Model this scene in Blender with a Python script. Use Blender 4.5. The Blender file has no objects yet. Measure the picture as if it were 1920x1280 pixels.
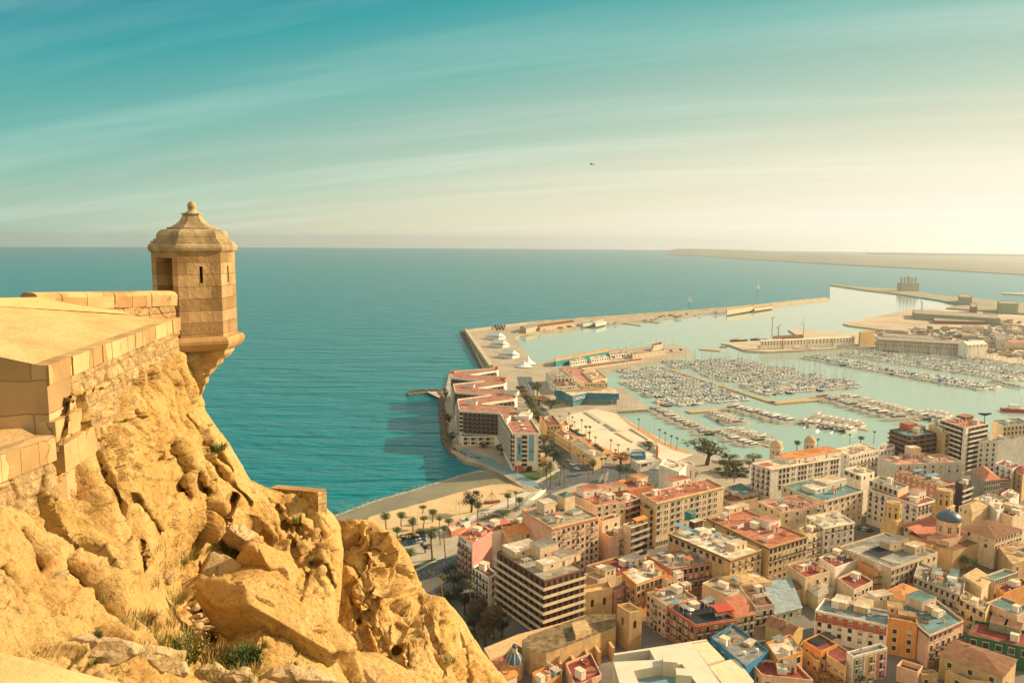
import bpy, math, random
import numpy as np
from mathutils import Vector, Matrix
R_ = math.radians
scene = bpy.context.scene
COL = scene.collection
# ------------------------------------------------------------------ camera
CAM_H = 150.0
FPX = 1920 * 28.0 / 36.0
cam = bpy.data.cameras.new('camera'); cam.lens = 28; cam.sensor_width = 36
cam.clip_start = 0.3; cam.clip_end = 120000
camo = bpy.data.objects.new('camera', cam); COL.objects.link(camo)
MC = Matrix.Rotation(R_(90 - 7.2), 3, 'X') @ Matrix.Rotation(R_(0.38), 3, 'Z')
camo.matrix_world = Matrix.Translation((0, 0, CAM_H)) @ MC.to_4x4()
scene.camera = camo
# ------------------------------------------------------------------ sky
SUN_AZ, SUN_EL = 71.0, 26.0 ; GLOW_AZ = 57.0           # degrees right of the view axis, above the horizon
w = bpy.data.worlds.new('World'); scene.world = w; w.use_nodes = True
nt = w.node_tree; nt.nodes.clear()
def N(t, **k):
    n = nt.nodes.new(t)
    for a, b in k.items():
        if a.startswith('i_'): n.inputs[int(a[2:])].default_value = b
        else: setattr(n, a, b)
    return n
def L(a, b): nt.links.new(a, b)
tc = N('ShaderNodeTexCoord')
sep = N('ShaderNodeSeparateXYZ'); L(tc.outputs['Generated'], sep.inputs[0])
mx = N('ShaderNodeMath', operation='MAXIMUM', i_1=0.006); L(sep.outputs[2], mx.inputs[0])
cmb = N('ShaderNodeCombineXYZ'); L(sep.outputs[0], cmb.inputs[0]); L(sep.outputs[1], cmb.inputs[1]); L(mx.outputs[0], cmb.inputs[2])
nrm = N('ShaderNodeVectorMath', operation='NORMALIZE'); L(cmb.outputs[0], nrm.inputs[0])
sky = N('ShaderNodeTexSky', sky_type='NISHITA', sun_disc=False)
sky.sun_elevation = R_(SUN_EL); sky.sun_rotation = R_(SUN_AZ)
sky.altitude = 150; sky.air_density = 1.0; sky.dust_density = 0.4; sky.ozone_density = 1.0
L(nrm.outputs[0], sky.inputs[0])
# the evening sky of this place: teal higher up and away from the sun, cream low down towards it
dsun = N('ShaderNodeVectorMath', operation='DOT_PRODUCT'); L(nrm.outputs[0], dsun.inputs[0]); dsun.inputs[1].default_value = (math.sin(R_(GLOW_AZ)), math.cos(R_(GLOW_AZ)), 0)
dcl = N('ShaderNodeMath', operation='MAXIMUM', i_1=-0.2); L(dsun.outputs['Value'], dcl.inputs[0])
asn = N('ShaderNodeMath', operation='ARCSINE'); L(mx.outputs[0], asn.inputs[0])
el_ = N('ShaderNodeMath', operation='MULTIPLY', i_1=57.3 / 16.0); L(asn.outputs[0], el_.inputs[0])
tt_ = N('ShaderNodeMath', operation='MULTIPLY_ADD', i_1=-0.77); L(dcl.outputs[0], tt_.inputs[0]); L(el_.outputs[0], tt_.inputs[2])
t01 = N('ShaderNodeMapRange'); L(tt_.outputs[0], t01.inputs[0])
t01.inputs[1].default_value = -0.7; t01.inputs[2].default_value = 1.9
rampn = N('ShaderNodeValToRGB'); L(t01.outputs[0], rampn.inputs[0])
def lin(c): return tuple(((x / 255 + .055) / 1.055) ** 2.4 if x > 10 else x / 255 / 12.92 for x in c) + (1,)
stops = [(-.7, (255, 244, 232)), (-.52, (255, 240, 224)), (-.36, (240, 230, 204)), (-.2, (220, 218, 190)), (-.03, (186, 206, 184)), (.12, (164, 195, 178)), (.32, (122, 184, 172)), (.62, (54, 162, 164)), (.88, (0, 140, 156)), (1.15, (20, 150, 165)), (1.7, (175, 195, 188)), (1.9, (205, 212, 200))]  # the last pale stops are fill added overhead, out of view
els = rampn.color_ramp.elements
while len(els) < len(stops): els.new(0.5)
for e, (t, c) in zip(els, stops): e.position = (t + .7) / 2.6; e.color = lin(c)
sc10 = N('ShaderNodeVectorMath', operation='SCALE'); wb_ = N('ShaderNodeMapRange'); L(sep.outputs[1], wb_.inputs[0])            # warm peach tint added to the unseen sky behind the camera, as fill light
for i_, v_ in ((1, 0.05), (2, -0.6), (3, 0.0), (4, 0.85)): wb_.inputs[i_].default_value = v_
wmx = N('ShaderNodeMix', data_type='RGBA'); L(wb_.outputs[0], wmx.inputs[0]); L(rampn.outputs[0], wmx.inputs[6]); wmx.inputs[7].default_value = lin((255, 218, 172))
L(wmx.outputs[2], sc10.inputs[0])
bk_ = N('ShaderNodeMapRange'); L(sep.outputs[1], bk_.inputs[0])            # extra brightness added out of view, behind the camera and overhead, as fill
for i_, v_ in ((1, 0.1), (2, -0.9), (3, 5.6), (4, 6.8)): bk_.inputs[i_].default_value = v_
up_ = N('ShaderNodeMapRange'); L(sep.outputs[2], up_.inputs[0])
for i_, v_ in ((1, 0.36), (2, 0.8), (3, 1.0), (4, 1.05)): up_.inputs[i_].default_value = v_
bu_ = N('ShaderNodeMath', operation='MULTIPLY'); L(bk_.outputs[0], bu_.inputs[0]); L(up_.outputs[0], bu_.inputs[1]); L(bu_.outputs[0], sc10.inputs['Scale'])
tint = N('ShaderNodeMix', data_type='RGBA', blend_type='MULTIPLY'); tint.inputs[0].default_value = 1
L(sky.outputs[0], tint.inputs[6]); tint.inputs[7].default_value = (0.78, 0.95, 0.72, 1)
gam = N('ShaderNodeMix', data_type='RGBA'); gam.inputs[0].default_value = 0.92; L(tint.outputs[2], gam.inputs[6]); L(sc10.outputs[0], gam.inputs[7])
# thin cirrus on a high flat layer, combed out along one direction
az = R_(-68)
zz = N('ShaderNodeMath', operation='ADD', i_1=0.12); L(mx.outputs[0], zz.inputs[0])
pl = N('ShaderNodeVectorMath', operation='DIVIDE'); L(nrm.outputs[0], pl.inputs[0])
cz = N('ShaderNodeCombineXYZ')
for i in range(3): L(zz.outputs[0], cz.inputs[i])
L(cz.outputs[0], pl.inputs[1])
mp = N('ShaderNodeMapping'); mp.inputs['Rotation'].default_value = (0, 0, -(R_(90) - az) + R_(180)); mp.inputs['Scale'].default_value = (1, 1, 1)
L(pl.outputs[0], mp.inputs[0])
st = N('ShaderNodeVectorMath', operation='MULTIPLY'); st.inputs[1].default_value = (0.16, 1.5, 1); L(mp.outputs[0], st.inputs[0])
nz = N('ShaderNodeTexNoise'); nz.inputs['Scale'].default_value = 1.6; nz.inputs['Detail'].default_value = 5; nz.inputs['Roughness'].default_value = 0.55
nz.inputs['Distortion'].default_value = 0.35; L(st.outputs[0], nz.inputs['Vector'])
cr = N('ShaderNodeMapRange'); cr.inputs[1].default_value = 0.45; cr.inputs[2].default_value = 0.8; cr.inputs[3].default_value = 0; cr.inputs[4].default_value = 0.11
L(nz.outputs[0], cr.inputs[0])
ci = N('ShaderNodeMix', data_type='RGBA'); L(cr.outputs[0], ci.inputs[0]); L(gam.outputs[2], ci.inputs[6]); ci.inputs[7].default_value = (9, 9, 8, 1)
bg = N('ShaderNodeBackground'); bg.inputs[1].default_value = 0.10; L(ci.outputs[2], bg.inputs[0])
ow = N('ShaderNodeOutputWorld'); L(bg.outputs[0], ow.inputs[0])
# ------------------------------------------------------------------ sun
sl = bpy.data.lights.new('sun', 'SUN'); sl.energy = 5.0; sl.angle = R_(0.5); sl.color = (1.0, 0.75, 0.47)
so = bpy.data.objects.new('sun', sl); COL.objects.link(so)
sd = Vector((math.sin(R_(SUN_AZ)) * math.cos(R_(SUN_EL)), math.cos(R_(SUN_AZ)) * math.cos(R_(SUN_EL)), math.sin(R_(SUN_EL))))
so.rotation_euler = sd.to_track_quat('Z', 'Y').to_euler()
vs = scene.view_settings
vs.view_transform = 'Standard'; vs.look = 'None'; vs.gamma = 1; vs.exposure = 0.85; vs.use_curve_mapping = False
scene.cycles.max_bounces = 5; scene.cycles.diffuse_bounces = 3; scene.cycles.glossy_bounces = 2
scene.cycles.transmission_bounces = 2; scene.cycles.volume_bounces = 0; scene.cycles.transparent_max_bounces = 6
scene.cycles.caustics_reflective = False; scene.cycles.caustics_refractive = False

# ------------------------------------------------------------------ helpers
def ray(px, py): return MC @ Vector(((px - 960) / FPX, (640 - py) / FPX, -1.0))
def P(px, py, d): return Vector((0, 0, CAM_H)) + ray(px, py) * d          # d = depth along the lens axis
def U(px, py, z=3.0):                                                     # the point of height z seen at that pixel
    r = ray(px, py); return Vector((0, 0, CAM_H)) + r * ((z - CAM_H) / r.z)

def mat(name, col, rough=0.85, var=0.16, vscale=0.6, bump=0.0, bscale=8.0, metal=0.0, brick=None, spec=0.3, col2=None, stain=0.0, emit=None):
    m = bpy.data.materials.new(name); m.use_nodes = True
    t = m.node_tree; b = t.nodes['Principled BSDF']
    b.inputs['Roughness'].default_value = rough; b.inputs['Metallic'].default_value = metal
    b.inputs['Specular IOR Level'].default_value = spec
    co = t.nodes.new('ShaderNodeTexCoord')
    n = t.nodes.new('ShaderNodeTexNoise'); n.inputs['Scale'].default_value = vscale; n.inputs['Detail'].default_value = 6; n.inputs['Roughness'].default_value = 0.62
    t.links.new(co.outputs['Object'], n.inputs['Vector'])
    mr = t.nodes.new('ShaderNodeMapRange'); mr.inputs[1].default_value = 0.3; mr.inputs[2].default_value = 0.7
    t.links.new(n.outputs[0], mr.inputs[0])
    c1 = tuple(max(0, c * (1 - var)) for c in col); c2 = col2 or tuple(min(1, c * (1 + var)) for c in col)
    mi = t.nodes.new('ShaderNodeMix'); mi.data_type = 'RGBA'
    mi.inputs[6].default_value = (*c1, 1); mi.inputs[7].default_value = (*c2, 1)
    t.links.new(mr.outputs[0], mi.inputs[0])
    out = mi.outputs[2]; h = None
    if stain:                                                             # rain streaks: noise drawn out downwards
        mpn = t.nodes.new('ShaderNodeMapping'); mpn.inputs['Scale'].default_value = (1.6, 1.6, 0.10)
        t.links.new(co.outputs['Object'], mpn.inputs[0])
        n2 = t.nodes.new('ShaderNodeTexNoise'); n2.inputs['Scale'].default_value = 1.0; n2.inputs['Detail'].default_value = 4
        t.links.new(mpn.outputs[0], n2.inputs['Vector'])
        r2 = t.nodes.new('ShaderNodeMapRange'); r2.inputs[1].default_value = 0.5; r2.inputs[2].default_value = 0.75; r2.inputs[4].default_value = stain
        t.links.new(n2.outputs[0], r2.inputs[0])
        m2 = t.nodes.new('ShaderNodeMix'); m2.data_type = 'RGBA'; m2.blend_type = 'MULTIPLY'; m2.inputs[7].default_value = (0.45, 0.38, 0.30, 1)
        t.links.new(r2.outputs[0], m2.inputs[0]); t.links.new(out, m2.inputs[6]); out = m2.outputs[2]
    if brick:
        bw, bh, mort, dark = brick
        br = t.nodes.new('ShaderNodeTexBrick'); br.inputs['Scale'].default_value = 1.0
        br.inputs['Brick Width'].default_value = bw; br.inputs['Row Height'].default_value = bh
        br.inputs['Mortar Size'].default_value = mort; br.inputs['Mortar Smooth'].default_value = 0.3; br.inputs['Bias'].default_value = 0.0
        br.inputs['Color1'].default_value = (0.58, 0.52, 0.45, 1); br.inputs['Color2'].default_value = (1, 1, 1, 1); br.inputs['Mortar'].default_value = (dark, dark * .9, dark * .8, 1)
        wb = t.nodes.new('ShaderNodeTexNoise'); wb.inputs['Scale'].default_value = 3.0; t.links.new(co.outputs['UV'], wb.inputs['Vector'])
        wm = t.nodes.new('ShaderNodeVectorMath'); wm.operation = 'MULTIPLY_ADD'; wm.inputs[1].default_value = (0.06 * bh / .4,) * 3
        t.links.new(wb.outputs[1], wm.inputs[0]); t.links.new(co.outputs['UV'], wm.inputs[2]); t.links.new(wm.outputs[0], br.inputs['Vector'])
        m3 = t.nodes.new('ShaderNodeMix'); m3.data_type = 'RGBA'; m3.blend_type = 'MULTIPLY'; m3.inputs[0].default_value = 1
        t.links.new(out, m3.inputs[6]); t.links.new(br.outputs[0], m3.inputs[7]); out = m3.outputs[2]; h = br.outputs[1]
    t.links.new(out, b.inputs['Base Color'])
    if bump or h is not None:
        bn = t.nodes.new('ShaderNodeTexNoise'); bn.inputs['Scale'].default_value = bscale; bn.inputs['Detail'].default_value = 8; bn.inputs['Roughness'].default_value = 0.65
        t.links.new(co.outputs['Object'], bn.inputs['Vector'])
        bp = t.nodes.new('ShaderNodeBump'); bp.inputs['Strength'].default_value = min(1, bump if bump else 0.01); bp.inputs['Distance'].default_value = 0.6 / bscale
        t.links.new(bn.outputs[0], bp.inputs['Height']); last = bp
        if h is not None:
            b2 = t.nodes.new('ShaderNodeBump'); b2.invert = True; b2.inputs['Strength'].default_value = 0.8; b2.inputs['Distance'].default_value = 0.03
            t.links.new(h, b2.inputs['Height']); t.links.new(bp.outputs[0], b2.inputs['Normal']); last = b2
        t.links.new(last.outputs[0], b.inputs['Normal'])
    return m

class MB:
    """collects faces and links them as one mesh object"""
    def __init__(s): s.v = []; s.f = []; s.m = []; s.mats = []
    def mi(s, m):
        if m not in s.mats: s.mats.append(m)
        return s.mats.index(m)
    def face(s, pts, m):
        i = len(s.v); s.v += [tuple(p) for p in pts]; s.f.append(tuple(range(i, i + len(pts)))); s.m.append(s.mi(m)); return s
    def add(s, vs_, fs, m):
        i = len(s.v); s.v += [tuple(p) for p in vs_]; k = s.mi(m)
        for f in fs: s.f.append(tuple(j + i for j in f)); s.m.append(k)
        return s
    def prism(s, poly, z0, z1, m, mtop=None, bottom=True):
        n = len(poly); a = sum(poly[i][0] * poly[(i + 1) % n][1] - poly[(i + 1) % n][0] * poly[i][1] for i in range(n))
        if a < 0: poly = poly[::-1]
        vs_ = [(p[0], p[1], z0) for p in poly] + [(p[0], p[1], z1) for p in poly]
        s.add(vs_, [(i, (i + 1) % n, n + (i + 1) % n, n + i) for i in range(n)] + ([tuple(range(n - 1, -1, -1))] if bottom else []), m)
        s.face([vs_[n + i] for i in range(n)], mtop or m); return s
    def box(s, c, size, m, rz=0.0, mtop=None):      # c = centre of the base
        x, y, z = size[0] / 2, size[1] / 2, size[2]; ca, sa = math.cos(rz), math.sin(rz)
        return s.prism([(c[0] + a * ca - b * sa, c[1] + a * sa + b * ca) for a, b in ((-x, -y), (x, -y), (x, y), (-x, y))], c[2], c[2] + z, m, mtop)
    def tube(s, a, b, r0, r1, m, n=8, cap=True):
        a, b = Vector(a), Vector(b); d = (b - a).normalized(); q = d.orthogonal().normalized(); w_ = d.cross(q)
        vs_ = []
        for p, r in ((a, r0), (b, r1)):
            for i in range(n):
                t = 2 * math.pi * i / n; vs_.append(p + q * (r * math.cos(t)) + w_ * (r * math.sin(t)))
        fs = [(i, (i + 1) % n, n + (i + 1) % n, n + i) for i in range(n)]
        if cap: fs += [tuple(range(n - 1, -1, -1)), tuple(range(n, 2 * n))]
        return s.add(vs_, fs, m)
    def lathe(s, prof, m, n=12, c=(0, 0, 0), a0=0.0, cap=True):
        vs_ = []
        for r, z in prof:
            for i in range(n):
                t = a0 + 2 * math.pi * i / n; vs_.append((c[0] + r * math.cos(t), c[1] + r * math.sin(t), c[2] + z))
        fs = []
        for k in range(len(prof) - 1):
            for i in range(n): fs.append((k * n + i, k * n + (i + 1) % n, (k + 1) * n + (i + 1) % n, (k + 1) * n + i))
        if cap: fs += [tuple(range(n - 1, -1, -1)), tuple(range((len(prof) - 1) * n, len(prof) * n))]
        return s.add(vs_, fs, m)
    def holed(s, a, b, z0, z1, holes, depth, m, mdark, arch=False):
        """vertical wall from a to b (outside on the right of a->b), with rectangular openings (u0,u1,v0,v1) cut into it"""
        a, b = Vector((a[0], a[1], 0)), Vector((b[0], b[1], 0)); W = (b - a).length; t = (b - a) / W; nin = Vector((-t.y, t.x, 0))
        us = sorted({0, W} | {x for h in holes for x in h[:2]}); zs = sorted({z0, z1} | {x for h in holes for x in h[2:4]})
        pt = lambda u, z, d=0: a + t * u + nin * d + Vector((0, 0, z))
        for i in range(len(us) - 1):
            for j in range(len(zs) - 1):
                u, v = (us[i] + us[i + 1]) / 2, (zs[j] + zs[j + 1]) / 2
                if any(h[0] < u < h[1] and h[2] < v < h[3] for h in holes): continue
                s.face([pt(us[i], zs[j]), pt(us[i + 1], zs[j]), pt(us[i + 1], zs[j + 1]), pt(us[i], zs[j + 1])], m)
        for h in holes:
            q = [(h[0], h[2]), (h[1], h[2]), (h[1], h[3]), (h[0], h[3])]
            for k in range(4):
                A, B = q[k], q[(k + 1) % 4]
                s.face([pt(*A), pt(*A, depth), pt(*B, depth), pt(*B)], m)
            s.face([pt(*x, depth) for x in q], mdark)
            if arch:                                   # close the upper corners to a round head
                r = (h[1] - h[0]) / 2; uc, vc = (h[0] + h[1]) / 2, h[3] - r
                for sg in (-1, 1):
                    arcp = [pt(uc + sg * r * math.cos(k * math.pi / 12), vc + r * math.sin(k * math.pi / 12), 0.01) for k in range(7)]
                    fan = [pt(uc + sg * r, h[3], 0.01)] + arcp
                    if sg > 0: fan = [fan[0]] + fan[1:][::-1]
                    for k in range(1, len(fan) - 1): s.face([fan[0], fan[k], fan[k + 1]], m)
        return s
    def mesh(s, name, smooth=False, off=(0, 0, 0)):
        me = bpy.data.meshes.new(name)
        V = np.array(s.v, dtype=np.float64).reshape(-1, 3) - np.array(off)
        me.from_pydata([tuple(x) for x in V], [], s.f)
        for m in s.mats: me.materials.append(m)
        me.polygons.foreach_set('material_index', s.m)
        if smooth: me.polygons.foreach_set('use_smooth', [True] * len(s.f))
        uv = me.uv_layers.new(name='UVMap')
        n = len(me.loops); li = np.empty(n, dtype=np.int32); me.loops.foreach_get('vertex_index', li)
        nf = len(me.polygons); nor = np.empty(nf * 3); me.polygons.foreach_get('normal', nor); nor = nor.reshape(-1, 3)
        lt = np.empty(nf, dtype=np.int32); me.polygons.foreach_get('loop_total', lt)
        nl = np.repeat(nor, lt, axis=0); co = V[li]
        side = np.abs(nl[:, 2]) < 0.75
        h = np.hypot(nl[:, 0], nl[:, 1]) + 1e-9
        u = np.where(side, (-nl[:, 1] * co[:, 0] + nl[:, 0] * co[:, 1]) / h, co[:, 0])
        v = np.where(side, co[:, 2], co[:, 1])
        uv.data.foreach_set('uv', np.stack([u, v], 1).ravel())
        return me
    def build(s, name, parent=None, loc=None, smooth=False, rz=0.0):
        """parent: the mesh is written in the root's coordinates. loc: world coordinates, origin moved to loc"""
        o = bpy.data.objects.new(name, s.mesh(name, smooth, loc or (0, 0, 0))); COL.objects.link(o)
        if parent: o.parent = parent
        if loc: o.location = loc
        return o
def tag(o, label=None, cat=None, group=None, kind=None):
    if label: o['label'] = label
    if cat: o['category'] = cat
    if group: o['group'] = group
    if kind: o['kind'] = kind
    return o
def empty(name, loc, label=None, cat=None, group=None, rz=0.0):
    o = bpy.data.objects.new(name, None); COL.objects.link(o); o.location = loc; o.rotation_euler = (0, 0, rz); o.empty_display_size = 0.5
    return tag(o, label, cat, group)
def place(name, me, parent, loc, rz=0.0, s=None):      # one more object that shares a mesh
    o = bpy.data.objects.new(name, me); COL.objects.link(o); o.parent = parent; o.location = loc; o.rotation_euler = (0, 0, rz)
    if s: o.scale = s
    return o
KIDS = {}
def copy_tree(o, loc, rz=0.0, s=1.0, label=None, group=None):
    c = o.copy(); COL.objects.link(c); c.location = loc; c.rotation_euler = (0, 0, rz); c.scale = (s, s, s) if not isinstance(s, tuple) else s
    if label: c['label'] = label
    if group: c['group'] = group
    for ch in KIDS.setdefault(o.name, list(o.children)):
        d = ch.copy(); COL.objects.link(d); d.parent = c
        for g in KIDS.setdefault(ch.name, list(ch.children)):
            e = g.copy(); COL.objects.link(e); e.parent = d
    return c

# ---- numpy noise
def _h(ix, iy, iz, seed=0):
    h = (ix.astype(np.int64) * 374761393 + iy.astype(np.int64) * 668265263 + iz.astype(np.int64) * 2147483647 + seed * 1274126177) & 0xffffffff
    h = ((h ^ (h >> 13)) * 1274126177) & 0xffffffff; h = (h ^ (h >> 16)) & 0xffffffff
    h = (h * 2654435761) & 0xffffffff
    return ((h >> 8) & 0xffff) / 65535.0
def vnoise(p, seed=0):
    i = np.floor(p).astype(np.int64); f = p - i; f = f * f * f * (f * (f * 6 - 15) + 10); r = 0
    for a in (0, 1):
        for b in (0, 1):
            for c in (0, 1):
                wt = (f[:, 0] if a else 1 - f[:, 0]) * (f[:, 1] if b else 1 - f[:, 1]) * (f[:, 2] if c else 1 - f[:, 2])
                r = r + wt * _h(i[:, 0] + a, i[:, 1] + b, i[:, 2] + c, seed)
    return r * 2 - 1
def fbm(p, oct=5, seed=0, gain=0.5):
    r = 0; a = 1.0; t = 0
    for k in range(oct): r = r + a * vnoise(p * 2.03 ** k + 17.3 * k, seed + k); t += a; a *= gain
    return r / t
def voro(p, seed=0):
    i = np.floor(p).astype(np.int64); n = len(p)
    f1 = np.full(n, 9.0); f2 = np.full(n, 9.0); cell = np.zeros(n); grad = np.zeros((n, 3)); nrm_ = np.zeros((n, 3))
    for a in (-1, 0, 1):
        for b in (-1, 0, 1):
            for c in (-1, 0, 1):
                q = i + np.array([a, b, c]); h = [_h(q[:, 0], q[:, 1], q[:, 2], seed + k) for k in range(4)]
                s = q + np.stack(h[:3], 1); dv = p - s; d = np.sqrt((dv ** 2).sum(1))
                m = d < f1; f2 = np.where(m, f1, np.minimum(f2, d)); f1 = np.where(m, d, f1)
                cell = np.where(m, h[3], cell); grad[m] = dv[m]; nrm_[m] = (np.stack(h[:3], 1)[m] - .5) * 2
    return f1, f2, cell, grad, nrm_
def tps(ctrl):
    c = np.array(ctrl, float); X = c[:, :2] / 200; y = c[:, 2]; n = len(c)
    k = lambda r2: np.where(r2 > 1e-12, r2 * np.log(np.maximum(r2, 1e-12)), 0)
    A = k(((X[:, None] - X[None]) ** 2).sum(2)) + np.eye(n) * 0.02
    Q = np.hstack([np.ones((n, 1)), X]); M_ = np.block([[A, Q], [Q.T, np.zeros((3, 3))]])
    s = np.linalg.solve(M_, np.concatenate([y, np.zeros(3)]))
    def f(px, py):
        Z = np.stack([px.ravel(), py.ravel()], 1) / 200; r = np.zeros(len(Z))
        for j in range(n): r += s[j] * k(((Z - X[j]) ** 2).sum(1))
        return (r + s[n] + Z @ s[n + 1:]).reshape(px.shape)
    return f
# ------------------------------------------------------------------ the rock
def rock_mat(name, c1, c2, c3, crack=.35):
    m = bpy.data.materials.new(name); m.use_nodes = True; t = m.node_tree; b = t.nodes['Principled BSDF']
    b.inputs['Roughness'].default_value = 0.92; b.inputs['Specular IOR Level'].default_value = 0.15
    co = t.nodes.new('ShaderNodeTexCoord')
    def noise(sc, det=8, ro=0.65, scale=None, rot=None):
        n = t.nodes.new('ShaderNodeTexNoise'); n.inputs['Scale'].default_value = sc; n.inputs['Detail'].default_value = det; n.inputs['Roughness'].default_value = ro
        if scale:
            mp_ = t.nodes.new('ShaderNodeMapping'); mp_.inputs['Scale'].default_value = scale; mp_.inputs['Rotation'].default_value = rot or (0, 0, 0)
            t.links.new(co.outputs['Object'], mp_.inputs[0]); t.links.new(mp_.outputs[0], n.inputs['Vector'])
        else: t.links.new(co.outputs['Object'], n.inputs['Vector'])
        return n.outputs[0]
    def rng(s, a, b_, c=0, d=1):
        r = t.nodes.new('ShaderNodeMapRange'); r.inputs[1].default_value = a; r.inputs[2].default_value = b_; r.inputs[3].default_value = c; r.inputs[4].default_value = d
        t.links.new(s, r.inputs[0]); return r.outputs[0]
    def mixc(f, a, b_, mode='MIX'):
        x = t.nodes.new('ShaderNodeMix'); x.data_type = 'RGBA'; x.blend_type = mode; t.links.new(f, x.inputs[0])
        for s, v in ((6, a), (7, b_)):
            if isinstance(v, tuple): x.inputs[s].default_value = (*v, 1)
            else: t.links.new(v, x.inputs[s])
        return x.outputs[2]
    c = mixc(rng(noise(0.45, 7), .35, .65), c1, c2)
    c = mixc(rng(noise(1.3, 9, .72), .52, .70), c, c3)
    c = mixc(rng(noise(.8, 5, .6, (1, 1, .25)), .56, .72, 0, .55), c, tuple(x * .5 for x in c3))
    c = mixc(rng(noise(2.4, 10, .75), .56, .70, 0, .75), c, tuple(min(1, x * k_) for x, k_ in zip(c2, (1.2, 1.32, 1.6))))
    pits = rng(noise(11.0, 3, .6), .60, .70)
    c = mixc(rng(pits, 0, 1, 0, .3), c, tuple(x * .38 for x in c1))
    t.links.new(c, b.inputs['Base Color'])
    b1 = t.nodes.new('ShaderNodeBump'); b1.inputs['Strength'].default_value = 0.8; b1.inputs['Distance'].default_value = 0.04; b1.invert = True
    t.links.new(pits, b1.inputs['Height'])
    b2 = t.nodes.new('ShaderNodeBump'); b2.inputs['Strength'].default_value = 1.0; b2.inputs['Distance'].default_value = 0.17
    b4 = t.nodes.new('ShaderNodeBump'); b4.inputs['Strength'].default_value = 0.9; b4.inputs['Distance'].default_value = 0.035
    t.links.new(noise(13, 6, .7), b4.inputs['Height']); t.links.new(b1.outputs[0], b4.inputs['Normal'])
    t.links.new(noise(2.6, 12, .68), b2.inputs['Height']); t.links.new(b4.outputs[0], b2.inputs['Normal'])
    vo = t.nodes.new('ShaderNodeTexVoronoi'); vo.feature = 'DISTANCE_TO_EDGE'; vo.inputs['Scale'].default_value = 0.8
    wp = t.nodes.new('ShaderNodeTexNoise'); wp.inputs['Scale'].default_value = 1.2; wp.inputs['Detail'].default_value = 4; t.links.new(co.outputs['Object'], wp.inputs['Vector'])
    wa = t.nodes.new('ShaderNodeVectorMath'); wa.operation = 'MULTIPLY_ADD'; wa.inputs[1].default_value = (.9, .9, .9); t.links.new(wp.outputs[1], wa.inputs[0]); t.links.new(co.outputs['Object'], wa.inputs[2]); t.links.new(wa.outputs[0], vo.inputs['Vector'])
    b3 = t.nodes.new('ShaderNodeBump'); b3.inputs['Strength'].default_value = crack; b3.inputs['Distance'].default_value = 0.05
    t.links.new(rng(vo.outputs[0], 0, .022), b3.inputs['Height']); t.links.new(b2.outputs[0], b3.inputs['Normal'])
    t.links.new(b3.outputs[0], b.inputs['Normal'])
    return m
ROCK = rock_mat('limestone', (0.50, 0.30, 0.09), (0.60, 0.41, 0.16), (0.36, 0.17, 0.045))
BOULD = rock_mat('pale_limestone', (0.52, 0.36, 0.17), (0.62, 0.47, 0.26), (0.38, 0.22, 0.09), .15)

def rock_disp(W, seed, big, mid, small):
    """how far the rock stands out, in metres, at world points W: tilted fractured blocks, ledges, open joints, grain"""
    a = R_(56); d = np.array([math.cos(a), 0, -math.sin(a)]); e = np.array([math.sin(a), 0, math.cos(a)])
    wv = np.stack([fbm(W * 0.4, 3, seed + 40), fbm(W * 0.4, 3, seed + 50), fbm(W * 0.4, 3, seed + 60)], 1)
    Q = np.stack([W @ d * 0.40, W[:, 1] * 0.7, W @ e], 1)
    r = 1.2 * big * fbm(W * 0.3, 3, seed + 1, .4)
    f1, f2, cell, g, nv = voro(Q * 0.42 + wv * 0.3, seed)                     # slabs a couple of metres long
    r += big * ((cell - .5) * 1.3 + (g * nv).sum(1) * 1.5)
    r -= big * 1.3 * np.exp(-((f2 - f1) / 0.04) ** 2) * np.clip(fbm(W * .3, 2, seed + 70) * 3 + .7, 0, 1)
    m2 = np.clip(fbm(W * .4, 2, seed + 80) * 3.0 + .55, 0, 1)
    f1, f2, cell, g, nv = voro(W * np.array([1, 1, .8]) * 1.05 + wv * .4, seed + 9)   # broken facets
    r += mid * m2 * (1.2 * (cell - .5) + (g * nv).sum(1) * 2.4 - .9 * np.exp(-((f2 - f1) / 0.06) ** 2))
    f1, f2, cell, g, nv = voro(W * 3.1 + wv, seed + 19)
    r += mid * .38 * m2 * ((cell - .5) + (g * nv).sum(1) * 2.2)
    s = (W @ e) * .9 + 1.3 * wv[:, 0]; s = s - np.floor(s)                    # ledges along the bedding
    r += mid * 1.1 * np.clip(fbm(W * .35, 2, seed + 95) * 4, 0, 1) * np.where(s < .85, s / .85, (1 - s) / .15)
    r -= mid * 2.0 * np.clip(vnoise(W * 1.0, seed + 90) - .5, 0, 1)
    Qc = np.stack([W @ d * .45, W[:, 1] * .9, W @ e * 1.5], 1)                # cracks: thin lines where a warped noise passes zero
    for k_, fr_, wd_, dp_ in ((0, .55, .022, .16), (7, 1.25, .03, .07), (13, 2.6, .045, .03)):
        nz_ = fbm(Qc * fr_ + 3.1 * k_ + wv * .3, 3, seed + 120 + k_, .5); mk = np.clip(fbm(W * .5 * fr_, 2, seed + 150 + k_) * 4 + .6, 0, 1)
        r -= dp_ * mk * np.exp(-np.abs(nz_ / wd_) ** 1.3); r += dp_ * .5 * mk * np.sign(nz_) * np.exp(-np.abs(nz_) / .12)
    r += small * (1.3 * fbm(W * 1.6, 5, seed + 3, .55) + .5 * fbm(W * 7, 3, seed + 7, .6))
    return r

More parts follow.
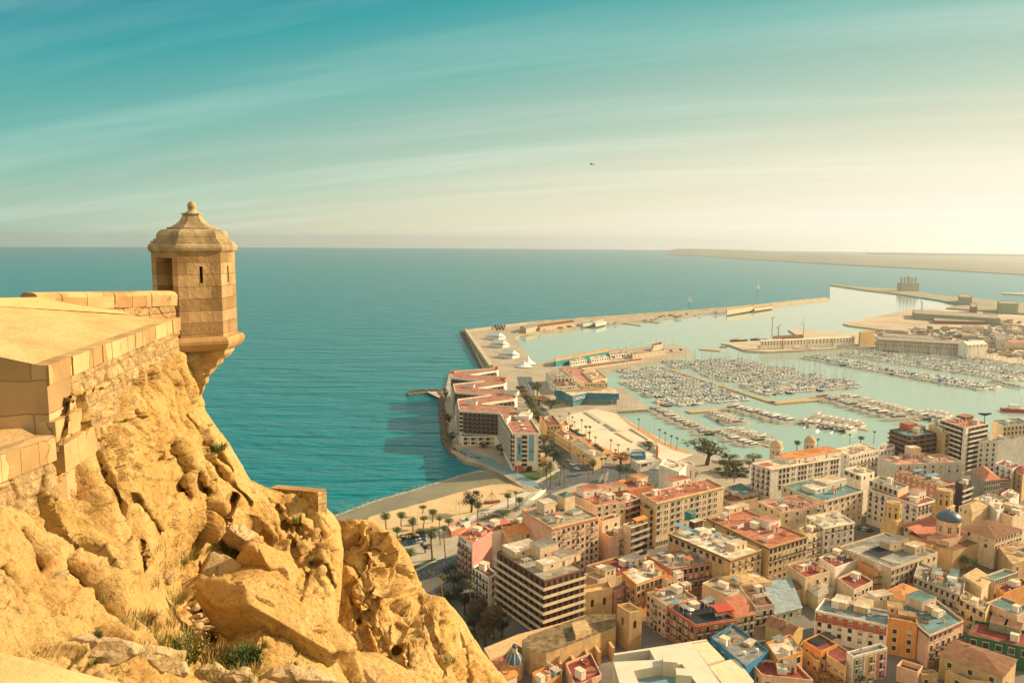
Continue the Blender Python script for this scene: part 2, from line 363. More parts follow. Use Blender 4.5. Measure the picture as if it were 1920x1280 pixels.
def dents(PX, PY, segs):
    out = np.zeros_like(PX); jit = vnoise(np.stack([PX.ravel() * .06, PY.ravel() * .06, PX.ravel() * 0], 1), 77).reshape(PX.shape)
    for x0, y0, x1, y1, w_, dp in segs:
        dx, dy = x1 - x0, y1 - y0; l2 = dx * dx + dy * dy + 1e-9
        t = np.clip(((PX - x0) * dx + (PY - y0) * dy) / l2, 0, 1); ds = np.hypot(PX - x0 - t * dx, PY - y0 - t * dy)
        out += dp * np.exp(-(np.maximum(ds + jit * w_ * .45, 0) / w_) ** 3)
    return out
def sheet(name, mat_, xl, xr, y0, y1, nx, ny, ctrl, seed, big, mid, small, edge=1.2, wrapn=10, top=False, keep=None, label=None, foot=None, segs=()):
    f = tps(ctrl); ys = np.linspace(y0, y1, ny); u = np.linspace(0, 1, nx)
    XL = np.interp(ys, *np.array(xl, float)[:, ::-1].T); XR = np.interp(ys, *np.array(xr, float)[:, ::-1].T)
    PX = XL[:, None] + (XR - XL)[:, None] * u[None]; PY = np.repeat(ys[:, None], nx, 1)
    D = f(PX, PY)
    if foot: D += np.maximum(0, np.interp(PX, *np.array(foot, float).T) - PY) * .06
    if segs: D += dents(PX, PY, segs)
    w_ = np.clip((PX - (XR[:, None] - 26)) / 26, 0, 1); D += edge * w_ ** 3
    k = np.arange(1, wrapn + 1)
    PX = np.hstack([PX, XR[:, None] - 1.2 * k[None]]); PY = np.hstack([PY, np.repeat(ys[:, None], wrapn, 1)]); D = np.hstack([D, D[:, -1:] + edge * 0.55 * k[None]])
    if top:
        k = np.arange(wrapn, 0, -1)[:, None]
        PX = np.vstack([np.repeat(PX[:1], wrapn, 0), PX]); PY = np.vstack([PY[:1] + 1.0 * k, PY]); D = np.vstack([D[:1] + 0.45 * k, D])
    ny, nx = PX.shape
    m = np.array(MC); dirs = np.stack([(PX - 960) / FPX, (640 - PY) / FPX, -np.ones_like(PX)], 2) @ m.T
    W = dirs * D[..., None] + np.array([0, 0, CAM_H])
    gy, gx = np.gradient(W, axis=0), np.gradient(W, axis=1)
    nor = np.cross(gx, gy); nor /= np.linalg.norm(nor, axis=2, keepdims=True) + 1e-9
    s = np.sign((nor * -dirs).sum(2, keepdims=True)); s[:, -wrapn:] = s[:, -wrapn - 1:-wrapn]; nor *= s
    for _ in range(6): nor = (nor + np.roll(nor, 1, 0) + np.roll(nor, -1, 0) + np.roll(nor, 1, 1) + np.roll(nor, -1, 1)) / 5
    dsp = rock_disp(W.reshape(-1, 3), seed, big, mid, small).reshape(ny, nx)
    st_ = np.maximum(np.linalg.norm(gx, axis=2), np.linalg.norm(gy, axis=2)) / (D * 1.7 / FPX); st_ = np.clip((2.6 / np.maximum(st_, .1)) ** 1.4, .04, 1)
    for _ in range(3): st_ = (st_ + np.roll(st_, 1, 0) + np.roll(st_, -1, 0) + np.roll(st_, 1, 1) + np.roll(st_, -1, 1)) / 5
    dsp = dsp * st_
    dsp[:, -wrapn:] = dsp[:, -wrapn - 1:-wrapn] * .8
    W = W + nor * dsp[..., None]
    idx = np.arange(ny * nx).reshape(ny, nx)
    q = np.stack([idx[:-1, :-1], idx[1:, :-1], idx[1:, 1:], idx[:-1, 1:]], 2).reshape(-1, 4)
    me = bpy.data.meshes.new(name); me.from_pydata(W.reshape(-1, 3).tolist(), [], q.tolist()); me.materials.append(mat_)
    me.polygons.foreach_set('use_smooth', [True] * len(q))
    o = bpy.data.objects.new(name, me); COL.objects.link(o); tag(o, label, None, None, 'structure')
    return o, f
CL, fA = sheet('rock_cliff', ROCK,
    [(-90, 600), (-90, 1400)],
    [(335, 600), (346, 665), (378, 735), (385, 770), (430, 830), (470, 900), (500, 912), (598, 940), (625, 965), (640, 990), (645, 1030), (640, 1100), (632, 1180), (650, 1250), (700, 1400)],
    640, 1400, 380, 440,
    [(-90, 900, 11), (0, 890, 12.0), (60, 850, 13.0), (120, 790, 14.3), (135, 735, 14.9), (200, 712, 16.7), (270, 690, 19.5), (345, 665, 23.2), (385, 770, 24),
     (0, 650, 13.5), (200, 650, 17.5), (0, 1000, 11.3), (0, 1150, 9.6), (100, 1000, 12.6), (100, 1150, 10.8), (100, 1290, 9), (-90, 1300, 8), (180, 900, 15), (250, 800, 18.3), (250, 900, 17),
     (250, 1000, 15.6), (250, 1100, 14), (330, 800, 21), (330, 900, 20), (400, 800, 23.6), (400, 900, 22.2), (300, 990, 18), (280, 1060, 15.2),
     (340, 1040, 20.6), (330, 1085, 19.8), (430, 1050, 22.6), (375, 1120, 20.2), (395, 1200, 18.2), (300, 1200, 13.6), (350, 1290, 12.5), (500, 1270, 14.6), (600, 1280, 16), (490, 1150, 18),
     (470, 900, 24.5), (520, 945, 25), (560, 1000, 24), (600, 990, 24.8), (620, 1050, 24.4), (560, 1100, 22.4), (480, 1000, 23), (630, 1150, 22.6), (640, 1270, 18.5), (430, 960, 22.4), (700, 1400, 15), (300, 1400, 10)],
    3, 0.32, 0.11, 0.08, foot=[(-90, 965), (0, 905), (100, 840), (126, 812), (131, 742), (345, 668), (360, 600), (700, 600)],
    segs=[(318, 850, 338, 920, 22, 1.0), (372, 890, 382, 925, 9, .6), (139, 758, 141, 790, 9, .6), (309, 786, 316, 808, 5, .5), (37, 997, 75, 1068, 5, .35), (120, 1062, 172, 1108, 9, .5), (167, 1020, 218, 1092, 6, .5), (174, 1118, 226, 1168, 8, .5),
          (380, 1140, 396, 1245, 13, 1.3), (442, 928, 404, 1012, 6, .8), (478, 985, 494, 1010, 15, .6), (540, 986, 544, 990, 8, .5), (580, 1050, 590, 1058, 10, .6), (560, 990, 572, 1000, 8, .4), (268, 1015, 276, 1065, 7, .6), (0, 1070, 32, 1120, 6, .4), (255, 930, 300, 1000, 5, .35),
          (350, 780, 440, 880, 4, .35), (395, 860, 470, 940, 4, .4), (160, 800, 240, 960, 4, .35), (60, 900, 130, 1030, 4, .3), (520, 950, 575, 1080, 4, .35), (600, 1000, 560, 1130, 4, .3), (610, 1060, 640, 1160, 5, .4)])
OB, fB = sheet('rock_outcrop', ROCK,
    [(585, 970), (585, 1420)],
    [(690, 974), (742, 1010), (766, 1040), (786, 1090), (800, 1112), (834, 1122), (872, 1165), (906, 1222), (955, 1280), (1040, 1420)],
    974, 1420, 230, 260,
    [(590, 975, 33), (640, 980, 32), (690, 985, 31.6), (740, 1030, 31), (640, 1150, 29.2), (700, 1100, 29.4), (740, 1120, 29.6), (765, 1060, 32.5), (785, 1110, 34), (600, 1270, 27), (700, 1200, 27.6), (700, 1290, 25.6), (770, 1180, 28.4),
     (820, 1150, 29.5), (840, 1210, 28.4), (870, 1190, 31), (850, 1290, 26.4), (905, 1240, 31), (940, 1290, 30), (700, 1420, 22), (1020, 1420, 28)],
    21, 0.36, 0.13, 0.08, edge=1.6, top=True, segs=[(655, 1105, 673, 1167, 4, .4), (673, 1167, 694, 1220, 4, .4), (673, 1164, 741, 1075, 4, .35), (752, 1170, 744, 1220, 5, .35), (744, 1220, 754, 1268, 5, .35), (697, 1247, 747, 1217, 4, .4), (768, 1137, 782, 1137, 12, .35), (650, 1100, 720, 1075, 4, .3), (800, 1150, 830, 1260, 5, .4), (690, 990, 740, 1060, 4, .3), (860, 1180, 880, 1280, 5, .4)], label='ochre limestone outcrop at the right end of the cliff')
# ------------------------------------------------------------------ fortress
ASH = mat('ashlar', (0.50, 0.35, 0.17), 0.9, 0.22, 0.9, 0.45, 14, brick=(0.62, 0.36, 0.012, 0.40), spec=.15, stain=.35)
ASHB = mat('ashlar_large', (0.52, 0.36, 0.18), 0.9, 0.16, 0.7, 0.3, 14, brick=(1.35, 0.62, 0.012, 0.55), spec=.15, stain=.25)
RUB = mat('rubble_wall', (0.52, 0.34, 0.14), 0.95, 0.25, 2.2, 1.0, 7, spec=.1, col2=(0.64, 0.48, 0.25), brick=(0.5, 0.28, 0.02, 0.7))
PLAST = mat('lime_render', (0.52, 0.32, 0.13), 0.95, 0.20, 0.9, 0.5, 7, spec=.1, col2=(0.62, 0.41, 0.19), stain=.0)
COPE = mat('coping_stone', (0.58, 0.39, 0.18), 0.9, 0.2, 1.6, 0.35, 14, brick=(0.9, 3.0, 0.012, 0.5), spec=.15)
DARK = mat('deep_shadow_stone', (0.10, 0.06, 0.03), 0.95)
GREY = mat('weathered_stone', (0.33, 0.25, 0.145), 0.92, 0.45, 2.2, 0.5, 12, spec=.15, col2=(0.52, 0.40, 0.22), stain=.6)

# rampart: the merlon with the sloping top, its coping and the rubble wall under it
rp = empty('rampart_wall', P(85, 672, 14) * 1.0, 'ochre stone rampart with a broad sloping top running out to the sentry turret', 'wall')
o0 = rp.location
def rel(p): return Vector(p) - o0
E1, D1 = P(85, 672, 14), P(341, 601, 23.0)
F1, A1, B1 = P(-190, 628, 13.4), P(-190, 562, 15.4), P(70, 557, 18.6)
C1 = P(334, 594, 22.8)
E1.z = D1.z = (E1.z + D1.z) / 2
t_ = (D1 - E1); t_.z = 0; t_.normalize(); nR = Vector((t_.y, -t_.x, 0))        # outwards (towards the sea of air on the right)
m_ = MB()
def insetp(p, k): return p - nR * k
m_.face([insetp(E1, .28), insetp(D1, .28), C1 - nR * .12, B1, A1, F1 - nR * .2], PLAST)
m_.build('sloping_top', rp, None) ; bpy.data.objects['sloping_top'].data.transform(Matrix.Translation(-o0))
m_ = MB()
for a, b in ((E1, D1),):                                                         # coping of dressed blocks
    n = 17
    for i in range(n):
        p, q = a.lerp(b, i / n + .0015), a.lerp(b, (i + 1) / n - .0015); j = random.Random(i).uniform(-.012, .012); dz = Vector((0, 0, .36))
        o1 = nR * (.03 + j)
        m_.add([p + o1, q + o1, q - nR * .34, p - nR * .34, p + o1 - dz, q + o1 - dz, q - nR * .34 - dz, p - nR * .34 - dz],
               [(0, 1, 2, 3), (0, 4, 5, 1), (4, 7, 6, 5), (1, 5, 6, 2), (0, 3, 7, 4)], COPE)
m_.build('coping', rp); bpy.data.objects['coping'].data.transform(Matrix.Translation(-o0))
m_ = MB()
dn = Vector((0, 0, -3.2))
m_.face([F1 - nR * .05, F1 + dn - nR * .05, E1 + dn, E1 - Vector((0, 0, .02))], ASHB)
m_.face([E1 - nR * .02, E1 - nR * .02 + dn, E1.lerp(D1, .17) + dn - nR * .02, E1.lerp(D1, .17) - nR * .02], ASHB)
m_.build('end_face', rp); bpy.data.objects['end_face'].data.transform(Matrix.Translation(-o0))
# rubble face, finely divided and roughened
def grid(a, b, c, d, nu, nv, amp, fr, m, seed=0, blocks=None):
    uu, vv = np.meshgrid(np.linspace(0, 1, nu), np.linspace(0, 1, nv)); A, B, C_, D_ = [np.array(x) for x in (a, b, c, d)]
    W = ((1 - uu) * (1 - vv))[..., None] * A + (uu * (1 - vv))[..., None] * B + (uu * vv)[..., None] * C_ + ((1 - uu) * vv)[..., None] * D_
    n = np.cross(B - A, D_ - A); n = n / np.linalg.norm(n); W = W.reshape(-1, 3)
    s = fbm(W * fr, 5, seed, .6) * amp
    f1, f2, ce, g, _n = voro(W * fr * .8, seed + 5); s += amp * .8 * (ce - .5) - amp * np.exp(-((f2 - f1) / .08) ** 2)
    W = W - n * s[:, None]
    idx = np.arange(nu * nv).reshape(nv, nu); q = np.stack([idx[:-1, :-1], idx[:-1, 1:], idx[1:, 1:], idx[1:, :-1]], 2).reshape(-1, 4)
    mb = MB(); mb.add(W.tolist(), [tuple(x) for x in q.tolist()], m); return mb
b0, b1 = E1.lerp(D1, .12) - Vector((0, 0, .34)) - nR * .03, D1 - Vector((0, 0, .34)) - nR * .03
o = grid(b0, b1, b1 + Vector((0, 0, -2.6)), b0 + Vector((0, 0, -2.6)), 220, 60, .07, 2.2, RUB, 4).build('rubble_face', rp, smooth=True)
o.data.transform(Matrix.Translation(-o0))
m_ = MB()
for i, (k0, k1, h0, h1, pr) in enumerate(((-.0, .13, 1.0, 1.42, .10), (-.0, .19, 1.42, 1.95, .22))):           # plinth blocks at the near corner
    p, q = E1.lerp(D1, k0) - t_ * .02, E1.lerp(D1, k1)
    m_.prism([tuple((p + nR * pr)[:2]), tuple((q + nR * pr)[:2]), tuple((q - nR * .5)[:2]), tuple((p - nR * .5)[:2])], E1.z - h1, E1.z - h0 - .015, COPE)
m_.build('plinth', rp); bpy.data.objects['plinth'].data.transform(Matrix.Translation(-o0))
# parapet of big rounded blocks at the back
pw = empty('parapet_wall', P(200, 548, 23), 'low parapet of large rounded ashlar blocks leading to the sentry turret', 'wall')
q0, q1 = P(66, 549, 18.6), P(343, 545, 22.9); d_ = (q1 - q0).normalized(); nb = Vector((d_.y, -d_.x, 0)).normalized()
m_ = MB(); x = 0.0; Lw = (q1 - q0).length; rg = random.Random(3); top = []
while x < Lw:
    wd = min(rg.uniform(.55, 1.0), Lw - x + .001); p = q0 + d_ * (x + .012); q = q0 + d_ * (x + wd - .012); hh = .42; tt = .5
    prof = [(0.03, -hh), (.05 + rg.uniform(-.01, .02), -.12), (.0, -.03), (-.10, 0.0), (-.4, .0), (-.5, -.06), (-.5, -hh)]
    vs_ = [p + nb * a + Vector((0, 0, b)) for a, b in prof] + [q + nb * a + Vector((0, 0, b)) for a, b in prof]
    n = len(prof); m_.add(vs_, [(i, i + 1, n + i + 1, n + i) for i in range(n - 1)] + [tuple(range(n - 1, -1, -1)), tuple(range(n, 2 * n))], COPE)
    x += wd
m_.build('top_course', pw); bpy.data.objects['top_course'].data.transform(Matrix.Translation(-pw.location))
b0, b1 = q0 + nb * .0 - Vector((0, 0, .42)), q1 + nb * .0 - Vector((0, 0, .42))
o = grid(b0, b1, b1 - Vector((0, 0, 1.3)), b0 - Vector((0, 0, 1.3)), 160, 30, .035, 2.4, ASH, 8).build('lower_course', pw); o.data.transform(Matrix.Translation(-pw.location))
# next embrasure sole lower left
em = empty('embrasure', P(60, 800, 13), 'lit stone sole of the cannon embrasure left of the cliff', 'wall')
g1, g2, g3, g4 = P(104, 816, 13.3), P(-120, 960, 10.9), P(-160, 780, 15.5), P(0, 782, 15.2)
g2.z = g1.z
m_ = MB(); m_.face([g1 - nR * .3, g4, g3, g2 - nR * .3], PLAST)
m_.build('sole', em); bpy.data.objects['sole'].data.transform(Matrix.Translation(-em.location))
m_ = MB(); dd = (g2 - g1); nn = Vector((-dd.y, dd.x, 0)).normalized()
if nn.x < 0: nn = -nn
for i in range(6):
    p, q = g1.lerp(g2, i / 6 + .002), g1.lerp(g2, (i + 1) / 6 - .002); dz = Vector((0, 0, .42)); bk = nn * .36
    m_.add([p, q, q - bk, p - bk, p - dz, q - dz, q - bk - dz, p - bk - dz], [(0, 3, 2, 1), (0, 1, 5, 4), (4, 5, 6, 7), (1, 2, 6, 5), (0, 4, 7, 3)], COPE)
m_.build('coping', em); bpy.data.objects[m_ and 'coping.001'].data.transform(Matrix.Translation(-em.location))
b0, b1 = g2 - Vector((0, 0, .42)) - nn * .05, g1 - Vector((0, 0, .42)) - nn * .05
o = grid(b0, b1, b1 - Vector((0, 0, 2)), b0 - Vector((0, 0, 2)), 120, 50, .09, 2.0, RUB, 14).build('rubble_face', em, smooth=True); o.data.transform(Matrix.Translation(-em.location))
# merlon next to the photographer
nm = empty('near_merlon', P(150, 1260, 3.9), 'smooth lime-rendered top of the parapet in the lower left corner', 'wall')
a, b = P(312, 1283, 3.7), P(-60, 1180, 4.15); b.z = a.z
d_ = (b - a).normalized(); nq = Vector((-d_.y, d_.x, 0)); nq = nq if nq.y < 0 else -nq
m_ = MB(); poly = [a, b, b + nq * 2.4, a + nq * 2.4 - d_ * .5]
n = 24; topv = []
for i in range(n + 1):                                         # rounded edge towards the cliff
    s = i / n
prof = [(.0, -.9), (.0, -.12), (.012, -.05), (.05, -.012), (.12, 0), (.6, .05), (1.4, .09), (2.4, .10)]
vs_ = [a + nq * u + Vector((0, 0, z)) for u, z in prof] + [b + nq * u + Vector((0, 0, z)) for u, z in prof]
n = len(prof); m_.add(vs_, [(n + i, n + i + 1, i + 1, i) for i in range(n - 1)] + [tuple(range(n))], PLAST)
o = m_.build('rendered_top', nm, smooth=True); o.data.transform(Matrix.Translation(-nm.location))
# ------------------------------------------------------------------ sentry turret
tw = empty('sentry_turret', P(370.5, 640, 24), 'hexagonal stone sentry turret with a domed roof and ball finial on the rampart corner', 'turret')
TW = mat('turret_ashlar', (0.52, 0.36, 0.18), 0.9, 0.25, 1.1, 0.6, 9, brick=(0.66, 0.345, 0.007, 0.48), spec=.15, stain=.5)
ax = P(370.5, 640, 24); zt = lambda py: P(370.5, py, 24).z - ax.z
Rr = 72.6 / FPX * 24; view = math.atan2(-ax.y, -ax.x)            # direction from the turret to the camera
fa = view + R_(7.6)                                               # the front face looks this way
V6 = [(Rr * math.cos(fa + R_(30 + 60 * k)), Rr * math.sin(fa + R_(30 + 60 * k))) for k in range(6)]
zb, z1 = zt(632), zt(462)
m_ = MB()
for k in range(6):
    a, b = V6[k - 1], V6[k]                                       # face k looks towards fa + 60 k
    Wd = math.dist(a, b); hl = []; dp = .32
    if k == 0: hl = [(Wd * .50, Wd * .575, zt(527), zt(497))]
    if k == 1: hl = [(Wd * .43, Wd * .52, zt(527), zt(497))]
    if k == 5: hl = [(Wd * .17, Wd * .80, zt(548), zt(482))]; dp = .55
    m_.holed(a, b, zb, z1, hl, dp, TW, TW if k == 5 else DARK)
m_.build('shaft', tw)
hexl = lambda prof, m, name: MB().lathe([(r * Rr, z) for r, z in prof], m, 6, (0, 0, 0), fa + R_(30)).build(name, tw)
u = lambda py: zt(py)
hexl([(1.0, u(472)), (1.03, u(471)), (1.065, u(468)), (1.075, u(463.5)), (1.055, u(459)), (1.01, u(456.5)), (.9, u(456))], GREY, 'cornice')
hexl([(1.0, u(456)), (1.0, u(452.5)), (.93, u(452)), (.93, u(448.5)), (.87, u(448)), (.865, u(442)), (.835, u(437)), (.78, u(433)), (.70, u(431)), (.61, u(430.4)), (.61, u(427.2)), (.53, u(426.6)),
      (.42, u(422)), (.325, u(416)), (.265, u(410)), (.23, u(404)), (.26, u(403.5)), (.26, u(401))], GREY, 'roof')
MB().lathe([(r * Rr, z) for r, z in ((.21, u(402)), (.19, u(400.5)), (.12, u(398)), (.085, u(395)), (.11, u(392.5)))] + [(.105 * Rr * math.sin(R_(t)) + .004, u(387.3) - .105 * Rr * 1.05 * math.cos(R_(t))) for t in range(30, 181, 15)], GREY, 14).build('finial', tw, smooth=True)
hexl([(.9, u(652)), (1.06, u(650)), (1.13, u(645)), (1.18, u(638)), (1.18, u(632)), (1.13, u(627)), (1.0, u(625))], COPE, 'base_moulding')
CORB = mat('corbel_stone', (0.46, 0.30, 0.13), 0.95, 0.35, 2.0, 0.9, 6, spec=.1, col2=(0.56, 0.40, 0.19))
m_ = MB(); prof = [(.04, 742), (.10, 735), (.13, 726), (.22, 719), (.25, 708), (.40, 700), (.44, 691), (.62, 683), (.68, 674), (.88, 668), (.94, 660), (.92, 652), (.9, 650)]
pts = []
for r, py in prof:
    for i in range(24):
        th = fa + 2 * math.pi * i / 24; hx = math.cos(R_(30)) / math.cos((th - fa + R_(30)) % R_(60) - R_(30))
        j = vnoise(np.array([[math.cos(th) * 2.2, math.sin(th) * 2.2, py * .09]]), 5)[0]
        pts.append((r * Rr * hx * (1 + .16 * j) * math.cos(th), r * Rr * hx * (1 + .16 * j) * math.sin(th), zt(py) + .02 * j))
n = 24; m_.add(pts, [(k * n + i, k * n + (i + 1) % n, (k + 1) * n + (i + 1) % n, (k + 1) * n + i) for k in range(len(prof) - 1) for i in range(n)] + [tuple(range(n - 1, -1, -1))], CORB)
m_.build('corbel', tw)
# ------------------------------------------------------------------ where things were read off the photograph (pixel origin and zoom)
ZM = dict(A=(900, 880, 5.334), B=(1200, 860, 5.333), C=(1540, 760, 4.571), D=(1540, 1000, 4.571), E=(1180, 1040, 5.053), F=(840, 1040, 5.053), G=(640, 880, 5.334),
          H=(740, 600, 4), I=(980, 620, 5.334), J=(1140, 640, 4.8), K=(1500, 600, 4.571), a=(900, 860, 8), b=(1120, 860, 8), c=(1340, 840, 8), d=(1560, 860, 8),
          e=(1740, 860, 10.667), f=(1660, 1040, 7.385), g=(1500, 1120, 8), h=(1720, 1140, 9.145), m=(830, 680, 5.82), n=(1340, 560, 6), o=(1540, 500, 5.053),
          p=(860, 560, 5.053), q=(1000, 760, 6), r=(940, 860, 6), s=(1020, 720, 12), _=(0, 0, 1))
def px(zk, x, y): a = ZM[zk]; return a[0] + x / a[2], a[1] + y / a[2]
def G(zk, x, y, z=2.5): return U(*px(zk, x, y), z)
GZ = 2.5
# ------------------------------------------------------------------ land
PAVE = mat('paving', (0.34, 0.29, 0.21), 0.9, 0.25, 0.05, 0, col2=(0.42, 0.36, 0.26))
STREET = mat('city_street', (0.16, 0.14, 0.12), 0.9, 0.3, 0.05)
QUAY = mat('quay_concrete', (0.44, 0.37, 0.25), 0.9, 0.2, 0.04)
ASPH = mat('asphalt', (0.09, 0.10, 0.10), 0.85, 0.25, 0.08)
BRICKP = mat('brick_promenade', (0.46, 0.25, 0.11), 0.9, 0.2, 0.1)
PLAZA = mat('pale_concrete', (0.56, 0.49, 0.35), 0.9, 0.14, 0.035, stain=0.0, col2=(0.64, 0.57, 0.42))
SAND = mat('dry_sand', (0.56, 0.40, 0.21), 0.95, 0.16, 0.06, 0.4, 1.2)
WET = mat('wet_sand', (0.20, 0.18, 0.11), 0.55, 0.2, 0.05, 0.2, .5, spec=.4)
GRASS = mat('lawn', (0.055, 0.085, 0.02), 0.95, 0.4, 0.15)
DIRT = mat('bare_ground', (0.40, 0.31, 0.19), 0.95, 0.3, 0.012, col2=(0.52, 0.42, 0.28))
RIP = mat('riprap', (0.16, 0.12, 0.075), 0.95, 0.6, 0.35, 1.0, 0.7)
def flat(name, zk, pts, z, m, kind='structure', thick=None):
    w_ = [G(zk, x, y, z) for x, y in pts]; mb = MB(); c = sum((Vector(p) for p in w_), Vector()) / len(w_)
    if thick: mb.prism([(p.x, p.y) for p in w_], z - thick, z, m)
    else: 
        a = sum(w_[i].x * w_[(i + 1) % len(w_)].y - w_[(i + 1) % len(w_)].x * w_[i].y for i in range(len(w_)))
        mb.face(w_ if a > 0 else w_[::-1], m)
    return tag(mb.build(name, loc=c), None, None, None, kind)
main = [px('_', *p) for p in ((560, 1120), (700, 1040), (760, 1012), (830, 985), (884, 962), (940, 938), (985, 916), (940, 888), (905, 872), (868, 862), (846, 846), (838, 800), (832, 745), (842, 700), (905, 690),
        (870, 622), (945, 612), (1000, 605), (1200, 590), (1400, 575), (1440, 570.5), (1440, 577), (1330, 587), (1240, 597), (1100, 611), (975, 628), (966, 633), (1003, 682), (1040, 673), (1140, 655), (1225, 648),
        (1265, 645), (1293, 654), (1296, 663), (1252, 674), (1205, 682), (1167, 690), (1122, 698), (1119, 710), (1137, 725), (1167, 726), (1214, 761), (1214, 767), (1156, 771), (1164, 779), (1188, 794), (1214, 807),
        (1237, 822), (1269, 837.5), (1300, 846), (1352, 855), (1407, 860), (1442, 861), (1700, 852), (2050, 838), (3000, 900), (3000, 1400), (2300, 1900), (400, 1900), (300, 1300))]
o = flat('city_ground', '_', main, GZ, PAVE, thick=4)
flat('breakwater_arm', '_', [(1440, 571), (1500, 563.5), (1552, 558.6), (1556, 560.2), (1500, 567), (1440, 574)], 3.2, QUAY, thick=5)
# low ground of the old town, in asphalt
flat('old_town_streets', '_', [(770, 1130), (900, 1050), (1000, 985), (1080, 945), (1200, 915), (1330, 925), (1410, 905), (1560, 880), (1700, 862), (2050, 845), (2600, 1000), (2000, 1800), (700, 1800)], GZ + .004 * 5, STREET)
# beach: dry sand and the wet strip by the water
wl = [(560, 968), (640, 945), (700, 922), (760, 903), (820, 884), (850, 873), (872, 866), (900, 872)]
md = [(560, 1010), (640, 988), (700, 966), (760, 951), (820, 934), (880, 917), (920, 908), (962, 906)]
ib = [(560, 1120), (660, 1062), (715, 1032), (770, 1008), (840, 982), (900, 956), (950, 936), (988, 916)]
def strip(name, l0, z0, l1, z1, m, nseg=8, amp=0.0, seed=0):
    mb = MB(); A = []
    n = 60
    def at(l, t): 
        i = min(int(t * (len(l) - 1)), len(l) - 2); f = t * (len(l) - 1) - i; return l[i][0] + (l[i + 1][0] - l[i][0]) * f, l[i][1] + (l[i + 1][1] - l[i][1]) * f
    V = []
    for i in range(n + 1):
        p, q = U(*at(l0, i / n), z0), U(*at(l1, i / n), z1)
        for j in range(nseg + 1): V.append(p.lerp(q, j / nseg))
    if amp:
        A = np.array([tuple(v) for v in V]); d = fbm(A * .25, 4, seed) * amp
        V = [v + Vector((0, 0, float(x))) for v, x in zip(V, d)]
    k = nseg + 1
    mb.add(V, [(i * k + j, (i + 1) * k + j, (i + 1) * k + j + 1, i * k + j + 1) for i in range(n) for j in range(nseg)], m)
    c = sum(V, Vector()) / len(V); return tag(mb.build(name, loc=c, smooth=True), None, None, None, 'structure')
strip('wet_sand', [(x, y - 16) for x, y in wl], -1.2, md, 0.9, WET)
strip('beach', md, 0.9, ib, 2.56, SAND, 14, .25, 3)
# surf: a thin line of foam on the wet edge
FOAM = mat('foam', (0.62, 0.62, 0.55), 0.9, 0.3, 0.3)
mb = MB(); rg = random.Random(5); SH = []
for i in range(121):
    def at_(l, t): k = min(int(t * (len(l) - 1)), len(l) - 2); f = t * (len(l) - 1) - k; return l[k][0] + (l[k + 1][0] - l[k][0]) * f, l[k][1] + (l[k + 1][1] - l[k][1]) * f
    p_, q_ = U(*at_([(x, y - 16) for x, y in wl], i / 120), -1.2), U(*at_(md, i / 120), .9); SH.append((p_.lerp(q_, 1.26 / 2.1), (p_ - q_).normalized()))
for off, wd, pr in ((0, .5, .95), (3.2, .22, .5), (7.5, .16, .35)):
    for i in range(120):
        if rg.random() > pr: continue
        (a, da), (b, db) = SH[i], SH[i + 1]; j0, j1 = [Vector((v.x, v.y, 0)) * (off + rg.uniform(-.25, .25)) for v in (da, db)]; z = Vector((0, 0, .09 - a.z if off == 0 else .08 - a.z)); w0 = wd * rg.uniform(.3, 1.2)
        A_, B_ = a + j0 + z, b + j1 + z; n_ = Vector((da.x, da.y, 0)) * w0; mb.face([A_ - n_, B_ - n_ * .7, B_ + n_ * .7, A_ + n_], FOAM)
tag(mb.build('surf_foam'), None, None, None, 'stuff')
# roads, plaza, lawns
flat('avenue', '_', [(700, 1105), (771, 1067), (860, 1036), (930, 1003), (985, 955), (1030, 924), (1060, 935), (1000, 985), (930, 1035), (860, 1072), (771, 1092), (720, 1120)], GZ + .03, ASPH)
flat('verge', '_', [(700, 1085), (771, 1062), (815, 1045), (818, 1049), (775, 1069), (705, 1094)], GZ + .05, GRASS)
flat('junction', '_', [(1000, 912), (1046, 880), (1075, 868), (1180, 876), (1310, 885), (1300, 902), (1200, 908), (1090, 905), (1030, 926)], GZ + .036, ASPH)
flat('hotel_road', '_', [(969, 706), (997, 706), (1004, 748), (1040, 785), (1052, 800), (1075, 868), (1048, 880), (1020, 800), (996, 765), (975, 735)], GZ + .032, ASPH)
flat('parking_plaza', '_', [(1076, 775), (1118, 766), (1152, 774), (1268, 839), (1300, 852), (1255, 870), (1170, 858), (1110, 830), (1064, 800), (1062, 782)], GZ + .025, PLAZA)
flat('waterside_path', '_', [(1152, 772), (1162, 779), (1187, 795), (1213, 808), (1236, 823), (1268, 838.5), (1299, 847), (1290, 851), (1262, 843), (1228, 827), (1180, 797)], GZ + .055, BRICKP)
flat('palm_walk', '_', [(1064, 798), (1110, 828), (1172, 856), (1190, 862), (1180, 868), (1150, 862), (1100, 835), (1056, 803)], GZ + .05, BRICKP)
flat('hotel_lawn', '_', [(965, 886), (1005, 878), (1046, 884), (1048, 896), (1018, 901), (985, 899)], GZ + .04, GRASS)
flat('blue_promenade', '_', [(862, 846), (900, 866), (945, 884), (985, 908), (1012, 913), (1005, 903), (960, 880), (920, 858), (880, 846), (872, 838)], GZ + .06, mat('blue_grey_paving', (0.15, 0.24, 0.26), 0.7, 0.15, 0.2))
flat('beach_promenade', '_', [(700, 1040), (770, 1012), (840, 986), (895, 962), (985, 920), (1000, 925), (900, 972), (840, 996), (760, 1026), (700, 1052)], GZ + .05, mat('pale_promenade', (0.50, 0.44, 0.34), 0.85, 0.2, 0.3))
TRENCH = mat('planter_shadow', (.16, .15, .12), .9, .3, .2); LINE = mat('road_paint', (.62, .60, .52), .8, .15, .5)
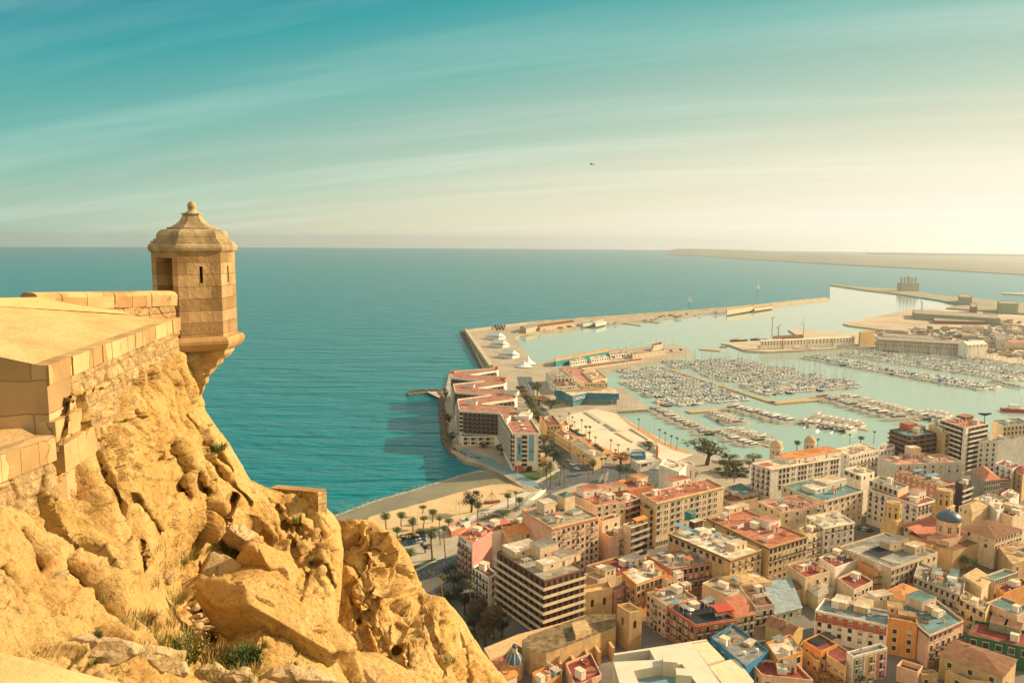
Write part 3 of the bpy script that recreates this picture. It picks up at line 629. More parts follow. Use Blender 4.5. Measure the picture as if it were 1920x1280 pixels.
for pts in (((590, 815), (625, 812), (790, 918), (760, 925)), ((790, 935), (830, 930), (940, 1002), (890, 1008)), ((905, 1022), (925, 1018), (1105, 1112), (1085, 1122)), ((1050, 985), (1085, 975), (1260, 1085), (1240, 1095)), ((1130, 1140), (1230, 1105), (1360, 1205), (1350, 1255), (1235, 1195))): flat('plaza_planter', 'I', pts, GZ + .10, TRENCH)
for pts in (((925, 1018), (945, 1012), (1112, 1108), (1100, 1116)), ((610, 790), (618, 786), (960, 1000), (950, 1004)), ((700, 905), (760, 893), (765, 897), (705, 910)), ((650, 1010), (900, 960), (904, 964), (655, 1015))): flat('plaza_strip', 'I', pts, GZ + .13, BRICKP if pts[0][0] == 925 else QUAY)
mbl = MB(); rl = random.Random(3)
def dash(zk, x0, y0, x1, y1, n, w_=.12, fill=.5):
    a, b = G(zk, x0, y0, GZ + .075), G(zk, x1, y1, GZ + .075); d = (b - a).normalized(); q_ = Vector((-d.y, d.x, 0)) * w_
    for i in range(n): p0, p1 = a.lerp(b, i / n), a.lerp(b, (i + fill) / n); mbl.face([p0 + q_, p0 - q_, p1 - q_, p1 + q_], LINE)
dash('_', 980, 712, 995, 752, 9); dash('_', 988, 712, 1002, 750, 1, .1, 1); dash('_', 1000, 765, 1040, 830, 12); dash('_', 1045, 840, 1062, 870, 6); dash('_', 1010, 915, 1290, 893, 26); dash('_', 1020, 922, 1100, 908, 1, .1, 1); dash('_', 1080, 872, 1300, 889, 1, .12, 1); dash('_', 720, 1108, 925, 1012, 22); dash('_', 712, 1095, 925, 1003, 1, .1, 1); dash('_', 740, 1116, 930, 1028, 1, .1, 1)
tag(mbl.build('road_markings'), None, None, None, 'structure')
KERB = mat('kerb_stone', (.42, .38, .30), .9, .1)
for i_, pts in enumerate((((1002, 903), (1046, 878), (1052, 880), (1010, 905)), ((1076, 867), (1182, 874), (1182, 875.6), (1076, 869)), ((702, 1094), (775, 1069), (818, 1049), (818, 1051), (776, 1072), (703, 1097)))): flat('kerb', '_', pts, GZ + .16, KERB, thick=.15)
# rock groyne of the hotel beach and the rock skirt of the breakwater
def riprap(name, line, wdt, h, seed, label=None):
    rg = random.Random(seed); mb = MB(); V = []
    pts = [U(x, y, 0) for x, y in line]; c0 = sum(pts, Vector()) / len(pts)
    for i in range(len(pts) - 1):
        p, q = pts[i], pts[i + 1]; n = max(2, int((q - p).length / 1.1)); d = (q - p).normalized(); s = Vector((-d.y, d.x, 0))
        for k in range(n):
            for j in range(3):
                off = rg.uniform(-1, 1); r = rg.uniform(.7, 1.35); c = p.lerp(q, (k + rg.random()) / n) + s * off * wdt; c.z = h * (1 - abs(off) ** 1.5) - .5 + rg.uniform(-.2, .3)
                a = rg.random() * 3; mb.add([c + Vector((r * x * rg.uniform(.7, 1.1), r * y * rg.uniform(.7, 1.1), r * z)) for x, y, z in ((1, 0, 0), (0, 1, 0), (-1, 0, 0), (0, -1, 0), (.2, .2, .8), (-.1, 0, -.8))],
                       [(0, 1, 4), (1, 2, 4), (2, 3, 4), (3, 0, 4), (1, 0, 5), (2, 1, 5), (3, 2, 5), (0, 3, 5)], RIP)
    return tag(mb.build(name, loc=c0), None, None, None, 'stuff')
def core(name, line, wdt, z):
    mb = MB(); pts = [U(x, y, z) for x, y in line]; n = len(pts); Lf, Rt = [], []
    for i in range(n):
        d = (pts[min(i + 1, n - 1)] - pts[max(i - 1, 0)]); d.z = 0; d.normalize(); s_ = Vector((-d.y, d.x, 0)) * wdt; Lf.append(pts[i] + s_); Rt.append(pts[i] - s_)
    for i in range(n - 1): mb.prism([tuple(v[:2]) for v in (Lf[i], Lf[i + 1], Rt[i + 1], Rt[i])], -1.5, z + .003 * i, RIP)
    tag(mb.build(name, loc=pts[0]), None, None, None, 'structure')
core('groyne', [(764, 738), (795, 735), (822, 735), (830, 752), (833, 790), (838, 828), (850, 848), (872, 859)], 2.8, 1.7)
riprap('groyne_rocks', [(765, 738), (795, 735), (822, 735), (830, 752), (833, 790), (838, 828), (850, 848), (872, 859), (900, 866)], 4.2, 3.4, 1)
riprap('breakwater_rocks', [(912, 692), (890, 656), (869, 622)], 8, 3.0, 2)
flat('groyne_path', '_', [(800, 734), (835, 733), (841, 760), (846, 800), (850, 838), (862, 846), (858, 850), (844, 840), (838, 800), (832, 750)], 2.3, QUAY)
# port land across the harbour
flat('fishing_quay', '_', [(1352, 643.5), (1368, 641.5), (1425, 638), (1500, 632), (1478, 618), (1484, 615.5), (1590, 624), (1640, 624), (1720, 619), (1930, 612), (2300, 640), (2300, 740), (1930, 686), (1905, 683), (1850, 672), (1719, 659), (1642, 649.5), (1587, 651), (1507, 656), (1440, 659), (1398, 657), (1368, 646)], 2.2, QUAY, thick=4)
flat('reclaimed_spit', '_', [(1580, 606.5), (1600, 602), (1650, 592), (1708, 580), (1760, 579), (1850, 585), (1930, 592), (2300, 610), (2300, 660), (1930, 624), (1720, 621), (1650, 617), (1592, 610)], 2.0, DIRT, thick=4)
flat('container_mole', '_', [(1774, 577), (1800, 571), (1760, 562), (1684, 550.5), (1620, 543), (1556, 533.8), (1556, 531.6), (1620, 538), (1690, 541), (1760, 553), (1830, 559), (1930, 569), (2300, 590), (2300, 615), (1930, 588)], 3.0, mat('mole_ground', (0.24, 0.22, 0.13), 0.95, 0.3, .01), thick=5)
flat('outer_mole', '_', [(1878, 548.2), (1930, 549), (2300, 556), (2300, 559), (1930, 552), (1878, 549.6)], 3.0, QUAY, thick=5)
# calm harbour water inside the breakwater
HARB = None
# distant cape and coast, real hills some ten kilometres off
HILL = mat('far_coast', (0.14, 0.145, 0.09), 0.95, 0.4, 0.0016)
def ridge(name, prof, dist, depth, seed):
    """prof: (px, py of the crest); a hill whose crest is seen there from the castle, falling away on both sides"""
    mb = MB(); V = []; n = 140; xs = np.linspace(prof[0][0], prof[-1][0], n); ys = np.interp(xs, [p[0] for p in prof], [p[1] for p in prof])
    k = 9
    for i in range(n):
        r = ray(xs[i], ys[i]); s = dist / math.hypot(r.x, r.y); cx, cy, cz = r.x * s, r.y * s, CAM_H + r.z * s
        u_ = Vector((r.x, r.y, 0)).normalized()
        for j in range(k):
            t = (j / (k - 1)) * 2 - 1; h = max(0, cz * (1 - abs(t) ** 1.6))
            if abs(t) == 1: h = -3
            p = Vector((cx, cy, 0)) + u_ * (t * depth); V.append((p.x, p.y, h))
    A = np.array(V); A[:, 2] += fbm(A * np.array([.0012, .0012, 0]), 4, seed) * 6 * (A[:, 2] > 1); V = A.tolist()
    mb.add(V, [(i * k + j, (i + 1) * k + j, (i + 1) * k + j + 1, i * k + j + 1) for i in range(n - 1) for j in range(k - 1)], HILL)
    return tag(mb.build(name, smooth=True), None, None, None, 'structure')
ridge('cape_hills', [(1245, 473), (1258, 468.5), (1275, 466), (1330, 466.8), (1400, 469), (1470, 472), (1560, 474.5), (1700, 477), (1800, 479.5), (2100, 486), (2500, 494)], 12500, 1400, 3)
ridge('coast_hills', [(1500, 479.5), (1600, 478.5), (1720, 482), (1800, 484), (1920, 488), (2200, 495), (2600, 503)], 9000, 1300, 8)
flat('far_coast_plain', '_', [(1245, 477), (1330, 481), (1420, 487), (1600, 497), (1760, 505), (1920, 514), (2300, 536), (2500, 548), (2500, 492), (2100, 484), (1800, 479), (1560, 476), (1400, 474), (1275, 473)], 4.0, HILL, thick=6)
# the castle hill itself, falling away below the cliff
mb = MB(); n = 40; V = []
for j in range(n):
    for i in range(n):
        x = -150 + 190 * i / (n - 1); y = -40 + 220 * j / (n - 1); r = max(0, math.hypot((x + 18) * .9, (y - 12)) - 17); z = max(2.2, 138 - r * 1.25 - 3 * math.sin(x * .2) * math.cos(y * .17))
        V.append((x, y, z if r > 0 else 138))
mb.add(V, [(j * n + i, j * n + i + 1, (j + 1) * n + i + 1, (j + 1) * n + i) for j in range(n - 1) for i in range(n - 1)], ROCK)
tag(mb.build('castle_hill', smooth=True), None, None, None, 'structure')
# ------------------------------------------------------------------ building kit
WALLC = dict(cream=(.68, .54, .35), peach=(.72, .47, .31), pink=(.58, .27, .22), white=(.82, .75, .64), yellow=(.64, .45, .19), orange=(.64, .31, .10), red=(.44, .14, .08),
             brick=(.42, .19, .11), grey=(.40, .36, .29), blue=(.05, .22, .38), beige=(.62, .49, .34), ochre=(.55, .39, .19), brown=(.20, .10, .06), green=(.03, .13, .06), sage=(.26, .30, .18),
             pale=(.60, .60, .52), dark=(.07, .055, .045), stone=(.52, .40, .24), teal=(.04, .28, .30), mint=(.42, .50, .40), rust=(.5, .2, .1))
ROOFC = dict(terra=(.44, .17, .10), gravel=(.34, .30, .23), teal=(.13, .24, .24), brown=(.22, .11, .06), pale=(.70, .63, .50), orange=(.60, .25, .09), maroon=(.27, .07, .05), grey=(.25, .25, .23),
             blue=(.26, .32, .33), tan=(.50, .34, .17), black=(.025, .03, .04), rose=(.50, .25, .18), cream=(.66, .55, .39))
_wm, _rm = {}, {}
def WM(k):
    if k not in _wm: _wm[k] = mat('stucco_' + k, WALLC[k], .92, .16, .35, .15, 6, stain=.5, spec=.2)
    return _wm[k]
def RM(k):
    if k not in _rm: _rm[k] = mat('roofing_' + k, ROOFC[k], .9, .30, .45, .2, 4, spec=.2, stain=0, brick=(4.4, 2.7, .05, .62))
    return _rm[k]
def tile_mat(k):
    kk = 'tile_' + k
    if kk not in _rm:
        m = mat('roof_' + kk, ROOFC[k], .9, .3, .5, .3, 6, spec=.15); t = m.node_tree; b = t.nodes['Principled BSDF']
        co = t.nodes.new('ShaderNodeTexCoord'); wv = t.nodes.new('ShaderNodeTexWave'); wv.inputs['Scale'].default_value = 1.1; wv.inputs['Distortion'].default_value = .6; wv.inputs['Detail'].default_value = 2
        t.links.new(co.outputs['UV'], wv.inputs['Vector']); bp = t.nodes.new('ShaderNodeBump'); bp.inputs['Strength'].default_value = .6; bp.inputs['Distance'].default_value = .12
        t.links.new(wv.outputs[1], bp.inputs['Height']); t.links.new(bp.outputs[0], b.inputs['Normal']); _rm[kk] = m
    return _rm[kk]
GLASS = mat('window_glass', (.035, .035, .035), .12, .5, .4, spec=.6)
GLASSB = mat('blue_glass', (.05, .12, .15), .1, .3, .3, spec=.6)
FRAME = mat('white_frame', (.62, .57, .47), .7, .1)
WOOD = mat('brown_shutter', (.17, .08, .045), .8, .25, 2)
BLIND = mat('roller_blind', (.55, .47, .34), .8, .12)
GBLIND = mat('green_shutter', (.06, .12, .07), .8, .2)
IRON = mat('dark_iron', (.03, .025, .02), .6, .2)
METAL = mat('galvanised', (.50, .50, .47), .45, .15, metal=.6)
WHITE = mat('white_paint', (.74, .70, .60), .7, .1, 1.0)
AWN = mat('orange_awning', (.68, .22, .04), .8, .1)
GREENP = mat('potted_leaves', (.05, .08, .025), .9, .4, 3)
BLUEP = mat('blue_canvas', (.12, .26, .34), .8, .15)
REDP = mat('red_canvas', (.42, .06, .03), .8, .15)
# window kinds, modelled in the plane y = 0 looking towards -y; x along the wall, z up from the sill
def wmesh(kind, w_, h):
    mb = MB(); fr = .09; d = .07
    def bx(x0, x1, z0, z1, y, m): mb.box(((x0 + x1) / 2, -y / 2, z0), (x1 - x0, y, z1 - z0), m)
    if kind == 'd':                                    # balcony glazing in deep shade
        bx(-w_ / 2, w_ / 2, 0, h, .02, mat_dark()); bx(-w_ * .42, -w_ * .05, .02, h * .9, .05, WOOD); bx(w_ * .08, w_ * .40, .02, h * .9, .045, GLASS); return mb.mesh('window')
    glass = {'s': BLIND, 'v': GLASS, 'g': GBLIND, 'k': WOOD}.get(kind, GLASS)
    if kind == 'l':                                    # loggia: dark deep opening behind a solid front
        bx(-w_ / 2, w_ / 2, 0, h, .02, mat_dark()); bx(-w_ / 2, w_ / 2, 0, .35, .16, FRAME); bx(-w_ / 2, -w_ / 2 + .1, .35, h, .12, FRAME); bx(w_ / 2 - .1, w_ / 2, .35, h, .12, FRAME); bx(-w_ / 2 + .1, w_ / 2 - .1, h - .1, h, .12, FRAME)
        bx(-.05, .05, .35, h - .1, .06, WOOD); bx(w_ * .1, w_ * .4, .36, h * .8, .045, BLIND)
        return mb.mesh('window')
    bx(-w_ / 2, w_ / 2, 0, h, .02, glass)
    if kind == 's': bx(-w_ / 2 + fr, w_ / 2 - fr, 0, h * .28, .03, GLASS)
    for x in (-w_ / 2, w_ / 2 - fr): bx(x, x + fr, 0, h, d, FRAME)
    bx(-w_ / 2 + fr, w_ / 2 - fr, h - fr, h, d, FRAME)
    if w_ < 2: bx(-.03, .03, 0.02, h - fr, .05, WOOD if kind in 'bw' else FRAME)
    bx(-w_ / 2 - .12, w_ / 2 + .12, -.14, 0, .16, FRAME); bx(-w_ / 2 - .1, w_ / 2 + .1, h, h + .14, .13, FRAME)
    if kind == 'a':                                    # round head
        mb.add([(-w_ / 2 - .02, -.03, h + .14)] + [(w_ / 2 * math.cos(math.pi * (1 - i / 8)), -.03, h + .14 + w_ / 2 * math.sin(math.pi * i / 8)) for i in range(9)], [tuple([0] + list(range(9, 0, -1)))][:1], GLASS)
    return mb.mesh('window')
_md = []
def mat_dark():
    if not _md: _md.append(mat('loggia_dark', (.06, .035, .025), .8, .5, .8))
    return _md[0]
def bmesh_balcony(w_):
    mb = MB(); dp = .75
    mb.box((0, -dp / 2 - .01, -.16), (w_, dp, .14), FRAME)
    for z in (.92,): mb.box((0, -dp + .03, z), (w_, .05, .05), IRON); mb.box((-w_ / 2 + .025, -dp / 2 - .02, z), (.05, dp - .1, .05), IRON); mb.box((w_ / 2 - .025, -dp / 2 - .02, z), (.05, dp - .1, .05), IRON)
    n = int(w_ / .16)
    for i in range(n + 1): mb.box((-w_ / 2 + .03 + (w_ - .06) * i / n, -dp + .03, -.02), (.03, .03, .94), IRON)
    for s in (-1, 1):
        for i in range(4): mb.box((s * (w_ / 2 - .025), -.15 - i * .17, -.02), (.03, .03, .94), IRON)
    return mb.mesh('balcony')
_W = {}
def WK(kind, w_, h):
    k = (kind, w_, h)
    if k not in _W: _W[k] = wmesh(kind, w_, h)
    return _W[k]
_B = {}
def BK(w_):
    if w_ not in _B: _B[w_] = bmesh_balcony(w_)
    return _B[w_]
# roof things, one mesh each, copied about
def _clut():
    C = {}
    mb = MB(); mb.box((0, 0, 0), (.6, .6, 1.3), WM('cream')); mb.box((0, 0, 1.3), (.75, .75, .12), WM('brick')); C['chimney'] = mb.mesh('chimney')
    mb = MB(); mb.box((0, 0, .15), (1.0, .45, .8), WHITE); mb.box((0, 0, 0), (.9, .4, .15), IRON); mb.lathe([(.28, 0), (.28, .02)], IRON, 10, (0, -.24, .5)); C['air_conditioner'] = mb.mesh('air_conditioner')
    mb = MB(); mb.lathe([(.55, 0), (.6, .1), (.6, 1.0), (.5, 1.2), (.15, 1.27)], WHITE, 12); C['water_tank'] = mb.mesh('water_tank')
    mb = MB(); mb.box((0, 0, 0), (3.2, 2.6, 2.5), WM('white'), mtop=RM('pale')); mb.box((0, 0, 2.5), (3.5, 2.9, .14), WM('cream')); mb.box((.6, -1.33, .02), (.9, .05, 2.0), WOOD); C['stair_house'] = mb.mesh('stair_house')
    mb = MB(); mb.tube((0, 0, 0), (0, 0, 3.4), .035, .025, METAL, 5)
    for z in (2.4, 2.7, 3.0, 3.25): mb.tube((-.6, 0, z), (.6, 0, z), .02, .02, METAL, 4)
    C['antenna'] = mb.mesh('antenna')
    mb = MB(); mb.box((0, 0, 0), (2.2, 1.3, .12), METAL); mb.face([(-1.1, -.6, .15), (1.1, -.6, .15), (1.1, .5, .9), (-1.1, .5, .9)], GLASSB); mb.box((0, .5, .1), (2.2, .1, .78), METAL); C['solar_panel'] = mb.mesh('solar_panel')
    mb = MB(); mb.box((0, 0, 0), (1.6, 1.2, .5), WHITE); mb.box((0, 0, .5), (1.4, 1.0, .1), GLASSB); C['skylight'] = mb.mesh('skylight')
    mb = MB(); mb.box((0, 0, 0), (.6, .6, .5), WM('brick')); rg = random.Random(2)
    for i in range(26):
        a, b = rg.random() * 6.28, rg.random(); p = Vector((math.cos(a) * .5 * b, math.sin(a) * .5 * b, .6 + rg.random() * .8)); q = p + Vector((rg.uniform(-.3, .3), rg.uniform(-.3, .3), rg.uniform(-.1, .3))); mb.face([p, q, q + Vector((.15, .1, -.15))], GREENP)
    C['potted_plant'] = mb.mesh('potted_plant')
    mb = MB()
    for x in (-1.6, 1.6):
        for y in (-1.3, 1.3): mb.box((x, y, 0), (.1, .1, 2.3), WHITE)
    for i in range(8): mb.box((-1.6 + i * 3.2 / 7, 0, 2.3), (.08, 2.9, .12), WHITE)
    C['pergola'] = mb.mesh('pergola')
    mb = MB(); mb.box((0, 0, 0), (4.5, .22, 1.5), WM('white')); C['terrace_wall'] = mb.mesh('terrace_wall')
    mb = MB(); mb.lathe([(.03, 0), (.03, 2.1)], WHITE, 6); mb.lathe([(1.4, 1.9), (.05, 2.5)], WHITE, 10); C['parasol'] = mb.mesh('parasol')
    mb = MB(); mb.face([(-1.5, -1, 1.9), (1.5, -1, 1.9), (1.5, 1, 2.4), (-1.5, 1, 2.4)], BLUEP)
    for x in (-1.4, 1.4): mb.box((x, -.95, 0), (.06, .06, 1.9), WHITE); mb.box((x, .95, 0), (.06, .06, 2.37), WHITE)
    C['sun_shade'] = mb.mesh('sun_shade')
    mb = MB(); mb.box((0, 0, 0), (2.4, 1.8, 2.1), WM('cream')); mb.add([(-1.4, -1.1, 2.1), (1.4, -1.1, 2.1), (1.4, 1.1, 2.7), (-1.4, 1.1, 2.7)], [(0, 1, 2, 3)], tile_mat('terra')); mb.box((.4, -.93, 0), (.8, .06, 1.9), GBLIND); C['roof_shed'] = mb.mesh('roof_shed')
    mb = MB(); rg = random.Random(8)
    for x in (-2, 2): mb.tube((x, 0, 0), (x, 0, 1.9), .04, .04, METAL, 5)
    for i in range(9): mb.box((-1.8 + i * .44, 0, 1.85 - rg.uniform(.5, 1.1)), (.36, .03, .8), rg.choice([WHITE, BLUEP, WHITE, COVR, WM('peach')]))
    C['clothes_line'] = mb.mesh('clothes_line')
    mb = MB(); mb.tube((0, 0, 0), (0, 0, 1.1), .16, .16, METAL, 8); mb.lathe([(.3, 1.05), (.3, 1.15), (.05, 1.4)], METAL, 8); mb.box((.9, .3, 0), (.7, .7, .9), METAL); C['vent_pipe'] = mb.mesh('vent_pipe')
    mb = MB(); mb.box((0, 0, 0), (3.4, .5, .45), WM('rust')); rg = random.Random(12)
    for i in range(70): pp = Vector((rg.uniform(-1.6, 1.6), rg.uniform(-.3, .3), rg.uniform(.45, 1.2))); mb.face([pp, pp + Vector((rg.uniform(-.25, .25), rg.uniform(-.25, .25), .2)), pp + Vector((.2, .15, -.1))], GREENP)
    C['planter_row'] = mb.mesh('planter_row')
    return C
COVR = REDP
CL_ = _clut()
BLD = []
def bld(label, zk, Lp, Np, Rp, z, wall, roof, lf=None, rf=None, name='apartment_building', cat='building', tile=None, X=(), clutter=1.0, par=.8, fh=3.15, base=GZ, top2=None, cornice=None, ridge=2.6, slope=None):
    """Lp, Np, Rp: the left, near and right corner of the roof outline as seen (in zoom zk, or each with its own zoom); z: its height"""
    gp = lambda p: G(zk, *p, z) if len(p) == 2 else G(p[0], p[1], p[2], z)
    l, n, r = gp(Lp), gp(Np), gp(Rp); f = l + r - n; c = (l + r) / 2; rgn = random.Random(hash_(label))
    root = empty(name, (c.x, c.y, base), label, cat); BLD.append(root)
    q = [Vector((p.x - c.x, p.y - c.y, 0)) for p in (l, n, r, f)]; H = z - base
    roofz = H - par if not tile else H
    m = WM(wall); mb = MB(); mb.prism([tuple(p[:2]) for p in q], 0, roofz - .02, m)
    walls = mb.build('walls', root)
    ang = [math.atan2((q[(i + 1) % 4] - q[i]).y, (q[(i + 1) % 4] - q[i]).x) for i in range(4)]; ln = [(q[(i + 1) % 4] - q[i]).length for i in range(4)]
    ctr = sum(q, Vector()) / 4
    if tile:
        mb = MB(); tm = tile_mat(roof); ov = .45
        e = [p + (p - ctr).normalized() * ov * 1.3 for p in q]; hz = Vector((0, 0, H)); top = Vector((0, 0, H + ridge))
        if tile in ('hip', 'gable'):
            i0 = 0 if ln[0] >= ln[1] else 1                        # the long sides are i0 and i0 + 2; the ridge runs along them
            a, b, c2, d2 = e[i0], e[(i0 + 1) % 4], e[(i0 + 2) % 4], e[(i0 + 3) % 4]
            k = min(.42, .5 * min(ln) / max(ln)) if tile == 'hip' else 0.0
            m1, m2 = (a + d2) / 2, (b + c2) / 2; r1, r2 = m1.lerp(m2, k) + top, m1.lerp(m2, 1 - k) + top
            mb.face([a + hz, b + hz, r2, r1], tm); mb.face([c2 + hz, d2 + hz, r1, r2], tm)
            if tile == 'hip': mb.face([b + hz, c2 + hz, r2], tm); mb.face([d2 + hz, a + hz, r1], tm)
            else: mb.face([b + hz, c2 + hz, r2], m); mb.face([d2 + hz, a + hz, r1], m)
            mb.face([x + hz - Vector((0, 0, .02)) for x in (d2, c2, b, a)], m)
        else:                                                       # shed: low along the side slope, high opposite
            lo = {'L': (0, 1), 'R': (1, 2), 'F': (2, 3), 'B': (3, 0)}[slope or 'L']
            P4 = [e[i] + Vector((0, 0, H + (0 if i in lo else ridge))) for i in range(4)]; mb.face(P4, tm)
            Pb = [e[i] + Vector((0, 0, H - .02)) for i in range(4)]
            for i in range(4): mb.face([Pb[i], Pb[(i + 1) % 4], P4[(i + 1) % 4], P4[i]], m)
        rf_ob = mb.build('roof', root); rz_ = H + ridge * .6
    else:
        mb = MB(); mb.prism([tuple((p + (ctr - p).normalized() * .25)[:2]) for p in q], roofz - .02, roofz + .03, RM(roof)); rf_ob = mb.build('roof', root); rz_ = roofz + .03
        mb = MB(); t = .24
        for i in range(4):                                          # parapet
            a, b = q[i], q[(i + 1) % 4]; d = (b - a).normalized(); s = Vector((-d.y, d.x, 0)); s = s if s.dot(ctr - a) > 0 else -s
            a2, b2 = a + d * .0, b - d * (t if i % 2 == 0 else 0.0); a2 = a2 + d * (t if i % 2 else 0)
            mb.prism([tuple(x[:2]) for x in (a + d * (t * .5 if 0 else 0), b, b + s * t - d * t, a + s * t + d * t)], roofz - .021, H, m)
        mb.build('parapet', root)
    if cornice:
        mb = MB(); 
        for i in (0, 1):
            a, b = q[i], q[i + 1]; d = (b - a).normalized(); s = Vector((d.y, -d.x, 0)); s = s if s.dot(ctr - a) < 0 else -s
            mb.prism([tuple(x[:2]) for x in (a - d * .0, b + d * .0, b + s * .45 + d * .45 * (i == 0), a + s * .45 - d * .45 * (i == 1))], H - .85, H - .5, WM(cornice))
        mb.build('cornice', root)
    for side, sp in ((0, lf), (1, rf)):
        if not sp: continue
        for one in (sp if isinstance(sp, list) else [sp]):
            cols, rows, kind = one[:3]; off = one[3] if len(one) > 3 else 0; u0, u1 = one[4] if len(one) > 4 else (0, 1)
            a, b = q[side], q[side + 1]; d = (b - a).normalized(); LN = ln[side]; s = Vector((d.y, -d.x, 0)); s = s if s.dot(ctr - a) < 0 else -s
            rz = math.atan2(-s.y, -s.x) - math.pi / 2
            rz = math.atan2(s.y, s.x) + math.pi / 2
            sp_ = LN * (u1 - u0) / cols; w1 = min(1.5, sp_ * .6)
            for j in range(rows):
                zz = H - 2.75 - fh * (j + off)
                if tile: zz += .75
                if zz < .4: break
                if kind == 'band':                                  # continuous balcony front along the whole side
                    mbb = MB(); e0, e1 = a + d * LN * u0, a + d * LN * u1; o1 = s * 1.35
                    x0 = -d * 1.35 if side == 1 and u0 == 0 else Vector(); x1 = d * 1.35 if side == 0 and u1 == 1 else Vector()
                    mbb.prism([tuple(x[:2]) for x in (e0 + s * .012, e1 + s * .012, e1 + o1 + x1, e0 + o1 + x0)], zz - .18, zz - .02, FRAME)
                    fm = WM(wall) if len(one) < 6 else WM(one[5])
                    mbb.prism([tuple(x[:2]) for x in (e0 + s * 1.2 + x0 * .9, e1 + s * 1.2 + x1 * .9, e1 + o1 + x1, e0 + o1 + x0)], zz - .019, zz + .95, fm)
                    mbb.build('balcony', root)
                for i in range(cols):
                    kd = kind
                    pos = a + d * (LN * u0 + sp_ * (i + .5)) + s * .004
                    x = rgn.random()
                    if kind == 'band':
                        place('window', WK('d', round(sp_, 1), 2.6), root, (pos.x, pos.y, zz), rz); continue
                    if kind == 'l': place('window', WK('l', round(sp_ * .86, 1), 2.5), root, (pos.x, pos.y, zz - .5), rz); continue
                    if kind == 'm': kd = 'b' if i % 3 == 2 else ('s' if x < .3 else 'w')
                    if kind == 'slit': place('window', WK('w', .7, 6.0), root, (pos.x, pos.y, zz - 5), rz); continue
                    if kd == 'b':
                        place('window', WK('s' if x < .3 else ('k' if x > .8 else 'b'), round(w1, 1), 2.3), root, (pos.x, pos.y, zz - .55), rz)
                        place('balcony', BK(round(w1 + .7, 1)), root, (pos.x, pos.y, zz - .55), rz)
                    elif kd == 'f': place('window', WK('v', round(min(sp_ * .75, 2.0), 1), 2.3), root, (pos.x, pos.y, zz - .5), rz)
                    else:
                        place('window', WK('s' if (kd == 's' or x < .22) else kd, round(w1, 1), 1.8), root, (pos.x, pos.y, zz), rz)
    # things standing on the roof
    def up(o): return o
    for x in X:
        k = x[0]; p = G(x[1], x[2], x[3], base + rz_ + (x[6] if k == 'box' and False else 0)) if isinstance(x[1], str) else None
        loc = Vector((p.x - c.x, p.y - c.y, rz_)); al = ang[1]
        if k == 'box':                                              # ('box', zoom, x, y, (w, d, h), wall, roof[, cap])
            w_, d_, h_ = x[4]; mb = MB(); mb.box((0, 0, 0), (w_, d_, h_), WM(x[5]) if x[5] in WALLC else x[5], mtop=RM(x[6]))
            if len(x) > 7 and x[7] == 'pyr': mb.add([(-w_ / 2, -d_ / 2, h_ + .01), (w_ / 2, -d_ / 2, h_ + .01), (w_ / 2, d_ / 2, h_ + .01), (-w_ / 2, d_ / 2, h_ + .01), (0, 0, h_ + min(w_, d_) * .3)], [(0, 1, 4), (1, 2, 4), (2, 3, 4), (3, 0, 4)], RM(x[6]))
            elif h_ > 2:
                mb.box((0, 0, h_), (w_ + .3, d_ + .3, .18), WM('cream'), mtop=RM(x[6]))
                mb.box((w_ * .2, -d_ / 2 - .03, .02), (.9, .06, 2), WOOD); mb.box((-w_ * .2, -d_ / 2 - .03, 1), (.9, .06, .9), GLASS)
            place('rooftop_room' if h_ > 1.6 else 'roof_slab', mb.mesh('rooftop_room'), rf_ob, loc, al)
        elif k == 'awn':                                            # ('awn', zoom, x, y, (w, d, h), material)
            w_, d_, h_ = x[4]; mb = MB(); mb.add([(-w_ / 2, -d_ / 2, h_), (w_ / 2, -d_ / 2, h_), (w_ / 2, d_ / 2, h_ + .6), (-w_ / 2, d_ / 2, h_ + .6), (-w_ / 2, -d_ / 2, h_ - .5), (w_ / 2, -d_ / 2, h_ - .5)], [(0, 1, 2, 3), (4, 5, 1, 0)], x[5])
            for sx in (-1, 1): mb.box((sx * w_ * .47, -d_ * .46, 0), (.08, .08, h_), WHITE); mb.box((sx * w_ * .47, d_ * .46, 0), (.08, .08, h_ + .55), WHITE)
            place('awning', mb.mesh('awning'), rf_ob, loc, al)
        else: place(k, CL_[k], rf_ob, loc, al + (x[4] if len(x) > 4 else 0))
    if not tile and clutter:
        area = ln[0] * ln[1]; nn = int(min(22, area / 24 * clutter))
        kinds = ['chimney', 'chimney', 'air_conditioner', 'air_conditioner', 'water_tank', 'antenna', 'potted_plant', 'skylight', 'terrace_wall', 'solar_panel', 'sun_shade', 'pergola', 'roof_shed', 'clothes_line', 'vent_pipe', 'vent_pipe', 'planter_row', 'clothes_line']
        for i in range(nn):
            k = rgn.choice(kinds) if i else 'stair_house'
            if i == 0 and area < 70: k = 'chimney'
            uu, vv = rgn.uniform(.15, .85), rgn.uniform(.15, .85); p = q[1] + (q[0] - q[1]) * uu + (q[2] - q[1]) * vv
            place(k, CL_[k], rf_ob, (p.x, p.y, rz_), ang[1] + (rgn.choice((0, 1.57))), (rgn.uniform(.75, 1.25), rgn.uniform(.75, 1.25), rgn.uniform(.8, 1.15)) if k in ('stair_house', 'roof_shed', 'terrace_wall', 'sun_shade') else None)
    elif tile and clutter:
        for i in range(2):
            p = q[1].lerp(q[3], rgn.uniform(.3, .7)); place('chimney', CL_['chimney'], rf_ob, (p.x, p.y, H + ridge * .35))
    return root
def hash_(s):
    h = 7
    for ch in s: h = (h * 131 + ord(ch)) % 1000003
    return h
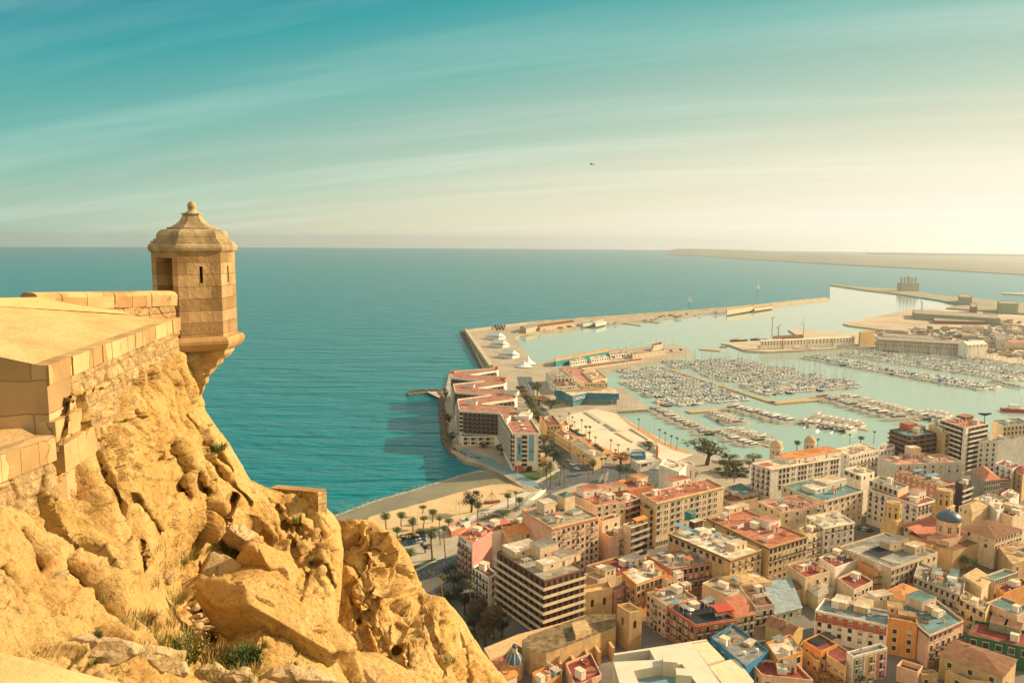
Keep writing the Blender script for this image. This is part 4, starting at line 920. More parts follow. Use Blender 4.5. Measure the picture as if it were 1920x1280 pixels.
# ------------------------------------------------------------------ the old town, building by building
b1 = bld('tall narrow pink apartment house with a white name band and red roof beside the avenue', 'G', (1165, 640), (1310, 740), (1505, 612), 22, 'pink', 'terra', [(4, 5, 'b', .6)], None, X=[('box', 'G', 1390, 640, (5, 4, 1.2), 'pink', 'terra')], clutter=.5)
bld('small white house with rows of iron balconies beside the tall pink house', 'F', (230, 112), (385, 212), (468, 168), 15, 'white', 'brown', (5, 4, 'b', -.1), (1, 3, 'w'))
bld('narrow whitewashed house with a steep red roof slope behind the pink house', 'a', (60, 985), (185, 1100), (375, 1045), 19, 'white', 'terra', None, None, clutter=.5, X=[('awn', 'a', 330, 985, (8, 5, .8), tile_mat('terra'))])
bld('long cream house with an orange tiled roof and skylights left of the big peach block', 'a', (345, 1090), (435, 1170), (990, 1012), 18, 'cream', 'orange', None, (3, 1, 'w', .3), tile='shed', slope='R', ridge=1.8, clutter=0)
bld('red-roofed house with maroon and orange terraces just behind the orange tiled house', 'a', (260, 985), (330, 1060), (860, 905), 17, 'rust', 'maroon', clutter=1.5)
bld('large peach apartment block with a grey terrace and teal pyramid roof room', 'a', (640, 760), (1078, 1030), (1785, 858), 25.5, 'peach', 'gravel', None, [(10, 7, 'm', .25)], cornice='orange', clutter=.7,
    X=[('box', 'a', 990, 800, (6.5, 6, 5.5), 'cream', 'pale'), ('box', 'a', 1290, 740, (6, 6, 6.5), 'cream', 'teal', 'pyr'), ('box', 'a', 1080, 905, (5, 4, 1.3), 'pale', 'blue'), ('box', 'a', 1430, 810, (5.5, 4, 1.3), 'pale', 'blue'), ('potted_plant', 'a', 1480, 720)])
bld('cream apartment block with a long red terrace and a white penthouse behind the peach block', 'r', (745, 372), (1062, 525), (1400, 470), 25, 'cream', 'terra', None, (4, 2, 'w'), clutter=.8,
    X=[('box', 'r', 980, 400, (10, 7, 3.6), 'white', 'terra'), ('box', 'r', 1240, 350, (14, 6, 2.6), 'cream', 'rose'), ('terrace_wall', 'r', 1150, 440)])
bld('slim white and brick apartment house with banded balconies right of the red terrace', 'r', (1300, 440), (1400, 490), (1565, 440), 24, 'white', 'rose', None, [(2, 5, 'w', .1), (1, 5, 'band', 0, (.0, 1), 'brick')], clutter=.6)
bld('cream house with a brown flat roof wedged against the right side of the peach block', 'b', (5, 880), (75, 935), (345, 858), 21, 'cream', 'brown', None, (2, 1, 'w', .5), clutter=.8)
bld('cream house with a sunken roof terrace of white tanks below the brown flat roof', 'b', (75, 1092), (190, 1172), (482, 1082), 16.5, 'peach', 'brown', None, [(1, 3, 'b', .1, (.3, .8)), (3, 3, 'w', .1, (.5, 1))], X=[('water_tank', 'b', 170, 1090), ('water_tank', 'b', 200, 1080), ('terrace_wall', 'b', 290, 1060)], clutter=.8)
bld('balconied cream apartment house under an orange awning', 'b', (385, 975), (510, 1030), (757, 945), 20.5, 'cream', 'gravel', None, (2, 5, 'band', .1, (0, 1), 'grey'), X=[('awn', 'b', 640, 940, (8, 2.4, 1.5), AWN)], clutter=.5)
bld('ochre stair tower with a tall dark glass strip at the big hotel', 'b', (655, 690), (740, 755), (885, 715), 22, 'ochre', 'brown', None, [(1, 6, 'f', 0, (.15, .85))], clutter=.6, X=[('box', 'b', 745, 650, (2.4, 2.4, 3), 'cream', 'pale')])
bld('big cream hotel block with glazed loggia grid and red terrace roof', 'b', (660, 515), (890, 655), (1900, 410), 25.5, 'cream', 'terra', None, [(1, 5, 'l', .3, (.0, .09)), (2, 5, 'w', .3, (.11, .17)), (2, 5, 'l', .3, (.2, .37)), (2, 5, 'w', .3, (.4, .45)), (2, 5, 'l', .3, (.48, .65)), (2, 5, 'w', .3, (.67, .73)), (1, 5, 'l', .3, (.755, .83)), (2, 5, 'w', .3, (.845, .9)), (5, 2, 'f', 6, (.0, .18))],
    name='hotel_building', cornice='ochre', clutter=.9, X=[('box', 'b', 1200, 370, (13, 6, 2.8), 'white', 'terra'), ('sun_shade', 'b', 840, 530), ('chimney', 'b', 1220, 440), ('chimney', 'b', 1480, 370), ('chimney', 'b', 1640, 400)])
bld('pinkish house with a red roof room between the curved terrace and the hotel', 'b', (230, 345), (470, 480), (850, 395), 21.5, 'rose' if 'rose' in WALLC else 'rust', 'terra', None, None, clutter=.7, X=[('box', 'b', 620, 350, (8, 6, 3.6), 'beige', 'orange'), ('awn', 'b', 420, 370, (8, 2, 1.6), AWN)])
bld('plain white windowless block with a slit on its right face behind the hotel', 'q', (1500, 590), (1415, 665), (1640, 745), 18, 'white', 'pale', None, None, clutter=.2, cat='building')
bld('white corner annex with one dark slit beside the windowless white block', 'q', (1650, 620), (1725, 668), (1822, 665), 17, 'white', 'pale', None, (1, 1, 'slit', .5), clutter=0)
# teal pergola pavilion
pv_ = bld('low pavilion with a square teal lattice roof left of the twin-domed house', 'c', (160, 578), (420, 708), (655, 645), 9.5, 'beige', 'teal', (6, 1, 'f', .25), (3, 1, 'f', .25), name='pavilion', cat='pavilion', clutter=0, par=.25)
bld('ochre walled terrace house in front of the teal pavilion', 'c', (20, 680), (260, 830), (640, 745), 8, 'ochre', 'brown', (3, 1, 'f', .1), None, clutter=.4)
carb = bld('long cream palace with two domed corner towers and red terraces on the harbour front', 'c', (555, 222), (850, 308), (1900, 128), 23.5, 'white', 'cream', [(4, 5, 'b', .1)], [(3, 4, 'f', .1, (.10, .26)), (2, 4, 'w', .1, (.28, .34)), (3, 4, 'f', .1, (.37, .50)), (2, 4, 'w', .1, (.52, .58)), (3, 4, 'f', .1, (.61, .74)), (2, 4, 'w', .1, (.76, .8)), (3, 4, 'f', .1, (.84, .97))],
    name='palace', cornice='cream', clutter=.3, X=[('box', 'c', 760, 260, (9, 6, .5), 'white', 'terra'), ('box', 'c', 1400, 130, (44, 12, 2.5), 'white', 'orange')])
def domed_tower(par, zk, x, y, r, zb, h, label=None, domec='stone'):
    p = G(zk, x, y, zb) - par.location; mb = MB(); mb.prism([(p.x + r * math.cos(R_(22.5 + 45 * i)), p.y + r * math.sin(R_(22.5 + 45 * i))) for i in range(8)], 12, zb - GZ + h, WM('cream')); 
    mb.lathe([(r * 1.12, 0), (r * 1.12, .5)], WM('white'), 16, (p.x, p.y, zb - GZ + h)); t = mb.build('tower', par)
    for i in range(8):
        a = R_(45 * i); place('window', WK('w', .9, 1.8), t, (p.x + r * .925 * math.cos(a), p.y + r * .925 * math.sin(a), zb - GZ + h - 3), a + math.pi / 2)
    mb = MB(); mb.lathe([(r * 1.0 * math.cos(R_(k * 10)) + .02, r * 1.25 * math.sin(R_(k * 10)) + .5) for k in range(9)] + [(.12, r * 1.25 + .5), (.12, r * 1.25 + 2.3), (.02, r * 1.25 + 3)], WM(domec), 16, (p.x, p.y, zb - GZ + h))
    mb.build('dome', t, smooth=True)
domed_tower(carb, 'J', 1510, 1040, 3.6, 23, 5.5)
domed_tower(carb, 'J', 1815, 970, 3.4, 23, 4.0)
bld('cream office block with a teal roof and white plant rooms on top', ('c') , (1010, 548), (1612, 800), ('d', 470, 470), 21, 'cream', 'teal', (6, 1, 'w', .1), [(7, 1, 'l', .05), (7, 4, 'w', 1)], clutter=.4,
    X=[('box', 'c', 1500, 640, (10, 8, 2.2), 'pale', 'pale'), ('box', 'c', 1720, 560, (17, 9, 3.4), 'pale', 'cream'), ('box', 'c', 1390, 630, (4, 4, 2.4), 'white', 'pale')])
bld('white civic building with arcaded ground floor, dark balconies and maroon crenellated roof', 'd', (545, 445), (1290, 690), (1575, 608), 21.5, 'white', 'maroon', [(8, 1, 'b', .1), (8, 4, 'w', 1)], [(5, 1, 'b', .1), (5, 4, 'w', 1)], name='civic_building', cornice='cream', clutter=.3, X=[('box', 'd', 1280, 590, (6, 5, 4.5), 'white', 'rose')])
bld('cream set-back block with a planted gallery just behind the civic building', 'd', (560, 315), (990, 475), (1150, 400), 24.5, 'cream', 'grey', (6, 1, 'f', -.2), None, clutter=.6)
bld('modern white house with a pale flat canopy roof above the teal-roofed office', 'd', (190, 150), (440, 250), (640, 190), 25, 'white', 'cream', (3, 1, 'l'), (2, 1, 'w'), clutter=.5)
bld('long brick-red house with cream window bays and blue awnings behind the civic building', 'd', (945, 175), (1640, 385), (1835, 350), 20, 'brick', 'gravel', [(8, 1, 's', .1), (8, 3, 's', 1)], (3, 4, 'w', .1), cornice='cream', clutter=1.2, X=[('awn', 'd', 1500, 290, (9, 2.5, 1.8), BLUEP), ('awn', 'd', 1290, 220, (7, 2, 1.8), BLUEP)])
bld('white house with rounded terraces and palms on the harbour front right of the palace', 'C', (110, 372), (240, 428), (490, 372), 18.5, 'white', 'cream', (2, 3, 'w'), [(10, 1, 'w', .2), (8, 2, 'b', 1.2)], clutter=.8)
bld('small white wing ending the rounded white house', 'C', (490, 352), (505, 378), (630, 352), 17.5, 'white', 'terra', None, (4, 2, 'w', .2), clutter=.6)
bld('pale blank-walled house with tan roof terraces and a white stair tower', 'C', (485, 436), (645, 505), (1205, 478), 17, 'pale', 'rose', None, (8, 2, 'w', .2), clutter=1.4, X=[('box', 'C', 780, 440, (7, 6, 6.5), 'cream', 'pale'), ('box', 'C', 960, 470, (12, 4, 2.4), 'white', 'brown')])
bld('dark brown brick apartment block with layered balconies and a red roof room', 'C', (585, 205), (765, 268), (992, 235), 25, 'brown', 'teal', (5, 6, 'band', 0, (0, 1), 'brown'), (4, 6, 'band', 0, (0, 1), 'brown'), clutter=.3, X=[('box', 'C', 745, 205, (9, 7, 4.5), 'red', 'terra'), ('box', 'C', 840, 205, (6, 5, 2.6), 'grey', 'grey')])
bld('tall yellow apartment slab between the brown block and the striped tower', 'C', (920, 160), (1045, 230), (1175, 218), 28, 'yellow', 'gravel', None, (2, 7, 'b', .1), clutter=.8)
bld('striped white and brown balcony tower with a red roof terrace', 'C', (1022, 118), (1240, 190), (1432, 150), 34, 'white', 'terra', [(5, 9, 'band', .2, (0, .9), 'white')], [(4, 9, 'band', .2, (.12, 1), 'white')], clutter=1.0, X=[('box', 'C', 1230, 120, (10, 6, 2.8), 'brown', 'terra')])
bld('ochre block with a pale blue blank party wall at the right edge of the town', 'C', (1350, 305), (1508, 300), (1780, 262), 30, 'pale', 'gravel', (3, 6, 'w', .2), None, clutter=1.2)
bld('cream block with a teal glazed penthouse above the blank pale wall', 'C', (1465, 125), (1560, 172), (1790, 150), 33, 'cream', 'teal', None, (7, 2, 'f', .1), clutter=.8)
bld('long cream market hall with red tiled hip roof and dark glazed gallery', 'e', (870, 200), (1130, 440), (1445, 398), 19, 'grey', 'terra', None, [(7, 2, 'f', .1)], tile='hip', name='market_hall', ridge=3)
bld('dark house front with curved white balconies beside the market hall', 'e', (560, 440), (695, 520), (875, 450), 19, 'dark', 'gravel', None, (1, 5, 'band', .2, (0, 1), 'pale'), clutter=.6)
bld('brown lower wing at the right end of the market hall', 'e', (1390, 370), (1440, 420), (1670, 400), 16, 'brown', 'terra', None, (5, 2, 'w', .2), clutter=.3)
bld('white house with maroon roof and three doors behind the market hall', 'e', (1345, 80), (1690, 195), (1860, 120), 20, 'white', 'maroon', (3, 2, 'b', .1), None, clutter=.8)
bld('yellow house under a maroon tiled roof at the far right edge', 'e', (1695, 175), (1900, 300), (2050, 230), 19, 'yellow', 'maroon', (2, 3, 'b', .1), None, tile='hip', ridge=1.5)
bld('teal-painted low hall with a turquoise side wall at the right edge', 'e', (1560, 300), (1760, 440), (2000, 350), 12, 'teal', 'teal', None, None, clutter=.3)
# cathedral
cat_ = empty('cathedral', (*G('C', 1080, 1100, GZ)[:2], GZ), 'ochre cathedral with a blue tiled dome on a pink drum and two octagonal belfries', 'church')
c0 = cat_.location
def cpr(zk, pts, z0, z1, m, mt, name, par=cat_, tile=None):
    w_ = [G(zk, *p, z1) for p in pts]; mb = MB(); mb.prism([(p.x - par.location.x, p.y - par.location.y) for p in w_], z0 - GZ, z1 - GZ, m, mt); return mb.build(name, par)
cpr('d', [(1140, 1120), (1560, 920), (1880, 1080), (1500, 1300)], GZ, 13, WM('ochre'), tile_mat('terra'), 'nave_wall')
a0, a1 = G('d', 1130, 1090, 14), G('d', 1560, 915, 14); mb = MB()                          # nave roof
dv = (a1 - a0).normalized(); sv = Vector((dv.y, -dv.x, 0)); k = lambda p, s_, z: (p.x + sv.x * s_ - c0.x, p.y + sv.y * s_ - c0.y, z - GZ)
mb.face([k(a0, 0, 16), k(a0, 7, 13.2), k(a1, 7, 13.2), k(a1, 0, 16)], tile_mat('terra')); mb.face([k(a0, 0, 16), k(a1, 0, 16), k(a1, -7, 13.2), k(a0, -7, 13.2)], tile_mat('terra')); mb.build('roof', cat_)
cpr('C', [(790, 1130), (985, 1060), (1420, 1150), (1130, 1250)], GZ, 12.5, WM('ochre'), RM('brown'), 'side_chapel')
cpr('C', [(905, 1120), (1095, 1165), (1260, 1100), (1060, 1060)], 12.4, 15, WM('stone'), RM('rose'), 'crossing')
p = G('C', 1085, 1090, 15); DR = 5.1; mb = MB(); mb.lathe([(DR, 0), (DR, 6.2), (DR * 1.06, 6.3), (DR * 1.06, 6.8)], WM('peach'), 16, (p.x - c0.x, p.y - c0.y, 15 - GZ)); dr = mb.build('drum', cat_)
for i in range(8): a = R_(45 * i + 22); place('window', WK('w', 1.5, 3.2), dr, (p.x - c0.x + DR * math.cos(a) * .99, p.y - c0.y + DR * math.sin(a) * .99, 16.3 - GZ), a + math.pi / 2)
DT = mat('blue_glazed_tile', (.05, .09, .13), .35, .3, 1.2, .2, 3, spec=.5); mb = MB(); mb.lathe([(DR * 1.08 * math.cos(R_(j * 9)), DR * .78 * math.sin(R_(j * 9))) for j in range(10)] + [(.35, DR * .78), (.3, DR * .78 + .9), (.02, DR * .78 + 1.6)], DT, 24, (p.x - c0.x, p.y - c0.y, 21.8 - GZ)); mb.build('dome', cat_, smooth=True)
def belfry(zk, x0, x1, ytop, ymid, x0b, x1b, zt_, label, par):
    a, b = G(zk, x0b, ymid, zt_), G(zk, x1b, ymid, zt_); Wd = (b - a).length * .70; c = (a + b) / 2; al = R_(38)
    mb = MB(); mb.box((c.x - par.location.x, c.y - par.location.y + Wd * .5, 0), (Wd, Wd, zt_ - GZ), WM('ochre'), al); mb.box((c.x - par.location.x, c.y - par.location.y + Wd * .5, zt_ - GZ), (Wd * 1.05, Wd * 1.05, .5), WM('yellow'), al); t = mb.build('bell_tower', par)
    r = Wd * .46; cx, cy = c.x - par.location.x, c.y - par.location.y + Wd * .5; mb = MB()
    V = [(cx + r * 1.08 * math.cos(R_(22.5 + 45 * i) + al), cy + r * 1.08 * math.sin(R_(22.5 + 45 * i) + al)) for i in range(8)]
    h0 = zt_ - GZ + .5; h1 = h0 + 7.2
    for i in range(8):
        A, B = V[i], V[(i + 1) % 8]; wd = math.dist(A, B); mb.holed(A, B, h0, h1, [(wd * .32, wd * .68, h0 + .6, h0 + 3.2), (wd * .36, wd * .64, h0 + 4.6, h0 + 5.8)], .5, WM('ochre'), mat_dark())
    mb.prism(V, h1 - .02, h1 + .6, WM('ochre'), RM('tan')); mb.build('belfry', t)
belfry('d', 870, 1140, 650, 935, 800, 1140, 18, '', cat_)
belfry('d', 1610, 1890, 480, 740, 1570, 1900, 22, '', cat_)
bld('long cream house row with rose terraces and roof pergolas left of the cathedral square', 'c', (640, 790), (1000, 960), (1640, 860), 20.5, 'cream', 'rose', (4, 1, 'w'), (4, 2, 'w'), clutter=1.8, X=[('box', 'c', 1250, 850, (5, 4, 2.6), 'white', 'terra'), ('box', 'c', 1560, 890, (5, 4, 2.8), 'white', 'orange'), ('sun_shade', 'c', 980, 830)])
bld('white corner house with ordered balconies facing the square in front of the civic building', 'C', (-130, 945), (20, 1042), (286, 995), 21.5, 'white', 'pale', (4, 1, 'w'), [(5, 1, 'b', 0), (5, 2, 'w', 1), (5, 2, 'b', 3)], cornice='cream', clutter=1.3)
bld('cream hotel with a roof terrace, small turquoise pool and white parasols', 'B', (285, 740), (905, 1008), (1218, 902), 20, 'ochre', 'pale', [(9, 1, 'f', .1, (.0, .9))], [(5, 1, 'b', .2), (5, 4, 'w', 1.2)], name='hotel_building', cornice='brown', clutter=2.0,
    X=[('box', 'B', 560, 680, (6, 3, 3.2), 'dark', 'pale'), ('box', 'B', 500, 610, (3, 4, 4), 'teal', 'teal'), ('box', 'B', 935, 770, (4, 2.4, .5), 'white', 'teal'), ('parasol', 'B', 620, 730), ('parasol', 'B', 680, 760), ('parasol', 'B', 720, 740), ('awn', 'B', 460, 740, (3, 14, 2.0), BLUEP), ('box', 'B', 960, 890, (8, 5, 2.6), 'cream', 'pale'), ('sun_shade', 'B', 780, 790), ('potted_plant', 'B', 650, 760)])
bld('ochre corner hotel with a bright red roof and white central roof room', 'B', (665, 585), (1290, 885), (1675, 770), 21, 'ochre', 'terra', (4, 4, 'w', .1), [(9, 1, 'f', 0), (9, 1, 'b', 1), (8, 4, 'w', 2)], cornice='brown', name='hotel_building', clutter=.8,
    X=[('box', 'B', 1285, 670, (8, 7, 3.4), 'white', 'rose'), ('box', 'B', 850, 600, (3, 3, 2.8), 'white', 'pale'), ('skylight', 'B', 1010, 650), ('skylight', 'B', 1180, 720), ('box', 'B', 960, 520, (14, 4, 2.4), 'cream', 'pale')])
bld('cream house with tan terrace attached right of the red-roofed corner hotel', 'B', (1590, 690), (1675, 770), (1855, 705), 19.5, 'cream', 'tan', None, (4, 5, 'b', .2), clutter=.9)
bld('pale flat-roofed house with plant boxes behind the pool hotel', 'B', (640, 610), (700, 660), (1000, 640), 19, 'cream', 'gravel', None, None, clutter=1.5)
bld('dark red brick house with a white pergola terrace and slate-blue roof pieces', 'B', (70, 965), (310, 1100), (815, 1015), 15.5, 'brick', 'gravel', None, [(9, 1, 'f', 0, (0, 1)), (9, 2, 'b', 1)], clutter=1.2, X=[('pergola', 'B', 640, 1020), ('pergola', 'B', 700, 1000), ('box', 'B', 400, 870, (5, 4, 4), 'cream', 'orange'), ('box', 'B', 250, 960, (6, 5, .6), 'blue', 'blue')])
bld('white penthouse house with glazed top floor and orange side left of the brick house', 'F', (1650, 160), (1785, 275), ('E', 360, 175), 17.5, 'orange', 'pale', (3, 3, 'b', .5), [(7, 1, 'f', 0), (2, 2, 'w', 1, (0, .3))], clutter=1.2)
bld('amber plastered apartment house with cream window surrounds above the alley', 'E', (165, 352), (352, 475), (640, 400), 15.5, 'peach', 'gravel', (5, 4, 'm', .05), None, clutter=1.2, X=[('box', 'E', 370, 290, (4, 3.4, 3.2), 'cream', 'orange'), ('box', 'E', 460, 250, (3, 3, 4), 'white', 'pale'), ('box', 'E', 530, 330, (3.4, 3, 2.6), 'cream', 'pale')])
bld('brick-red corner house with white framed balconies and a red canopy on its roof bar', 'E', (352, 476), (628, 660), (1018, 598), 15, 'rust', 'black', (5, 3, 'b', .1), (5, 3, 'b', .1), cornice='red', clutter=.6,
    X=[('awn', 'E', 880, 560, (7, 5, 2.4), REDP), ('sun_shade', 'E', 430, 490), ('potted_plant', 'E', 560, 520), ('potted_plant', 'E', 600, 500), ('potted_plant', 'E', 520, 500), ('parasol', 'E', 580, 560), ('box', 'E', 760, 470, (3, 3, 2.4), 'white', 'blue')])
bld('yellow two-storey house with a red tiled slope right of the brick-red corner house', 'E', (900, 480), (1015, 590), (1190, 555), 14, 'yellow', 'terra', None, (3, 3, 'b', .1), tile='shed', slope='R', ridge=3.2, clutter=0)
bld('beige house with a white steel pergola frame on its terrace', 'E', (1045, 295), (1195, 492), (1375, 462), 16, 'beige', 'brown', None, (3, 2, 'b', .3), clutter=.2, X=[('pergola', 'E', 1220, 440), ('pergola', 'E', 1290, 425), ('box', 'E', 1140, 330, (5, 6, .7), 'beige', 'brown')])
bld('low house with a sloping teal-grey metal roof and mint walls', 'E', (1275, 320), (1370, 560), (1632, 492), 9, 'mint', 'blue', None, (4, 1, 'w', .3), tile='shed', slope='R', ridge=2.5, clutter=0)
bld('beige flat-roofed house with a folded tan parapet in the middle of the old town', 'E', (690, 265), (945, 385), (1290, 215), 12.5, 'beige', 'gravel', None, None, clutter=.8)
bld('pale low house with patched tan roofs behind the beige flat roof', 'E', (840, 200), (1060, 280), (1350, 250), 13, 'cream', 'tan', None, None, tile='hip', ridge=1.4, clutter=0)
bld('stone house with a brown tiled hip roof in the shaded courtyard', 'E', (1400, 270), (1520, 350), (1660, 300), 9, 'stone', 'brown', None, None, tile='hip', ridge=1.8)
bld('low stone house with a mossy tiled roof beside the courtyard', 'E', (1670, 300), (1790, 400), (1930, 330), 9, 'stone', 'gravel', None, None, tile='hip', ridge=1.6)
bld('white house with a red roof terrace and blank left wall above the courtyard', 'E', (1495, 90), (1670, 215), (1900, 150), 14, 'cream', 'maroon', None, (3, 2, 'w', .4), clutter=1.0)
# bottom rows
bld('blue-walled house with a grey roof terrace and white railing', 'E', (772, 775), (1105, 1050), (1322, 905), 13, 'blue', 'grey', (4, 1, 'w', .3), None, clutter=.4, X=[('box', 'E', 1140, 840, (4.5, 2.6, 1.0), 'stone', 'pale'), ('box', 'E', 920, 750, (5, 1, 1), 'green', 'teal')])
bld('house with a white and grey terrace and bright orange side wall', 'E', (1298, 825), (1410, 990), (1645, 905), 13.5, 'orange', 'pale', None, (3, 1, 'f', .2), clutter=.9, X=[('box', 'E', 1420, 800, (4, 3, .8), 'pale', 'blue')])
bld('peach house with a long maroon roof terrace and small white stair room', 'E', (1115, 968), (1255, 1130), (1745, 1185), 11, 'peach', 'maroon', (2, 1, 'w', .4), (4, 2, 'w', .4), clutter=.6, X=[('box', 'E', 1515, 1090, (4, 3.4, 3), 'cream', 'gravel')])
bld('yellow house under a brown tiled roof right of the brick-red corner house', 'E', (1290, 650), (1540, 752), (1645, 690), 11, 'yellow', 'brown', None, None, tile='gable', ridge=1.8)
bld('orange-walled house with a maroon roof and one black roof panel', 'g', (45, 640), (315, 805), (560, 690), 11, 'orange', 'maroon', (2, 1, 'w', .4), (3, 1, 'w', .4), clutter=.3, X=[('box', 'g', 330, 620, (11, 5, .35), 'dark', 'black')])
bld('yellow house with a maroon roof and green awning', 'g', (400, 850), (690, 1035), (735, 800), 10, 'yellow', 'maroon', (3, 2, 's', .3), None, clutter=.2, par=.3)
bld('small ochre house with a maroon terrace below the black-panelled roof', 'g', (0, 720), (280, 960), (320, 880), 8.5, 'ochre', 'maroon', (3, 1, 'w', .5), (1, 1, 'w', .5), clutter=.3)
bld('ochre cottage with a single dark window left of the yellow house', 'g', (285, 890), (380, 950), (420, 880), 8, 'ochre', 'brown', (1, 2, 'w', .1), None, clutter=0)
bld('narrow house painted in sage, yellow and pink stripes with black balconies', 'g', (700, 808), (800, 880), (1312, 748), 13, 'white', 'grey', None, [(2, 3, 'w', .2, (.05, .3)), (2, 3, 'b', .2, (.38, .98))], clutter=.6)
bld('long house with an orange-red top floor, white framed windows and a blue-grey roof', 'g', (228, 185), (1312, 410), (1420, 210), 14, 'white', 'blue', [(7, 1, 's', -.1), (7, 2, 'w', 1)], None, clutter=.5, X=[('box', 'g', 620, 110, (7, 5, 2.5), 'cream', 'pale'), ('box', 'g', 950, 160, (9, 5, 2.2), 'yellow', 'cream')])
bld('orange plastered house with a shaded roof loggia right of the orange-red top floor', 'g', (1315, 230), (1325, 310), (1765, 385), 16, 'orange', 'tan', None, [(2, 4, 'w', .8)], clutter=.2, X=[('box', 'g', 1420, 210, (5, 5, 2.5), 'peach', 'tan'), ('awn', 'g', 1600, 330, (6, 3, 2.2), RM('tan'))])
bld('peach walled box house with a sunken brown patio at the bottom of the town', 'g', (1450, 1015), (1770, 1115), (1850, 1020), 8, 'peach', 'brown', None, None, clutter=0, par=1.8)
oc = bld('large pinkish block with chamfered corners, teal roof terrace and windowed attic', 'f', (165, 720), (610, 1110), (1088, 905), 15, 'peach', 'teal', None, [(1, 1, 'w', 0, (.0, .12)), (4, 1, 'l', -.1, (.12, .7)), (6, 3, 'b', 1)], cornice='brown', clutter=.8, X=[('box', 'f', 480, 690, (9, 7, 3.4), 'beige', 'teal'), ('box', 'f', 640, 800, (3, 3, 2.6), 'cream', 'pale'), ('potted_plant', 'f', 560, 820), ('potted_plant', 'f', 700, 780), ('solar_panel', 'f', 300, 770)])
bld('yellow house with tall grey-green shutters and dark balconies right of the pinkish block', 'f', (1030, 595), (1388, 795), (1450, 680), 14.5, 'yellow', 'gravel', [(4, 1, 'l', -.1), (3, 2, 'b', 1)], None, clutter=.8)
bld('pink plastered house with a teal roof terrace at the right edge', 'f', (1400, 655), (1830, 835), (2050, 740), 14.5, 'peach', 'teal', (3, 2, 'w', .5), None, clutter=.3)
bld('long grey house with a planted top loggia facing the narrow street', 'f', (395, 290), (1075, 570), (1110, 345), 14.5, 'grey', 'gravel', [(9, 1, 'l', 0), (7, 2, 'b', 1)], None, clutter=1.6, X=[('box', 'f', 700, 290, (8, 3, 2.2), 'pale', 'blue'), ('box', 'f', 950, 320, (8, 3, 2.4), 'pale', 'teal')])
bld('rose plastered lower house stepping down along the narrow street', 'f', (312, 375), (980, 700), (1030, 600), 9.5, 'rust', 'brown', (6, 1, 'w', .3), None, clutter=.2)
bld('cream house with a bright teal flat roof over open columns', 'f', (1335, 295), (1520, 345), (1840, 232), 15, 'cream', 'teal', None, (10, 1, 'l', -.2), clutter=0)
bld('cream gabled house with roof lattice near the palms', 'f', (1090, 330), (1330, 490), (1500, 330), 14, 'cream', 'tan', None, None, tile='shed', slope='F', ridge=1.5)
bld('house with maroon terraces below the teal flat roof', 'f', (1540, 440), (1640, 530), (1990, 400), 13, 'orange', 'maroon', None, None, clutter=1.6)
bld('dark green walled house with a maroon roof and lime roof room', 'h', (860, 450), (1960, 690), (2050, 420), 11.5, 'green', 'maroon', (5, 1, 'f', .1), None, clutter=.4, X=[('box', 'h', 1390, 330, (7, 5, 2.8), 'sage', 'brown'), ('box', 'h', 1640, 400, (6, 5, 2.8), 'sage', 'brown')])
bld('big ochre house with a brown tiled roof and slatted sun canopy', 'h', (385, 800), (1470, 1165), (1700, 870), 11, 'ochre', 'brown', (3, 1, 'w', .4), None, tile='hip', ridge=2.2, X=())
bld('tan house with white framed roof hatches at the bottom edge', 'h', (480, 1050), (900, 1230), (1560, 1260), 8, 'yellow', 'gravel', (1, 1, 'w', .3), None, clutter=1.0)
bld('cream terrace house with a white frame roof in the bottom right corner', 'h', (560, 1330), (720, 1290), (1200, 1330), 9, 'cream', 'pale', None, None, clutter=.6)
bld('small house with a tan roof beside the peach walled box', 'h', (0, 1060), (90, 1130), (360, 1110), 7, 'ochre', 'tan', None, (2, 1, 'w', .3), clutter=.6)
# middle right
mus = bld('museum block with a grey glass roof, sunken courtyard and dark glazed side', 'D', (155, 108), (602, 295), (1000, 155), 16.5, 'beige', 'grey', None, [(7, 3, 'l', .1, (.0, .68)), (2, 3, 'w', .2, (.74, .98))], name='museum', clutter=0,
    X=[('box', 'D', 620, 110, (14, 5, 3.2), 'stone', 'grey'), ('box', 'D', 800, 150, (8, 5, 3.2), 'stone', 'cream'), ('box', 'D', 500, 165, (12, 8, .5), 'grey', 'black')] + [('box', 'D', 300 + 26 * i, 130 + 14 * i, (13, .5, .4), 'pale', 'pale') for i in range(3)] + [('box', 'D', 560 + 30 * i, 235 + 2 * i, (.5, 7, .4), 'pale', 'pale') for i in range(4)])
bld('broad cream house with a brown hipped roof, small skylights and a round roof terrace', 'C', (1195, 1050), (1492, 1140), (1725, 1062), 17, 'cream', 'brown', (2, 2, 'w', .1), (9, 2, 'w', .1), tile='hip', ridge=2.4)
bld('tan-roofed house with a cream cornice above the cathedral dome', 'e', (620, 950), (890, 1075), (1212, 945), 18, 'cream', 'tan', (3, 1, 'w'), None, tile='hip', ridge=2.0)
bld('pale blue-white roof room house right of the tan-roofed house', 'e', (1215, 890), (1390, 1060), (1545, 960), 19, 'pale', 'pale', None, None, clutter=.4)
bld('cream house with a stacked roof terrace at the right edge behind the cathedral', 'e', (1420, 1050), (1700, 1150), (2000, 1010), 17.5, 'cream', 'maroon', None, None, clutter=1.6, X=[('box', 'e', 1610, 1020, (5, 4, 3.2), 'cream', 'cream'), ('box', 'e', 1790, 1040, (5, 4, 2.6), 'cream', 'pale')])
bld('white cube house with rose terraces below the market hall', 'e', (1455, 690), (1640, 800), (1830, 700), 15, 'white', 'rose', (2, 2, 'w'), None, clutter=1.5)
bld('cream jumble of low roofs below the dark balconied house', 'e', (900, 790), (1220, 900), (1560, 780), 14, 'cream', 'pale', None, None, clutter=2.4)
